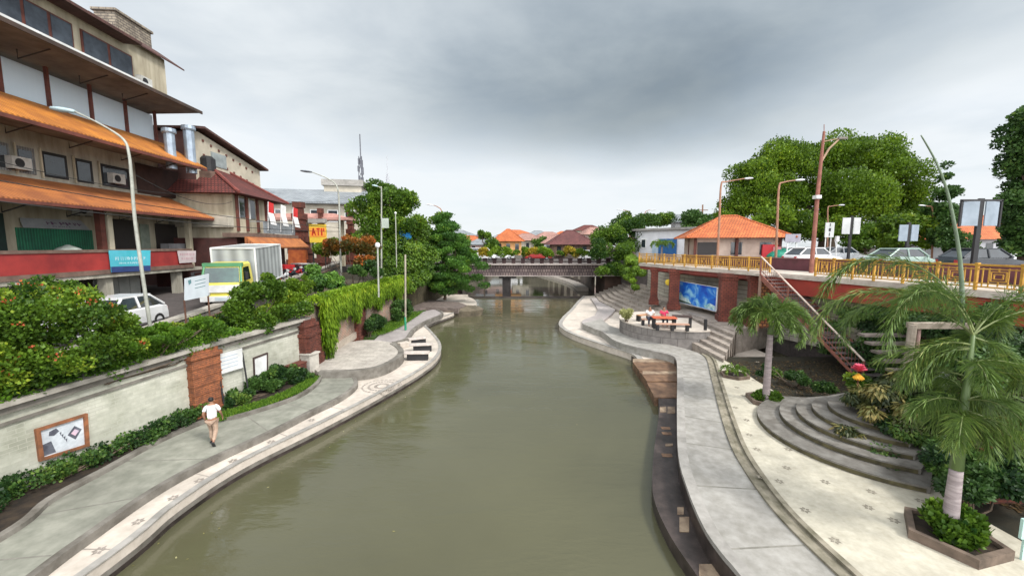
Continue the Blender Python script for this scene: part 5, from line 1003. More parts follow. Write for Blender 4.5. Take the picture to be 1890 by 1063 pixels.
# trees left
def cl_px(L_): 
    out = []
    for (u, v, Y, r, k) in L_: out += blobs(D(u, v, Y), r, int(k*1.5), sub=.44, inner=.2)
    return out
t = tree('leafy_tree', (-13.2, 40, 3.9), 'tall bright green tree whose top stands beside the radio mast', 'tree', cl_px([(712, 365, 41, 2.0, 8), (690, 400, 40, 2.2, 8), (745, 385, 41, 2.0, 8), (760, 420, 40, 1.8, 8), (680, 445, 39, 1.8, 7), (725, 430, 41, 2.2, 8), (700, 350, 42, 1.2, 5), (755, 450, 41, 1.8, 7), (700, 470, 39, 1.6, 6)]), 34000, .22, L_mid, bark, .28)
t = tree('shade_tree', (-10.6, 38.5, 3.9), 'dark olive tree with hanging branches behind the far end of the vines', 'tree', cl_px([(765, 480, 39, 1.8, 8), (735, 490, 38, 1.5, 7), (770, 520, 39, 1.5, 6), (715, 500, 37, 1.2, 6), (790, 500, 40, 1.5, 6), (750, 530, 38, 1.2, 6), (765, 440, 41, 1.9, 8), (790, 465, 42, 1.7, 7), (745, 455, 40, 1.6, 7)]), 30000, .18, L_mid, bark, .2, droop=.6)
lay = []
for (z, r, x) in [(1.7, 2.8, .5), (2.5, 3.4, .3), (3.3, 3.4, .2), (4.1, 3.3, .2), (4.9, 3.1, 0), (5.7, 2.8, 0), (6.5, 2.3, -.1), (7.3, 1.9, -.2), (8.1, 1.4, -.3), (8.9, .9, -.3), (9.5, .4, -.3)]:
    for k in range(int(5+r*3)):
        a = random.uniform(0, math.tau); q = random.uniform(.3, 1)*r; lay.append((np.array([-7.4+x+q*math.cos(a)*1.15+random.uniform(-.3, .3), 46+q*math.sin(a), z+.8+random.uniform(-.45, .45)-.12*q]), .78*random.uniform(.6, 1.25)))
t = tree('tiered_tree', (-7.8, 46, .9), 'fresh green tree with layered horizontal branches leaning over the river', 'tree', lay, 42000, .17, leafmat('leaf_tiered', (.014, .055, .012), (.10, .23, .03), (.27, .40, .04)), bark, .18, flat=.5, up=1.2, nl=14)
tree('tiered_tree', (-10.5, 47, 3.9), 'mid green tree standing left of the layered tree by the river', 'tree', cl_px([(800, 440, 47, 1.8, 7), (785, 470, 46, 1.8, 7), (835, 450, 50, 1.7, 6), (810, 410, 48, 1.2, 5), (850, 480, 50, 1.4, 5), (780, 430, 46, 1.6, 6)]), 20000, .2, L_mid, bark, .2)
# person walking
def skin_body(name, joints, edges, m, parent, sub=1, root=0):
    me = bpy.data.meshes.new(name); base = off(parent); me.from_pydata([Vector(j[0])-base for j in joints], edges, []); me.materials.append(m); o = bpy.data.objects.new(name, me); C.objects.link(o); o.parent = parent
    s = o.modifiers.new('skin', 'SKIN'); 
    for i, j in enumerate(joints): r = j[1] if isinstance(j[1], tuple) else (j[1], j[1]); me.skin_vertices[0].data[i].radius = r; me.skin_vertices[0].data[i].use_root = (i == root)
    u = o.modifiers.new('sub', 'SUBSURF'); u.levels = sub; u.render_levels = sub; me.shade_smooth(); return o
skinm = mat('skin', (.36, .19, .12), (.28, .14, .09), 6, .6); hairm = mat('black_hair', (.012, .010, .010), (.006, .005, .005), 8, .6)
def walker():
    P = G(395, 818, .7); P.z = .7; t = empty('person', P, 'person in a white shirt and beige trousers walking away past the orange brick pillar', 'person'); R = Matrix.Rotation(math.radians(18), 3, 'Z'); q = lambda x, y, z: P+R @ Vector((x, y, z))
    J = [(q(0, 0, .95), (.14, .11)), (q(0, .02, 1.12), (.125, .09)), (q(0, .04, 1.32), (.165, .10)), (q(0, .05, 1.44), (.11, .08)), (q(0, .055, 1.50), .05), (q(0, .07, 1.57), (.075, .09)), (q(0, .06, 1.66), (.07, .085)),
         (q(-.19, .04, 1.39), .052), (q(-.25, -.03, 1.14), .042), (q(-.24, .08, .92), .033), (q(-.24, .11, .86), .028),
         (q(.19, .04, 1.39), .052), (q(.25, .07, 1.14), .042), (q(.24, .22, .96), .033), (q(.24, .26, .90), .028),
         (q(-.09, .01, .88), .085), (q(-.10, .17, .50), .058), (q(-.10, .10, .10), .038), (q(-.10, .20, .04), .034),
         (q(.09, -.01, .88), .085), (q(.10, -.02, .48), .058), (q(.10, -.32, .20), .038), (q(.10, -.30, .09), .034)]
    Ed = [(0, 1), (1, 2), (2, 3), (3, 4), (4, 5), (5, 6), (3, 7), (7, 8), (8, 9), (9, 10), (3, 11), (11, 12), (12, 13), (13, 14), (0, 15), (15, 16), (16, 17), (17, 18), (0, 19), (19, 20), (20, 21), (21, 22)]
    # hands
    for bx, by, bz in ((-.24, .11, .86), (.24, .26, .90)):
        k = next(i for i, j in enumerate(J) if (Vector(j[0])-q(bx, by, bz)).length < 1e-4); J.append((q(bx, by+.02, bz-.05), (.034, .018))); Ed.append((k, len(J)-1)); pk = len(J)-1
        for f_, l in enumerate((.06, .075, .07, .055)): J.append((q(bx*.99, by-.01+f_*.018, bz-.09), .009)); Ed.append((pk, len(J)-1)); J.append((q(bx*.97, by-.012+f_*.018, bz-.09-l*.7), .008)); Ed.append((len(J)-2, len(J)-1))
        J.append((q(bx*.93, by+.05, bz-.07), .010)); Ed.append((pk, len(J)-1))
    skin_body('body', J, Ed, skinm, t)
    sh = [(q(0, .0, .90), (.175, .14)), (q(0, .02, 1.10), (.165, .125)), (q(0, .04, 1.32), (.18, .125)), (q(0, .05, 1.43), (.12, .085)), (q(-.19, .04, 1.38), .066), (q(-.245, .0, 1.20), .064), (q(.19, .04, 1.38), .066), (q(.245, .06, 1.20), .064)]
    skin_body('white_shirt', sh, [(0, 1), (1, 2), (2, 3), (3, 4), (4, 5), (3, 6), (6, 7)], mat('white_cloth', (.72, .72, .74), (.6, .6, .63), 8, .85, .3), t)
    tr_ = [(q(0, 0, .93), (.15, .12)), (q(-.09, .01, .84), .105), (q(-.10, .16, .50), .078), (q(-.10, .10, .14), .062), (q(.09, -.01, .84), .105), (q(.10, -.02, .49), .078), (q(.10, -.30, .22), .062)]
    skin_body('beige_trousers', tr_, [(0, 1), (1, 2), (2, 3), (0, 4), (4, 5), (5, 6)], mat('beige_cloth', (.42, .30, .22), (.33, .23, .17), 8, .85, .3), t)
    skin_body('hair', [(q(0, .01, 1.57), (.088, .07)), (q(0, .035, 1.67), (.105, .105)), (q(0, .05, 1.75), (.075, .08))], [(0, 1), (1, 2)], hairm, t)
    for x, y, z, tl in ((-.10, .17, .035, 0), (.10, -.33, .10, -1.0)): MB().box(q(x, y, z), (.095, .26, .06), math.radians(18), tilt=('X', tl)).build('shoe', dark, t, bevel=.02)
    for s in (-1, 1): MB().lathe([(.012, -.03), (.02, 0), (.012, .03)], q(s*.083, .07, 1.60), 6).build('ear', skinm, t)
    t.scale = (.9, .9, .9); return t
walker()
# ================================================================ RIGHT BANK
gold = mat('gold_fence_paint', (.58, .33, .045), (.40, .20, .03), 3, .5, .1); redp = mat('red_beam_paint', (.34, .04, .025), (.22, .03, .02), .8, .7, .15); slabc = mat('pale_deck_edge', (.55, .50, .44), (.38, .33, .28), 2, .8, .2)
colr = mat('brick_column_red', (.26, .07, .045), (.13, .035, .028), 1.6, .9, .5, kind='brick', bw=(.3, .14, .02), c3=(.08, .03, .02))
# deck
DK = empty('elevated_deck', (16.1, 25, 5.3), 'raised street deck with pale slab edge and long red beam above the right riverside', 'deck')
dl = DECK; z_d = 5.5
inner = [Vector((23.2, 3, 0)), Vector((22.7, 8, 0)), Vector((21.7, 14, 0)), Vector((20.4, 22, 0)), Vector((18.9, 25.5, 0)), Vector((16.9, 31, 0)), Vector((15.2, 38.5, 0))]
MB().prism(dl+inner[::-1], 5.27, 5.51).build('slab', slabc, DK)
mb = MB(); mb.wall(offset(dl, -.04), .16, 5.24, 5.44); mb.build('slab_edge', slabc, DK)
mb = MB(); mb.wall(offset(dl[:5], -.22), .3, 4.35, 5.26); mb.build('red_beam', redp, DK); mb = MB(); mb.wall(offset(dl[4:], -.25), .3, 4.95, 5.26); mb.build('red_beam', mat('dull_red_beam', (.25, .05, .035), (.14, .03, .025), 1.2, .8), DK)
MB().wall(offset(dl[4:-1], -.9), .1, 4.78, 4.95).build('lower_beam', MATS['dull_red_beam'], DK)
# fence
def fence(name, line, z, h, step, label):
    t = empty(name, (line[0][0], line[0][1], z), label, 'fence', 'golden railings along the deck'); L = [Vector((p[0], p[1], 0)) for p in line]; pts = []
    for a, b in zip(L, L[1:]):
        n = max(1, round((b-a).length/step)); pts += [a.lerp(b, k/n) for k in range(n)]
    pts.append(L[-1]); near = [p for p in pts]
    for p in pts: mb = MB(); mb.box((p.x, p.y, z+h/2), (.085, .085, h)).box((p.x, p.y, z+h+.02), (.11, .11, .05)); mb.build('post', gold, t)
    mb = MB(); mb.wall(pts, .07, z+h-.07, z+h); mb.wall(pts, .05, z+.1, z+.15); mb.wall(pts, .05, z+h-.2, z+h-.16); mb.wall(pts, .04, z+.24, z+.28); mb.build('rail', gold, t)
    for a, b in zip(pts, pts[1:]):
        d = b-a; l = d.length; e = d.normalized(); ang = math.atan2(e.y, e.x); mb = MB(); n = max(6, int(l/.16))
        for k in range(1, n):
            c = a+e*(l*k/n)
            if abs(k/n-.5) < .12: continue
            mb.box((c.x, c.y, z+h*.5), (.035, .03, h-.28), ang)
        c = a+e*l*.5
        for dz, w in ((h*.36, l*.34), (h*.72, l*.34), (h*.45, l*.2), (h*.63, l*.2)): mb.box((c.x, c.y, z+dz), (w, .028, .035), ang)
        for sx, hh in ((-.17, h*.36), (.17, h*.36), (-.1, h*.18), (.1, h*.18)): q = a+e*l*(.5+sx); mb.box((q.x, q.y, z+h*.54), (.035, .034, hh), ang)
        for dz in (.0,): mb.box((c.x, c.y, z+h*.27), (.035, .03, .2), ang); mb.box((c.x, c.y, z+h*.78), (.035, .03, .14), ang)
        mb.build('panel', gold, t)
    return t
edge = offset(dl, .02)
pre = Frame((16.1, 25), (14, 30.5))
fence('deck_fence', [edge[4], edge[5], edge[6], edge[7]], 5.51, .92, 1.35, 'golden patterned railing on the deck edge from the stair head to the tall vines')
fence('deck_fence', [edge[0], edge[1], edge[2], edge[3], Vector((16.75, 22.1, 0))], 5.51, .98, 1.25, 'golden patterned railing over the long red beam, right of the stair')
# rear railing of the deck (dark red), street side
rail2 = [Vector((23.5, 6, 0)), Vector((22.6, 14, 0)), Vector((21.2, 22, 0)), Vector((19.7, 26, 0)), Vector((17.9, 31, 0)), Vector((16.1, 38, 0))]
t = empty('street_kerb_wall', (21.2, 22, 5.5), 'low dark maroon wall along the street behind the golden railing', 'wall'); MB().wall(rail2, .16, 5.45, 6.26).build('wall', mat('maroon_wall', (.13, .04, .05), (.08, .025, .03), 1.2, .8), t); MB().wall(rail2, .24, 6.262, 6.33).build('coping', mat('maroon_coping', (.2, .1, .1), (.14, .07, .07), 2, .8), t)
# columns
def column(u0, u1, vb, label, w=.75, z0=1.9, m=colr, dpt=None):
    # foot on the terrace just in front of the deck's edge
    r = ray((u0+u1)/2, vb); k = r[0]/r[1]; best = None
    for a, b in zip(dl, dl[1:]):
        for q in range(40):
            p = a.lerp(b, q/40); e = abs(p.x/p.y-k)
            if best is None or e < best[0]: best = (e, p)
    p = best[1]+Vector((.1, 0, 0)); w = (u1-u0)/F*p.y*.95; t = empty('brick_column', (p.x, p.y, z0), label, 'column', 'red brick columns under the deck'); a = -.3
    MB().box((p.x, p.y, (z0+5.26)/2), (w, w, 5.26-z0), a).build('shaft', m, t)
    mb = MB(); 
    for z, e, h in ((z0+.2, .12, .4), (z0+.5, .05, .2), (4.9, .06, .15), (5.1, .12, .2)): mb.box((p.x, p.y, z), (w+e*2, w+e*2, h), a)
    mb.build('moulding', m, t); return p
cps = [column(1199, 1212, 548, 'farthest red brick column under the deck, left end'), column(1232, 1250, 565, 'red brick column left of the blue mural'), column(1322, 1350, 600, 'red brick column right of the blue mural'), column(1375, 1396, 625, 'dark red brick column just left of the stair, behind the small palm')]
p = Frame((16.1, 25), (14, 30.5)); o = MB(); c = D(1405, 550, 25.2); o.box((c.x+.4, c.y+.5, 3.4), (.7, .7, 2.9), -.3); o = o.build('brick_pier', mat('orange_lattice_brick', (.5, .22, .08), (.32, .12, .05), 2.5, .9, .6, kind='brick', bw=(.25, .2, .04), c3=(.12, .05, .03))); tag(o, 'short orange brick pier under the deck beside the stair', 'pier')
# striped stone wall behind columns
stw = mat('striped_stone_wall', (.58, .55, .47), (.42, .39, .33), 1.5, .85, .5, kind='block', bw=(3.0, .33, .03), c3=(.24, .22, .19))
BW = [Vector((20.0, 21.0, 0)), Vector((18.6, 25.5, 0)), Vector((16.6, 31, 0)), Vector((15.0, 38.5, 0)), Vector((15.6, 45, 0))]
t = empty('stone_wall', (16.6, 31, 1.9), 'pale horizontally banded stone wall behind the red brick columns', 'wall'); MB().wall(offset(BW, .18), .3, 1.0, 5.26).build('wall_face', stw, t); MB().wall(offset(BW, .3), .55, 1.9, 2.25).build('plinth', slabc, t)
# mural leaning between columns 2 and 3
MF = Frame((13.45, 31.4), (15.35, 26.3)); 
qv = [(1250, 518), (1325, 531), (1322, 574), (1250, 556)]
MFa, MFb = Vector((14.55, 32.0, 0)), Vector((15.75, 27.3, 0)); q = [hit(u, v, MFa, MFb) for u, v in qv]; nM = Vector(((MFb-MFa).y, -(MFb-MFa).x, 0)).normalized(); nM = nM if nM.x < 0 else -nM
t = empty('blue_mural', (q[3].x, q[3].y, 2.0), 'large blue painting of sea and sky with a white frame under the deck', 'mural')
sea = bpy.data.materials.new('sea_painting'); sea.use_nodes = True; n = sea.node_tree.nodes; l = sea.node_tree.links; b = n['Principled BSDF']; b.inputs['Roughness'].default_value = .6
tc = n.new('ShaderNodeTexCoord'); no = n.new('ShaderNodeTexNoise'); no.inputs['Scale'].default_value = 1.1; no.inputs['Detail'].default_value = 5; no.inputs['Distortion'].default_value = .6; l.new(tc.outputs['Object'], no.inputs[0]); cr = n.new('ShaderNodeValToRGB'); e = cr.color_ramp.elements; e[0].position = .35; e[0].color = (.005, .04, .40, 1); e[1].position = .75; e[1].color = (.35, .7, .8, 1); x = e.new(.55); x.color = (.01, .16, .62, 1); l.new(no.outputs[0], cr.inputs[0]); l.new(cr.outputs[0], b.inputs['Base Color'])
mb = MB(); slab(mb, q, nM, .05); mb.build('painting', sea, t); c = sum(q, Vector())/4; mb = MB(); out = [p+(p-c)*.045 for p in q]
for i in range(4): slab(mb, [out[i], out[(i+1) % 4], q[(i+1) % 4], q[i]], nM, .09)
mb.build('frame', white, t); mb = MB(); qq = [p+nM*.056 for p in q]
for pts in ([(0, .62), (.12, .5), (.2, .72), (.34, .78), (.42, .98), (0, .98)], [(.72, .9), (.86, .72), (.98, .8), (.98, .98), (.75, .98)]): mb = MB(); flat(mb, qq, pts, nM); mb.build('foam', mat('foam_white', (.6, .72, .7), (.15, .4, .5), 2.2, .7, lo=.42, hi=.58), t); mb = MB(); flat(mb, qq, [(.0, .86), (.3, .92), (.5, .985), (0, .985)], nM, .004); mb.build('shore', mat('shore_green', (.12, .2, .1), (.05, .1, .06), 3, .8), t)
p = hit(1243, 521, MFa, MFb); o = MB().lathe([(.02, -.28), (.2, -.2), (.27, 0), (.2, .2), (.02, .28)], p+nM*.5, 12).build('yellow_lantern', mat('yellow_cloth', (.8, .6, .05), (.65, .45, .04), 3, .7), smooth=True); tag(o, 'small yellow lantern at the upper left corner of the blue mural', 'lantern')
# stair
ST = Frame((15.25, 24.6), (15.95, 17.7)); Ls = (ST.b-ST.a).length; t = empty('deck_stair', ST.P(Ls, 0, .95), 'reddish metal stair with pale handrail climbing from the lower plaza to the deck', 'staircase'); redm = mat('stair_red_metal', (.26, .10, .07), (.16, .06, .045), 3, .6); pr = mat('pale_handrail', (.62, .53, .46), (.45, .34, .28), 3, .5)
n = 24; side = -1 if ST.n.x > 0 else 1
mb = MB()
for k in range(n): s = Ls*(k+.0)/n; z = 5.42-(4.5)*(k+.5)/n; ST.box(mb, s, s+Ls/n+.04, *sorted((0, -side*1.6)), z-.05, z)
mb.build('treads', mat('dark_tread', (.13, .11, .11), (.07, .06, .06), 3, .8), t)
for o_ in (0, -side*1.6):
    mb = MB(); z0, z1 = 5.5, .98; mb.add([ST.P(s, o, z) for s, z in ((0, z0), (Ls, z1)) for o in (o_-.03, o_+.03)]+[ST.P(s, o, z) for s, z in ((0, z0-.36), (Ls, z1-.1)) for o in (o_-.03, o_+.03)], [(0, 1, 3, 2), (4, 6, 7, 5), (0, 2, 6, 4), (1, 5, 7, 3), (0, 4, 5, 1), (2, 3, 7, 6)]); mb.build('stringer', redm, t)
    if o_: continue
    MB().tube([ST.P(0, o_, 6.5), ST.P(Ls, o_, 1.98)], .045, 8).build('handrail', pr, t); mb = MB()
    for k in range(40): s = Ls*(k+.5)/40; zz = 5.5-4.52*(s/Ls); mb.tube([ST.P(s, o_, zz-.02), ST.P(s, o_, zz+.98)], .013, 4, False)
    mb.tube([ST.P(0, o_, 5.72), ST.P(Ls, o_, 1.2)], .02, 5); mb.build('balusters', redm, t)
    for s in (0, Ls*.33, Ls*.66, Ls): zz = 5.5-4.52*(s/Ls); MB().tube([ST.P(s, o_, zz-(.0 if s == 0 else .05)), ST.P(s, o_, zz+1.0)], .04, 6).build('post', redm, t)
mb = MB(); ST.box(mb, -1.2, 0.02, *sorted((0, -side*1.7)), 5.3, 5.47); mb.build('landing', slabc, t)
p = ST.P(.05, 0, 0); MB().tube([(p.x, p.y, 1.9), (p.x, p.y, 5.35)], .09).build('support_post', mat('dull_support', (.3, .2, .15), (.2, .12, .09), 3, .7), t)
# things under the deck to the right
t = empty('pale_gate_frame', (15.8, 15.2, .9), 'weathered pale post and lintel of an open service doorway under the deck', 'doorway'); wp = mat('weathered_white_post', (.36, .31, .25), (.2, .17, .13), 3, .85)
a = D(1682, 600, 14.5); MB().tube([(a.x, a.y, .85), (a.x+.05, a.y, 4.3)], .13, 8).build('post', wp, t); b2 = D(1698, 600, 14.6); MB().tube([(b2.x, b2.y, .85), (b2.x, b2.y, 4.2)], .05, 6).build('pipe', mat('pink_pipe', (.5, .34, .3), (.4, .26, .22), 3, .6), t)
mb = MB(); mb.box((a.x+2.1, a.y+.1, 4.25), (4.1, .3, .2)); mb.build('lintel', wp, t)
mb = MB()
for k in range(5): mb.box((a.x+2.2, a.y+1.2+k*.35, 2.2+k*.28), (3.4, .36, .1))
mb.build('shelf', mat('grey_slats', (.2, .17, .15), (.12, .1, .09), 3, .8), t)
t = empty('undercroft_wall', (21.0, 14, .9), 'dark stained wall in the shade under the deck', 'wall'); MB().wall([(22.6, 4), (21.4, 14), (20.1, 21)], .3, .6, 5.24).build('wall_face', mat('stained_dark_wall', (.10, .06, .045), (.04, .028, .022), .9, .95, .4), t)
# white statue with an orange sash (seen behind palm fronds)
sp = D(1735, 690, 12.4); sp.z = .87; t = empty('white_statue', sp, 'white stone statue with a raised head and an orange cloth behind the foreground palm', 'statue')
wst = mat('white_stone', (.55, .57, .53), (.36, .38, .34), 4, .8, .2)
MB().lathe([(.42, 0), (.45, .1), (.33, .18), (.33, .95), (.42, 1.05), (.42, 1.15)], sp, 14).build('pedestal', wst, t)
skin_body('figure', [(sp+Vector(v), r) for v, r in (((0, 0, 1.3), .26), ((0, 0, 1.7), .22), ((.02, 0, 1.95), .17), ((.1, -.05, 2.2), .10), ((.16, -.12, 2.42), .15), ((.24, -.22, 2.44), .08), ((-.28, 0, 1.92), .09), ((-.6, -.05, 2.02), .07), ((-.8, -.1, 1.85), .05), ((.28, 0, 1.85), .09), ((.38, -.1, 1.5), .07))], [(0, 1), (1, 2), (2, 3), (3, 4), (4, 5), (2, 6), (6, 7), (7, 8), (2, 9), (9, 10)], wst, t)
skin_body('orange_cloth', [(sp+Vector(v), r) for v, r in (((0, -.03, 1.25), .33), ((0, -.03, 1.55), .30), ((.0, -.02, 1.72), .25))], [(0, 1), (1, 2)], mat('orange_cloth', (.75, .25, .02), (.55, .14, .01), 3, .8, .3), t)
# festive ornament
op = D(1585, 690, 13.2); t = empty('paper_ornament', (op.x, op.y, .9), 'pink and yellow paper ornament on a pole at the foot of the stair', 'ornament'); MB().tube([(op.x, op.y, .9), (op.x, op.y, op.z)], .025, 6).build('pole', redm, t)
def ruff(c, r, h, nn, mm, name):
    mb = MB(); 
    for k in range(nn): a = k*math.tau/nn; d = Vector((math.cos(a), math.sin(a), 0)); s_ = Vector((-d.y, d.x, 0))*r*.4; c_ = Vector(c); mb.add([c_-s_*.5, c_+s_*.5, c_+d*r+s_+Vector((0, 0, h)), c_+d*r*1.1+Vector((0, 0, h*1.25)), c_+d*r-s_+Vector((0, 0, h))], [(0, 1, 2, 3, 4)])
    return mb.build(name, mm, t)
pk = mat('pink_paper', (.75, .12, .2), (.6, .08, .13), 4, .8); yl = mat('yellow_paper', (.85, .5, .04), (.7, .34, .03), 4, .8)
for k in range(3): ruff(op+Vector((0, 0, .08+k*.03)), .20-.04*k, .10+.03*k, 12, pk, 'pink_petals')
for k in range(2): ruff(op+Vector((0, 0, .02)), .15-.03*k, -.14-.04*k, 12, yl, 'yellow_petals')
# planters
def planter(c, r, h, label, rot=.4, m=None, n=4, sq=1.25):
    t = empty('planter', c, label, 'planter', 'stone planters on the plaza'); P = [(c[0]+r*math.cos(rot+k*math.tau/n)*sq, c[1]+r*math.sin(rot+k*math.tau/n)) for k in range(n)]; I = [(c[0]+(x-c[0])*.84, c[1]+(y-c[1])*.84) for x, y in P]
    mb = MB(); mb.add([(x, y, c[2]-.05) for x, y in P]+[(x, y, c[2]+h) for x, y in P]+[(x, y, c[2]+h) for x, y in I]+[(x, y, c[2]+h-.12) for x, y in I], [(k, (k+1) % n, n+(k+1) % n, n+k) for k in range(n)]+[(n+k, n+(k+1) % n, 2*n+(k+1) % n, 2*n+k) for k in range(n)]+[(2*n+k, 2*n+(k+1) % n, 3*n+(k+1) % n, 3*n+k) for k in range(n)]); mb.build('rim', m or mat('planter_stone', (.17, .125, .095), (.08, .06, .045), 3, .9, .4), t)
    MB().sheet([(c[0]+(x-c[0])*.85, c[1]+(y-c[1])*.85) for x, y in P], c[2]+h-.08).build('soil', soil, t); return t
P1 = G(1762, 1008, .93)+Vector((.12, .18, 0)); P2 = G(1424, 746, .93)+Vector((0, .25, 0)); P3 = G(1360, 697, .93)+Vector((0, .2, 0))
planter(P1, .86, .2, 'brown stone planter around the trunk of the big foreground palm', .55, sq=1.0, n=5); planter(P2, .85, .16, 'low angular planter around the trunk of the small palm', .3, n=6, sq=.9); planter(P3, .62, .14, 'smallest planter, with a young palm at the foot of the seating steps', .3, n=6, sq=1.1)
# palms
def frond(cen, axs, sds, lns, var, tubes, base, az, length, rise, droopk, nl, leaf, fox=True, thick=.03, tip_drop=1.0, curve=0):
    """arching rachis; leaflets on all sides"""
    pts = []; n = 14; d0 = Vector((math.sin(az), math.cos(az), 0)); p = Vector(base); ang = rise; st = length/n
    for i in range(n+1):
        pts.append(p.copy()); a = az+curve*i/n; h = Vector((math.sin(a), math.cos(a), 0)); p = p+(h*math.cos(ang)+Vector((0, 0, math.sin(ang))))*st; ang -= droopk/n*(.5+i/n)
    tubes.append((pts, thick)); v0 = random.uniform(-.12, .12)
    for k in range(nl):
        f = .10+.90*(k+random.random())/nl; i = min(int(f*n), n-1); q = pts[i].lerp(pts[i+1], f*n-i); d = (pts[i+1]-pts[i]).normalized(); s = d.cross(Vector((0, 0, 1))).normalized(); u = s.cross(d)
        th = random.uniform(0, math.tau) if fox else (0 if k % 2 else math.pi)+random.gauss(0, .35)
        lat = s*math.cos(th)+u*math.sin(th)*.8; ax = (lat*.85+d*.62+Vector((0, 0, -.28*tip_drop))).normalized(); L = leaf*random.uniform(.7, 1.1)*(1-.55*abs(f-.45)); mid = q+ax*L*.5; ax2 = (ax+Vector((0, 0, -.55*tip_drop))).normalized(); sd_ = ax.cross(d).normalized(); vv = .42+v0+random.uniform(-.2, .25)
        cen.append(tuple(q)); axs.append(tuple(ax)); sds.append(tuple(sd_)); lns.append(L*.62); var.append(vv); cen.append(tuple(q+ax*L*.5)); axs.append(tuple(ax2)); sds.append(tuple(sd_)); lns.append(L*.6); var.append(vv+.12)
def palm(base, h, r, fronds, label, leaf, w, m=L_palm, shaft=.8, lean=(0, 0), tm=None, dead=True, trunkm=None):
    base = Vector(base); t = empty('palm_tree', base, label, 'palm'); top = base+Vector((lean[0], lean[1], h)); n = 12; prof = []
    pts = [base.lerp(top, i/n)+Vector((0, 0, -.1 if i == 0 else 0)) for i in range(n+1)]; rr = [r*(1.25 if i == 0 else (1.0-.25*i/n)) for i in range(n+1)]
    MB().tube(pts, rr, 14).build('trunk', trunkm or mat('palm_trunk', (.34, .29, .28), (.20, .165, .17), 2.5, .85, .6, stretch=(1, 1, 5)), t, smooth=True)
    mb = MB(); mb.tube([top, top+Vector((0, 0, min(.8, shaft*.4))), top+Vector((0, 0, shaft))], [r*.8, r*.58, r*.25], 12); mb.build('crown_shaft', mat('crown_shaft_green', (.12, .18, .06), (.07, .12, .035), 3, .5, stretch=(3, 3, .4)), t, smooth=True)
    k = top+Vector((0, 0, shaft)); data = ([], [], [], [], []); tubes = []
    for (az, length, rise, dk, nl, *ex) in fronds: frond(*data, tubes, k+Vector((0, 0, ex[0] if ex else 0)), math.radians(az), length, math.radians(rise), math.radians(dk), nl, leaf, curve=(ex[1] if len(ex) > 1 else 0), thick=r*.08+.008)
    mb = MB()
    for P, th in tubes: mb.tube(P, [th*(1-.8*i/(len(P)-1)) for i in range(len(P))], 5)
    mb.build('frond_stalks', mat('frond_stalk', (.22, .26, .10), (.14, .18, .06), 4, .5), t)
    leafmesh('fronds', np.array(data[0]), np.array(data[1]), np.array(data[2]), np.array(data[3]), w, np.array(data[4]), m, t); return t, k
# foreground palm
fr1 = [(-76, 3.9, 66, 150, 520, .1, -.3), (-64, 3.5, 50, 165, 500, 0, .3), (-100, 3.3, 58, 165, 460, 0, -.2), (82, 3.2, 52, 140, 420), (60, 2.9, 38, 160, 400), (104, 2.9, 45, 150, 400), (15, 3.0, 60, 160, 380), (-30, 3.0, 42, 165, 420)]
rq = random.Random(5)
for k in range(24): fr1.append((k*137.5 % 360, rq.uniform(.9, 1.5), rq.uniform(-20, 30), rq.uniform(80, 120), 210, -rq.uniform(.0, 1.8)))
tp = G(1750, 988, 1.05); palm((tp.x, tp.y, 1.0), 1.55, .145, fr1, 'big foreground palm with a smooth grey trunk and dense drooping foxtail fronds', .44, .0085, shaft=2.85, trunkm=mat('smooth_palm_trunk', (.36, .31, .31), (.25, .21, .215), 2.2, .85, .7, stretch=(1, 1, 6), lo=.42, hi=.58))
# its new spear leaf, tall and slightly bent
pts = [D(1776, 600, 8.3), D(1775, 520, 8.3), D(1768, 450, 8.3), D(1750, 360, 8.3), D(1728, 300, 8.25), D(1700, 250, 8.2)]
mb = MB(); mb.tube(spline(pts, 5), [.045*(1-.75*i/25) for i in range(26)], 7); o = mb.build('palm_spear_leaf', mat('spear_green', (.20, .26, .18), (.13, .18, .12), 3, .6), smooth=True, loc=pts[0]); o.parent = [x for x in C.objects if x.name.startswith('palm_tree')][0]; o.location = pts[0]-o.parent.location; o.name = 'spear_leaf'
fr2 = [(-75, 1.7, 70, 165, 260), (75, 1.8, 65, 165, 260), (-90, 1.8, 55, 170, 300), (-60, 1.9, 50, 165, 200), (-120, 1.8, 45, 165, 200), (90, 1.9, 55, 165, 200), (60, 1.9, 45, 165, 200), (125, 1.8, 45, 160, 200), (0, 1.8, 60, 160, 200), (180, 1.7, 50, 165, 200), (30, 1.7, 75, 140, 160), (-160, 1.7, 30, 150, 200), (150, 1.7, 20, 150, 200), (-30, 1.8, 25, 150, 200), (-100, 1.4, 85, 120, 130)]
tp = G(1419, 742, 1.0)+Vector((0, .2, 0)); palm((tp.x, tp.y, 1.0), 2.7, .14, fr2, 'smaller palm with a tall grey trunk standing between the steps and the stair', .42, .02, shaft=.6)
fr4 = [(a, .75, 45, 130, 40) for a in range(0, 360, 40)]
tp = P3+Vector((0, .05, .02)); tx, _ = palm((tp.x, tp.y, 1.0), .1, .05, fr4, 'young low palm in the smallest planter', .22, .02, m=L_mid, shaft=.1)
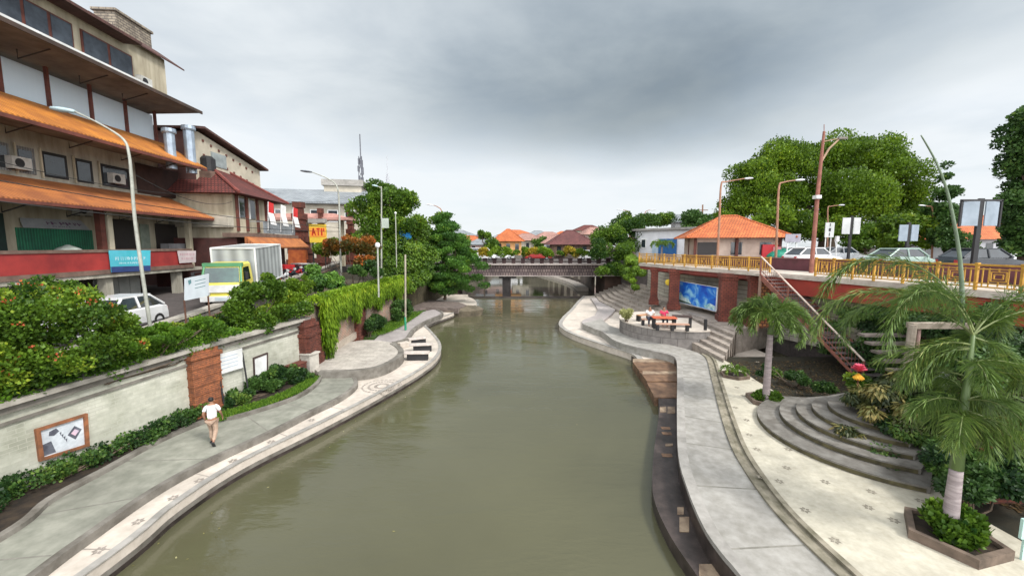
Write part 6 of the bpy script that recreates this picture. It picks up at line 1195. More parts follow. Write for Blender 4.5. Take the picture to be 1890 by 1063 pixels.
# plants on the right
b = bush('planter_plant', P1+Vector((0, 0, .1)), 'leafy green plant filling the brown planter under the big palm', blobs(P1+Vector((0, .1, .32)), (.62, .55, .26), 16, sub=.5), 5200, .10, L_mid, cat='plant', up=1.0, stems=6)
bush('planter_plant', P2+Vector((0, 0, .1)), 'low ground cover in the angular planter around the small palm', blobs(P2+Vector((0, 0, .2)), (.6, .5, .12), 8, sub=.5), 2200, .08, L_mid, cat='plant', up=.6)
wz = []
for (u, v, Y, r, k) in [(1570, 800, 11.8, .45, 6), (1630, 750, 11.8, .8, 8), (1590, 740, 12.6, .55, 7), (1680, 720, 12.2, .8, 8)]: wz += blobs(D(u, v, Y), (r, r, r*.9), k, sub=.42)
bush('drooping_shrub', (12.0, 11.6, 1.6), 'drooping olive shrub with dry stems spilling over the round steps', wz, 9000, .17, leafmat('leaf_olive', (.02, .035, .01), (.12, .13, .035), (.3, .24, .08), .2), droop=.7, up=0, cvar=.5, aspect=.16)
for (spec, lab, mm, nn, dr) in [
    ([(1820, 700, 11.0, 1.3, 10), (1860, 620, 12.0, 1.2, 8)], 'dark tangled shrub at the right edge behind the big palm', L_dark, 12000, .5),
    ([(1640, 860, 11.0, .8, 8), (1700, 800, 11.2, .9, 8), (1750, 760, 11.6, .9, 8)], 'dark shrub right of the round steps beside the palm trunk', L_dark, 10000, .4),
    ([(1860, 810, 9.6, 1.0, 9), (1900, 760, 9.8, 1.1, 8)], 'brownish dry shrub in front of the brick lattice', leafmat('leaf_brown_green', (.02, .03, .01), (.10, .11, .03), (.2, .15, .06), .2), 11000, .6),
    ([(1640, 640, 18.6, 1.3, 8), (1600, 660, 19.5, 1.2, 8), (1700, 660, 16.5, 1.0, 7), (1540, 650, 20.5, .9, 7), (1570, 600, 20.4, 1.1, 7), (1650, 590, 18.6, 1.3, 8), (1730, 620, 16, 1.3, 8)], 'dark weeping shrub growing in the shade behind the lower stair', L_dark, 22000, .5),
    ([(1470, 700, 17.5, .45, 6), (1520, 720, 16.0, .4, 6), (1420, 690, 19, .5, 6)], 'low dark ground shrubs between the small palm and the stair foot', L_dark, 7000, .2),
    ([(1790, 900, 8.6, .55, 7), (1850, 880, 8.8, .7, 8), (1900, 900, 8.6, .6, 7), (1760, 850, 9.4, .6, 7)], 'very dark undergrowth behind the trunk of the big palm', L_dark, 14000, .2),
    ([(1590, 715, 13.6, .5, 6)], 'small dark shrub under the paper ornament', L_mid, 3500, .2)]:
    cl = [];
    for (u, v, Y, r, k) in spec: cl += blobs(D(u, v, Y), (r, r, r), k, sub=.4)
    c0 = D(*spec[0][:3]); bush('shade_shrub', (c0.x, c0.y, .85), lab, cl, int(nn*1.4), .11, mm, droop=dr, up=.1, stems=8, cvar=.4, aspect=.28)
# leaf litter in the shade
n = 5000; pts = np.stack([RNG.uniform(10.6, 20, n), RNG.uniform(13.8, 21.5, n), np.full(n, .87)], 1); pts2 = np.stack([RNG.uniform(12.0, 18, 4000), RNG.uniform(5, 9.4, 4000), np.full(4000, .87)], 1); pts = np.concatenate([pts, pts2]); n = len(pts)
d = unit(RNG.normal(size=(n, 3))*np.array([1, 1, .15])); sdv = unit(np.cross(d, np.array([0, 0, 1.0]))+RNG.normal(0, .15, (n, 3))); o = leafmesh('leaf_litter', pts, d, sdv, .12, .03, RNG.uniform(0, 1, n), leafmat('litter', (.02, .015, .008), (.08, .05, .02), (.16, .11, .04), 0)); tag(o, 'fallen brown leaves scattered over the shaded planting ground', 'leaf litter', kind='stuff')
# brick lattice, teal box
t = empty('brick_lattice', D(1860, 880, 9.2), 'reddish lattice of brick glimpsed behind the foreground palm', 'lattice'); p = t.location.copy(); t.location.z = .85; mb = MB()
for i in range(9):
    for j in range(5):
        c = Vector((p.x-.6+i*.17, 9.3+i*.02, 1.5+j*.17)); mb.box(c, (.10, .08, .03), tilt=('Y', .78)); mb.box(c+Vector((.085, 0, .085)), (.10, .08, .03), tilt=('Y', -.78)); mb.box(c+Vector((.04, 0, .04)), (.16, .07, .025), tilt=('Y', .78))
mb.build('lattice', mat('lattice_brick', (.30, .09, .06), (.18, .05, .04), 4, .85), t); MB().box((p.x+.1, 9.35, 1.15), (1.7, .12, .6)).build('base', brick_r, t)
p = D(1889, 975, 7.4); o = MB().box((p.x+.1, p.y, p.z), (.3, .05, .42)).box((p.x+.1, p.y+.03, (p.z+.85)/2), (.06, .04, p.z-.85)); o = o.build('pale_green_sign', mat('mint_sign', (.5, .72, .66), (.42, .62, .57), 2, .6)); tag(o, 'pale mint green sign cut by the lower right edge of the photo', 'sign')
# platform furniture and people
def ptable(c, label, top, L=1.7, rot=0):
    c = Vector(c); t = empty('picnic_table', c, label, 'table', 'wooden tables on the round platform'); t.rotation_euler.z = rot
    MB().box(c+Vector((0, 0, .70)), (L, .75, .06)).build('table_top', top, t, bevel=.01)
    for s in (-1, 1): MB().box(c+Vector((s*L*.42, 0, .34)), (.14, .5, .68)).build('leg', dark, t)
    return t
def pbench(c, label, L=1.7, rot=0, m=None):
    c = Vector(c); t = empty('wooden_bench', c, label, 'bench', 'benches on the round platform'); t.rotation_euler.z = rot
    MB().box(c+Vector((0, 0, .42)), (L, .36, .06)).build('seat', m or mat('salmon_wood', (.55, .34, .24), (.42, .24, .17), 3, .7), t)
    for s in (-1, 1): MB().box(c+Vector((s*L*.45, 0, .2)), (.16, .3, .4)).build('leg', dark, t)
    return t
zz = 1.86; b1 = G(1241, 598, zz+.42); rw = mat('red_orange_wood', (.55, .12, .05), (.4, .08, .035), 3, .6); sal = mat('salmon_wood', (.55, .34, .24), (.42, .24, .17), 3, .7)
pbench((b1.x, b1.y, zz), 'long salmon bench with three dark feet nearest the viewer on the round platform', 2.0, -.12); MB().box((b1.x, b1.y, zz+.2), (.16, .3, .4)).build('leg', dark, [x for x in C.objects if x.name.startswith('wooden_bench')][-1])
bb1 = [x for x in C.objects if x.name.startswith('wooden_bench')][-1]
T1 = Vector((b1.x-.25, b1.y+.75, zz)); ptable(T1, 'red-orange table in front of the person in pink on the round platform', rw, 1.5, -.12)
T2 = Vector((b1.x+1.1, b1.y+1.2, zz)); ptable(T2, 'dark brown table right of the person in pink on the round platform', mat('dark_wood', (.07, .04, .035), (.03, .02, .018), 4, .7), 1.2, -.3)
b3_ = G(1188, 584, zz+.3); pbench((b3_.x, b3_.y, zz), 'short orange bench at the left side of the round platform', 1.1, .5, mat('orange_wood', (.55, .3, .16), (.42, .22, .12), 3, .7))
b4_ = Vector((b1.x-.3, b1.y+1.6, zz)); pbench(b4_, 'bench on which both people sit on the round platform', 2.2, -.12)
def sitter(c, rz_, shirt, hair_c, label, arms=.3):
    c = Vector(c); t = empty('person', c, label, 'person', 'people sitting on the round platform'); t.rotation_euler.z = rz_; q = lambda x, y, z: c+Vector((x, y, z))
    J = [(q(0, 0, .56), (.15, .12)), (q(0, .02, .78), (.13, .1)), (q(0, 0, 1.0), (.17, .1)), (q(0, -.01, 1.1), .07), (q(0, -.03, 1.2), (.075, .09)), (q(0, -.02, 1.29), (.07, .08)), (q(-.2, 0, 1.0), .05), (q(-.26, -.14, .80), .04), (q(-.14, -.36, .78), .032), (q(-.11, -.44, .785), (.035, .02)), (q(.2, 0, 1.0), .05), (q(.26, -.14, .80), .04), (q(.14, -.36, .78), .032), (q(.11, -.44, .785), (.035, .02)), (q(-.1, -.05, .52), .085), (q(-.13, -.42, .52), .06), (q(-.13, -.42, .1), .04), (q(-.13, -.54, .05), .035), (q(.1, -.05, .52), .085), (q(.13, -.42, .52), .06), (q(.13, -.42, .1), .04), (q(.13, -.54, .05), .035)]
    E1 = [(0, 1), (1, 2), (2, 3), (3, 4), (4, 5), (2, 6), (6, 7), (7, 8), (8, 9), (2, 10), (10, 11), (11, 12), (12, 13), (0, 14), (14, 15), (15, 16), (16, 17), (0, 18), (18, 19), (19, 20), (20, 21)]
    for h, s in ((9, -1), (13, 1)):
        for k in range(4): J.append((q(s*(.085+.018*k), -.50, .785), .009)); E1.append((h, len(J)-1)); J.append((q(s*(.085+.018*k), -.54-.01*(k % 3), .775), .008)); E1.append((len(J)-2, len(J)-1))
        J.append((q(s*.06, -.46, .79), .01)); E1.append((h, len(J)-1))
    skin_body('body', J, E1, skinm, t)
    skin_body('shirt', [(q(0, 0, .56), (.19, .15)), (q(0, .02, .78), (.18, .14)), (q(0, 0, 1.0), (.20, .13)), (q(0, -.01, 1.08), .09), (q(-.2, 0, 1.0), .075), (q(-.25, -.1, .84), .065), (q(.2, 0, 1.0), .075), (q(.25, -.1, .84), .065)], [(0, 1), (1, 2), (2, 3), (2, 4), (4, 5), (2, 6), (6, 7)], shirt, t)
    skin_body('trousers', [(q(0, .0, .54), (.17, .13)), (q(-.1, -.1, .52), .10), (q(-.13, -.43, .52), .075), (q(-.13, -.42, .14), .055), (q(.1, -.1, .52), .10), (q(.13, -.43, .52), .075), (q(.13, -.42, .14), .055)], [(0, 1), (1, 2), (2, 3), (0, 4), (4, 5), (5, 6)], mat('dark_denim', (.04, .05, .08), (.025, .03, .05), 5, .8), t)
    skin_body('hair', [(q(0, .02, 1.18), (.08, .07)), (q(0, .01, 1.28), (.09, .09)), (q(0, -.01, 1.34), (.06, .06))], [(0, 1), (1, 2)], hairm, t); return t
sitter((b4_.x+.35, b4_.y, zz-.03), -.12, mat('pink_shirt', (.62, .04, .12), (.48, .03, .08), 5, .8), hairm, 'person in a pink red shirt sitting at the table on the round platform')
sitter((b4_.x-.55, b4_.y+.1, zz-.03), -.12, white, hairm, 'dark haired person in a white shirt sitting left of the person in pink')
o = tag(bush('platform_plant', (b3_.x-1.25, b3_.y-.4, zz), 'pale yellow leafy plant at the left rim of the round platform', blobs((b3_.x-1.1, b3_.y-.2, zz+.45), (.5, .5, .4), 8, sub=.45), 1500, .13, leafmat('leaf_pale', (.15, .16, .05), (.45, .46, .2), (.6, .6, .3), .3), cat='plant', stems=5))
pb = G(1303, 610, 1.86); o = MB().box(pb+Vector((0, .1, .35)), (.16, .16, .7)).build('bollard', dark, bevel=.02); tag(o, 'dark short bollard at the right end of the round platform', 'bollard')
# ================================================================ beyond the deck: kiosk, trees, signs, cars
kr = mat('orange_roof_tiles', (.62, .19, .055), (.46, .11, .03), 1.4, .8, .8, kind='tile', bw=(.24, .3, .03), c3=(.26, .07, .03))
KC = D(1350, 450, 38); KC = Vector((KC.x, 38.6, 0)); kt = hip('orange_roof_kiosk', KC, 6.9, 5.6, 5.5, 7.95, 9.95, mat('pink_cream_wall', (.58, .46, .38), (.45, .34, .28), 1.4, .85, .2), kr, 'pink walled kiosk with a bright orange hipped tile roof on the deck', 'kiosk', over=.9, rz_=-.25)
R = Matrix.Rotation(-.25, 3, 'Z'); q = lambda x, y, z: KC+R @ Vector((x, y, z))
for x, y in ((-3.4, -2.85), (0, -2.9), (3.4, -2.85), (-3.4, 0)): MB().box(q(x, y, 6.75), (.22, .22, 2.5), -.25).build('post', woodr, kt)
MB().box(q(2.6, -2.95, 6.4), (1.2, .25, 1.7), -.25).build('red_vending_panel', mat('red_panel', (.6, .03, .04), (.5, .02, .03), 2, .5), kt); MB().box(q(3.1, -3.05, 6.3), (.6, .3, 1.5), -.25).build('pink_panel', mat('pink_panel', (.7, .3, .32), (.6, .22, .25), 2, .5), kt); MB().box(q(-2.4, -2.83, 6.9), (1.6, .1, 1.1), -.25).build('counter_opening', MATS['dark_interior'], kt)
wb = mat('white_wall', (.66, .67, .70), (.54, .55, .58), 1, .85, .15)
a, b = D(1172, 445, 52), D(1272, 445, 47); bt = block('white_building', (a.x, 52), (b.x, 46), 8, 5.4, 9.0, wb, 'low white building with a grey roof and blue door behind the small street palm', [(.12, .22, 6.8, 8.0)], roof=mat('grey_flat_roof', (.3, .29, .28), (.2, .19, .18), 2, .8), rh=.25)
fr = Frame((a.x, 52), (b.x, 46)); s0, s1 = fr.px(1217, 450)[0], fr.px(1250, 450)[0]; mb = MB(); fr.box(mb, s0, s1, .08, .16, 5.5, 7.95); mb.build('blue_door', mat('blue_door', (.02, .13, .42), (.03, .2, .5), 1.5, .6, .3, kind='wave', stretch=(0, 1, 1), bw=(1.4,)), bt); mb = MB(); fr.box(mb, fr.px(1205, 450)[0], s0-.05, .08, .14, 5.5, 7.6); mb.build('grey_door', mat('pale_blue_door', (.4, .5, .6), (.3, .4, .5), 2, .6), bt)
bt = block('grey_roof_house', (33, 82), (40, 80), 8, 5.4, 12.2, mat('grey_wall', (.42, .42, .42), (.33, .33, .33), 1, .9), 'pale grey roofed house behind the white building', roof=None); mb = MB(); fr = Frame((32, 82.5), (41.5, 79.5)); fr.prof(mb, -.5, 9.8, [(.6, 11.9), (-3, 13.6), (-8.6, 12), (-8.6, 11.8), (-3, 13.4), (.6, 11.7)]); mb.build('roof', groof, bt)
# banyan
ban = []
BC = D(1530, 400, 62)
for (u, v, r, k) in [(1400, 330, 4.6, 14), (1450, 295, 4.6, 14), (1520, 285, 4.8, 16), (1590, 285, 4.8, 16), (1650, 305, 4.4, 14), (1675, 350, 3.2, 12), (1370, 370, 3.8, 12), (1430, 370, 4.4, 12), (1500, 350, 5.0, 14), (1580, 360, 5.0, 14), (1650, 380, 4.2, 12), (1340, 392, 2.4, 8), (1480, 405, 3.2, 8), (1400, 285, 1.6, 4), (1600, 262, 1.6, 4), (1450, 420, 3.0, 8), (1515, 418, 3.2, 8), (1580, 420, 3.2, 8), (1640, 425, 3.0, 8), (1690, 400, 3.0, 8)]:
    ban += blobs(D(u, v+12, 62+random.uniform(-5, 5)), (r*1.0, r*1.2, r*.78), int(k*1.5), sub=.42, inner=.3)
tree('broad_tree', (BC.x, 62, 5.4), 'huge spreading tree with a wide domed crown behind the street signs', 'tree', ban, 190000, .27, L_ban, bark, 1.3, fork=.35, nl=10, cvar=.2, up=.9, flat=.8)
cl = cl_px([(1745, 330, 42, .7, 5), (1745, 360, 42, 1.3, 7), (1740, 400, 42, 1.7, 9), (1745, 440, 41, 1.9, 9), (1760, 460, 40, 1.6, 7)]); cl += [(np.array(D(1748, 305, 42)), .45)]
tree('tall_tree', (D(1748, 460, 42).x, 42, 5.4), 'dark narrow tree rising behind the bent palm spear', 'tree', cl, 13000, .24, L_dark, bark, .3)
cl = cl_px([(1900, 225, 30, 1.3, 8), (1900, 275, 30, 1.5, 9), (1905, 340, 30, 1.7, 9), (1900, 410, 30, 1.6, 9), (1905, 450, 29, 1.6, 8), (1930, 300, 30, 2.4, 9), (1930, 400, 30, 2.4, 9), (1888, 310, 30, 1.4, 9), (1882, 370, 30, 1.3, 9), (1880, 420, 30, 1.3, 9), (1885, 250, 30, 1.2, 8), (1880, 455, 30, 1.2, 8)])
tree('tall_tree', (D(1895, 460, 30).x, 30, 5.4), 'tall dark tree filling the right edge of the view', 'tree', cl, 42000, .20, L_dark, bark, .4, cvar=.3)
for (u, v, Y, r, n, lab, mm) in [(1668, 432, 44, 2.6, 6500, 'yellow-green weeping tree behind the two grey sign backs', L_yel), (1425, 412, 48, 2.0, 5000, 'light green round tree right of the orange kiosk roof', L_yel), (1600, 446, 52, 2.0, 4000, 'low pale green shrub behind the twin white signs', L_mid), (1290, 415, 60, 2.5, 4500, 'dark tree behind the peak of the kiosk roof', L_dark)]:
    p = D(u, v, Y); tree('street_tree', (p.x, Y, 5.4), lab, 'tree', blobs(p, (r*1.2, r*1.1, r), 14, sub=.4), n, .30, mm, bark, .18, droop=.4 if 'weeping' in lab else 0)
cl = cl_px([(1130, 440, 52, 2.2, 9), (1165, 425, 54, 2.4, 9), (1110, 465, 50, 1.7, 8), (1195, 410, 58, 2.0, 7), (1150, 470, 50, 1.8, 8), (1225, 410, 62, 1.8, 6), (1115, 500, 49, 1.2, 6), (1140, 500, 50, 1.5, 6), (1148, 410, 55, 1.5, 6), (1170, 450, 53, 2.0, 7)])
tree('riverside_tree', (15.4, 50, 5.3), 'dark green tree at the right end of the bridge', 'tree', cl, 42000, .2, L_mid, bark, .35, cvar=.3, bias=-.12)
cl = cl_px([(1168, 480, 43, 1.0, 8), (1160, 510, 42, .9, 8), (1178, 500, 42, .9, 8), (1172, 530, 41, .6, 6)])
bush('climbing_vine', (12.7, 42, 2.2), 'bright green vine mass at the left end of the golden railing', cl, 15000, .14, L_vine, cat='vine', droop=.9, up=0, bias=-.1)
p = D(1222, 450, 44); palm((p.x, 44, 5.4), 1.6, .12, [(a, 1.6, 50, 150, 50) for a in range(0, 360, 45)], 'small street palm in front of the blue door', .5, .04, m=L_mid, shaft=.2)
# poles and lamps on the street
wood = mat('rusty_pole', (.30, .12, .085), (.2, .07, .05), 3, .7)
p = D(1500, 465, 24.5); t = empty('utility_pole', (p.x, 24.5, 5.5), 'tall brown pole with an angled arm rising in front of the broad tree', 'pole'); MB().tube([(p.x, 24.5, 5.5), D(1509, 360, 24.5), D(1521, 243, 24.5)], [.125, .11, .07], 10).build('shaft', wood, t); q0 = D(1516, 298, 24.5)
mb = MB(); mb.tube([q0, D(1530, 275, 24.5), D(1548, 258, 24.6)], [.07, .06, .05], 7); mb.tube([D(1519, 262, 24.5), D(1548, 256, 24.6)], .03, 5); mb.build('arm', mat('pale_brown_arm', (.38, .26, .17), (.28, .19, .12), 3, .7), t); c = D(1550, 257, 24.6); MB().box((c.x+.15, c.y, c.z+.05), (.5, .2, .12)).build('lamp_head', conc_d, t); c = D(1508, 364, 24.4); MB().box(c, (.3, .34, .2)).build('clamp', white, t); MB().tube([D(1521, 243, 24.5), D(1521, 230, 24.5)], .02, 5).build('spike', wood, t)
wh = mat('white_housing', (.7, .72, .74), (.6, .62, .64), 3, .4); lb = mat('tan_pole', (.36, .19, .12), (.26, .13, .08), 3, .7)
lamp('street_lamp', (D(1325, 465, 33).x, 33, 5.5), [D(1328, 400, 33), D(1331, 342, 33), D(1340, 336, 33), D(1374, 330, 33)], .1, 'reddish brown street lamp with a white head in front of the orange kiosk roof', lb, .7, headm=wh)
lamp('street_lamp', (D(1433, 465, 31).x, 31, 5.5), [D(1435, 400, 31), D(1438, 345, 31), D(1446, 337, 31), D(1468, 333, 31)], .1, 'tan street lamp with a white head between the kiosk and the tall brown pole', lb, .7, headm=wh)
lamp('street_lamp', (D(1528, 460, 48).x, 48, 5.5), [D(1528, 420, 48), D(1528, 385, 48), D(1534, 381, 48), D(1548, 379, 48)], .09, 'small distant street lamp behind the narrow white sign', lb, .7, headm=wh)
lamp('street_lamp', (D(1722, 460, 42).x, 42, 5.5), [D(1722, 420, 42), D(1721, 385, 42), D(1712, 381, 42), D(1708, 380, 42)], .09, 'distant street lamp with its head over the weeping tree', lb, .7, headm=wh)
for (u, Y, hu, lab, hx) in [(1162, 75, 1150, 'thin street lamp above the dark riverside tree, left of the pair', 0), (1190, 80, 1200, 'thin street lamp above the dark riverside tree, right of the pair', 0), (815, 62, 800, 'thin street lamp sticking out above the layered tree', 0)]:
    lamp('street_lamp', (D(u, 455, Y).x, Y, 5.3), [D(u, 420, Y), D(u, 395 if u != 815 else 390, Y), D((u+hu)/2, 389 if u != 815 else 382, Y), D(hu, 388 if u != 815 else 379, Y)], .12, lab, lb, 1.2, headm=wh)
p = D(1297, 430, 70); t = empty('utility_pole', (p.x, 70, 5.4), 'distant thin pole with crossarms left of the kiosk roof', 'pole'); MB().tube([(p.x, 70, 5.4), D(1297, 378, 70)], .12).box(D(1297, 388, 70), (1.8, .12, .12)).build('shaft', lb, t)
def sign2(u0, u1, v0, v1, Y, label, m, two=True, tall=False):
    a, b = D(u0, v0, Y), D(u1, v1, Y); t = empty('sign_board', ((a.x+b.x)/2, Y, 5.5), label, 'sign', 'street signs seen above the golden railing'); w = b.x-a.x; h = a.z-b.z; cx = (a.x+b.x)/2
    for k in ((-1, 1) if two else (0,)):
        ww = w*.40 if two else w; MB().box((cx+k*w*.29, Y, a.z-h/2), (ww, .06, h), .1*k if two else .0).build('board', m, t)
    if two: MB().box((cx, Y+.05, (a.z+.15+5.5)/2), (w*.13, .12, a.z+.15-5.5)).build('post', dark, t)
    else:
        for s in (-.3, .3): MB().box((cx+s*w, Y+.06, (b.z+5.5)/2+.05), (.07, .05, max(.3, b.z-5.5+.1))).build('post', white, t)
    return t, cx, a, b
gb_ = mat('blue_grey_back', (.30, .36, .42), (.22, .27, .32), 1.5, .6, .2); wsig = mat('white_sign', (.62, .64, .64), (.52, .54, .54), 2, .6)
t, cx, a, b = sign2(1524, 1538, 411, 438, 36, 'narrow white upright sign with small dark marks right of the tall brown pole', wsig, False)
mb = MB()
for k in range(3): mb.box((cx, 35.95, a.z-.2-k*.42), (.06+.1*(k % 2), .02, .28))
mb.build('marks', dark, t)
sign2(1556, 1587, 402, 432, 36, 'pair of tilted white sign boards on one dark post before the broad tree', wsig)
sign2(1661, 1694, 415, 445, 27, 'pair of plain blue grey sign backs under the weeping tree', gb_)
t, cx, a, b = sign2(1779, 1841, 372, 417, 20, 'large pair of blue grey sign panels in a black frame near the tall right tree', gb_)
mb = MB(); mb.box((cx, 20.02, a.z+.05), (b.x-a.x+.25, .08, .1)); mb.box((a.x-.08, 20.02, (a.z+b.z)/2), (.08, .08, a.z-b.z+.1)); mb.box((b.x+.08, 20.02, (a.z+b.z)/2), (.08, .08, a.z-b.z+.1)); mb.build('frame', dark, t)
sign2(1450, 1477, 432, 447, 34, 'small grey sign panel beside the green tarpaulin', mat('grey_panel', (.34, .33, .38), (.26, .25, .3), 2, .7), False)
t = empty('traffic_signal', (D(1545, 455, 34).x, 34, 5.5), 'small white signal box on a thin post right of the narrow white sign', 'signal'); c = D(1545, 441, 34); MB().box(c, (.24, .2, .45)).build('box', white, t); MB().tube([(c.x, 34, 5.5), c], .04).build('post', white, t)
o = MB().lathe([(1.0, 0), (1.05, .5), (.6, 1.0), (.1, 1.15)], (D(1443, 450, 35).x, 35, 5.8), 12, 1.2, .8).build('green_tarpaulin', mat('green_tarp', (.02, .30, .20), (.015, .2, .14), 2, .6, .5)); tag(o, 'rounded green tarpaulin cover right of the kiosk', 'tarpaulin')
# cars behind the deck
cars = [((1500, 31.5), wpaint, 'white car roof just right of the tall brown pole', 1.7, 'hatch'), ((1470, 40), wpaint, 'white car farther off between kiosk and brown pole', 1.5, 'hatch'), ((1555, 38), spaint, 'silver car under the pair of tilted white signs', 1.5, 'sedan'), ((1668, 25.5), mat('pale_green_car', (.36, .48, .42), (.3, .4, .36), 1, .3), 'large pale green car seen above the big palm fronds', 1.6, 'sedan'), ((1815, 24), kpaint, 'dark blue car right of the palm spear by the maroon wall', 1.5, 'hatch')]
for (u, Y), pt, lab, rz_, kd in cars: p = D(u, 455, Y); place(car(lab, pt, kd, 'cars on the upper right street', 'parked_van' if kd == 'van' else 'parked_car'), (p.x, Y, 5.51), rz_)
hip('orange_roof_house', (D(1810, 440, 50).x, 52), 9, 6, 5.4, 8.0, 11.2, wb, kr, 'white house with an orange roof behind the large sign panels', over=.8)
# ================================================================ bridge and what lies beyond
BR = empty('river_bridge', (3.8, 55, 0), 'low dark stone bridge crossing the river on one central pier', 'bridge')
bm_ = mat('carved_bridge_stone', (.22, .17, .155), (.10, .075, .08), 1.6, .9, .6, kind='block', bw=(.35, .5, .05), c3=(.05, .035, .035)); lite = mat('bridge_coping', (.42, .37, .35), (.3, .26, .24), 2, .8, .3)
MB().box((3.8, 58, 3.75), (23, 6.5, 1.5)).build('side_beam', bm_, BR); MB().box((3.8, 58, 4.6), (23.4, 7.1, .2)).build('coping', lite, BR); MB().box((3.8, 54.6, 3.02), (23, .2, .1)).build('moulding', lite, BR)
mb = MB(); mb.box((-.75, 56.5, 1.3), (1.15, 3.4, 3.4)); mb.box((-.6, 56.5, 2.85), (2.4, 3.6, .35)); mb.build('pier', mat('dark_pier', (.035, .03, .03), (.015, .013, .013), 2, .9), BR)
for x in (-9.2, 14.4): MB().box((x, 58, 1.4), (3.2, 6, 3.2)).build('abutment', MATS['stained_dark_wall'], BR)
MB().box((3.8, 61.6, 4.6), (24, 8, .7)).build('roadway', asph, BR)
for k in range(16):
    x = -6.3+k*1.3; pz2 = 4.7; t = empty('bridge_planter', (x, 55.2, pz2), ['square dark planter with yellow-green shrub on the bridge edge', 'square dark planter with golden shrub on the bridge edge', 'square dark planter with small green shrub on the bridge edge'][k % 3]+', number counted from the left bank' if False else ['', ''][0] or 'x', 'planter', 'planters along the bridge'); 
    nm = ['first', 'second', 'third', 'fourth', 'fifth', 'sixth', 'seventh', 'eighth', 'ninth', 'tenth', 'eleventh', 'twelfth', 'thirteenth', 'fourteenth', 'fifteenth', 'sixteenth'][k]
    kind = (0, 2, 1, 0, 0, 2, 0, 1, 0, 0, 2, 1, 0, 2, 0, 2)[k]; t['label'] = f"{nm} bridge planter from the left bank, with a {('yellow-green', 'golden yellow', 'small dark green')[kind]} shrub"
    mb = MB(); mb.box((x, 55.2, pz2+.33), (.5, .5, .66), taper=1.15); mb.box((x, 55.2, pz2+.68), (.64, .64, .08)); mb.build('pot', mat('dark_pot', (.05, .025, .025), (.025, .014, .014), 3, .85), t)
    r = (1.05, .95, .6)[kind]*random.uniform(.85, 1.15); crown('shrub', blobs((x, 55.2, pz2+1.1+r*.3), (r, r, r*.75), 7, sub=.45), (1700, 1500, 700)[kind], .17, (L_yel, leafmat('leaf_golden', (.12, .1, .01), (.45, .34, .03), (.6, .45, .08), .3), L_mid)[kind], t)
for (u, Y, pt, lab, kd) in [(890, 60, wpaint, 'white van crossing the bridge near the left bank', 'van'), (925, 62, wpaint, 'white car on the bridge left of the orange-roofed house', 'hatch'), (993, 61, rpaint, 'red car in the middle of the bridge', 'hatch'), (1090, 60, wpaint, 'pale car on the bridge before the riverside tree', 'hatch')]:
    p = D(u, 455, Y); place(car(lab, pt, kd, 'cars crossing the bridge', 'car_on_bridge'), (p.x, Y, 4.96), 1.57)
# canal walls, path and columns beyond
t = empty('canal_wall', (14, 80, 0), 'grey canal wall with pale arched niches seen under the bridge', 'wall'); cw = [Vector((12.6, 62, 0)), Vector((13, 75, 0)), Vector((8.5, 100, 0)), Vector((3.5, 125, 0))]
MB().wall(cw, .5, -.2, 5.2).build('wall_face', mat('canal_wall_stone', (.16, .13, .11), (.08, .065, .055), .8, .9, .4), t); mb = MB()
for k in range(6): p = cw[1].lerp(cw[2], k/6) if k < 6 else cw[2]; mb = MB(); mb.box((p.x-.35, p.y, 2.3), (.2, 1.6, 3.0), .1); mb.build('pale_niche', mat('pale_niche', (.42, .37, .3), (.3, .26, .21), 2, .8), t)
o = MB(); cl2 = spline([(11.9, 62), (11.6, 75), (7.4, 98), (2.8, 125)], 6); ribbon(o, cl2, 0, 1.7, -.1, .62); struct(o.build('canal_path', pale))
t = empty('canal_wall', (-9, 80, 0), 'plain left canal wall beyond the bridge', 'wall'); MB().wall([(-9, 61), (-9, 100), (-7, 140)], .5, -.2, 5.2).build('wall_face', MATS['canal_wall_stone'], t)
o = MB().box((-2, 140, 2.4), (22, 3, 5)).build('far_footbridge', conc_d); tag(o, 'distant grey bridge closing the canal beyond the planters', 'bridge')
hip('orange_roof_house', (D(938, 450, 95).x, 97), 6.2, 5.5, 4.9, 8.2, 11.0, mat('orange_plaster', (.6, .33, .14), (.5, .26, .1), 1, .85), kr, 'orange walled house with a bright orange roof beyond the bridge', over=.8)
hip('dark_roof_house', (D(1055, 450, 85).x, 88), 8.0, 6.5, 5.0, 7.4, 10.4, mat('brown_plaster', (.22, .14, .10), (.14, .09, .07), 1, .85), mat('maroon_tiles', (.17, .06, .055), (.10, .035, .035), 1.6, .85, .7, kind='tile', bw=(.3, .35, .03), c3=(.04, .015, .015)), 'brown house with a wide dark maroon hipped roof beyond the bridge', over=1.3)
rr = random.Random(11); tiles = [kr, MATS['maroon_tiles'], rt, mat('pinkish_tiles', (.42, .24, .2), (.3, .17, .14), 1.5, .85, .6, kind='tile', bw=(.3, .35, .03)), groof]
walls = [wb, beige, mat('cream_far_wall', (.5, .46, .38), (.4, .36, .3), 1, .9), mat('pink_far_wall', (.5, .38, .34), (.4, .3, .27), 1, .9)]
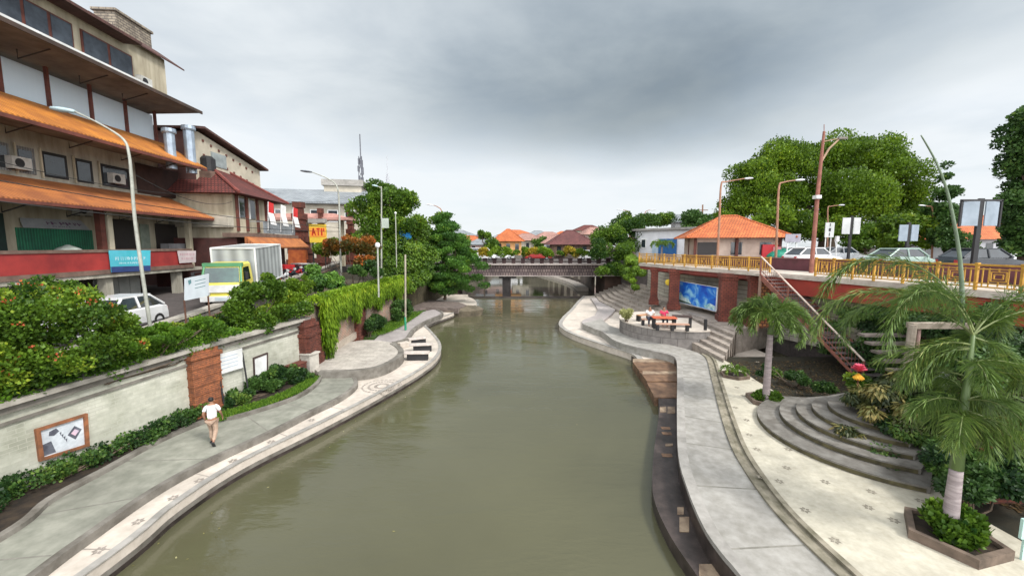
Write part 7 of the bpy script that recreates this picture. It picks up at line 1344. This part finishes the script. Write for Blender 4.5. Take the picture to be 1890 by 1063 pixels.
far = [(868, 130, 10.2, 'dark roofed far house just right of the layered tree', 1, 0), (898, 118, 9.4, 'small pinkish white far house left of the orange one', 3, 4), (972, 120, 10.6, 'cream far house just right of the orange house', 1, 3), (992, 150, 12.5, 'tiny grey roofed far house above the middle of the bridge', 2, 4), (1012, 125, 11.2, 'far house with a peaked pinkish roof left of the maroon roof', 2, 3), (1028, 105, 9.8, 'pale house with pink roof tucked against the maroon roof', 0, 3), (1095, 115, 12.2, 'far house with a pink roof right of the maroon roof', 3, 3), (848, 160, 13, 'grey roofed far house behind the layered tree top', 1, 4), (952, 170, 13.5, 'cream far house behind the orange roof', 0, 0), (1085, 150, 14.5, 'dark red roofed far house beyond the maroon roof', 1, 2), (880, 190, 12, 'distant low house with a red roof left of the planters', 2, 2), (930, 210, 13, 'distant low grey house at the vanishing point', 0, 4), (1040, 200, 14, 'distant white house behind the pinkish peaked roof', 0, 0)]
for (u, Y, zr, lab, wi, ri) in far: x = D(u, 450, Y).x; s = rr.uniform(7, 11)*(Y/130)**.5; hip('far_house', (x, Y), s, s*.7, 4.9, zr-2.0, zr, walls[wi], tiles[ri], lab, over=.8, group='houses beyond the bridge', rz_=rr.uniform(-.3, .3))
for (u, v, Y, r, lab) in [(893, 435, 110, 1.8, 'single round dark tree on the skyline left of the orange house'), (1000, 452, 115, 2.6, 'low green tree behind the middle of the bridge'), (905, 460, 75, 2.0, 'green tree left of the orange house just beyond the bridge'), (845, 450, 90, 3.0, 'dark tree between the layered tree and the far houses')]:
    p = D(u, v, Y); tree('far_tree', (p.x, Y, 4.9), lab, 'tree', blobs(p, (r*1.1, r, r), 9, sub=.45), 1800, .38, L_mid, bark, .2, group='trees beyond the bridge')
# overhead wires on the left
for k, (a, b, lab) in enumerate([((-60, 6.5+0), 0, ''),][:0]): pass
wr = mat('cable', (.03, .03, .03), (.02, .02, .02), 3, .7)
for k, (za, zb, lab) in enumerate([(10.0, 8.6, 'upper dark cable sagging in front of the orange awnings'), (9.2, 8.3, 'lower dark cable sagging in front of the orange awnings')]):
    a = Vector((-17.5, 6, za)); b = Vector((D(628, 440, 33).x, 33, zb)); pts = [a.lerp(b, i/16)+Vector((0, 0, -.9*4*(i/16)*(1-i/16)*.5)) for i in range(17)]; o = MB().tube(pts, .018, 5).build('overhead_cable', wr); tag(o, lab, 'cable', 'cables over the left street')
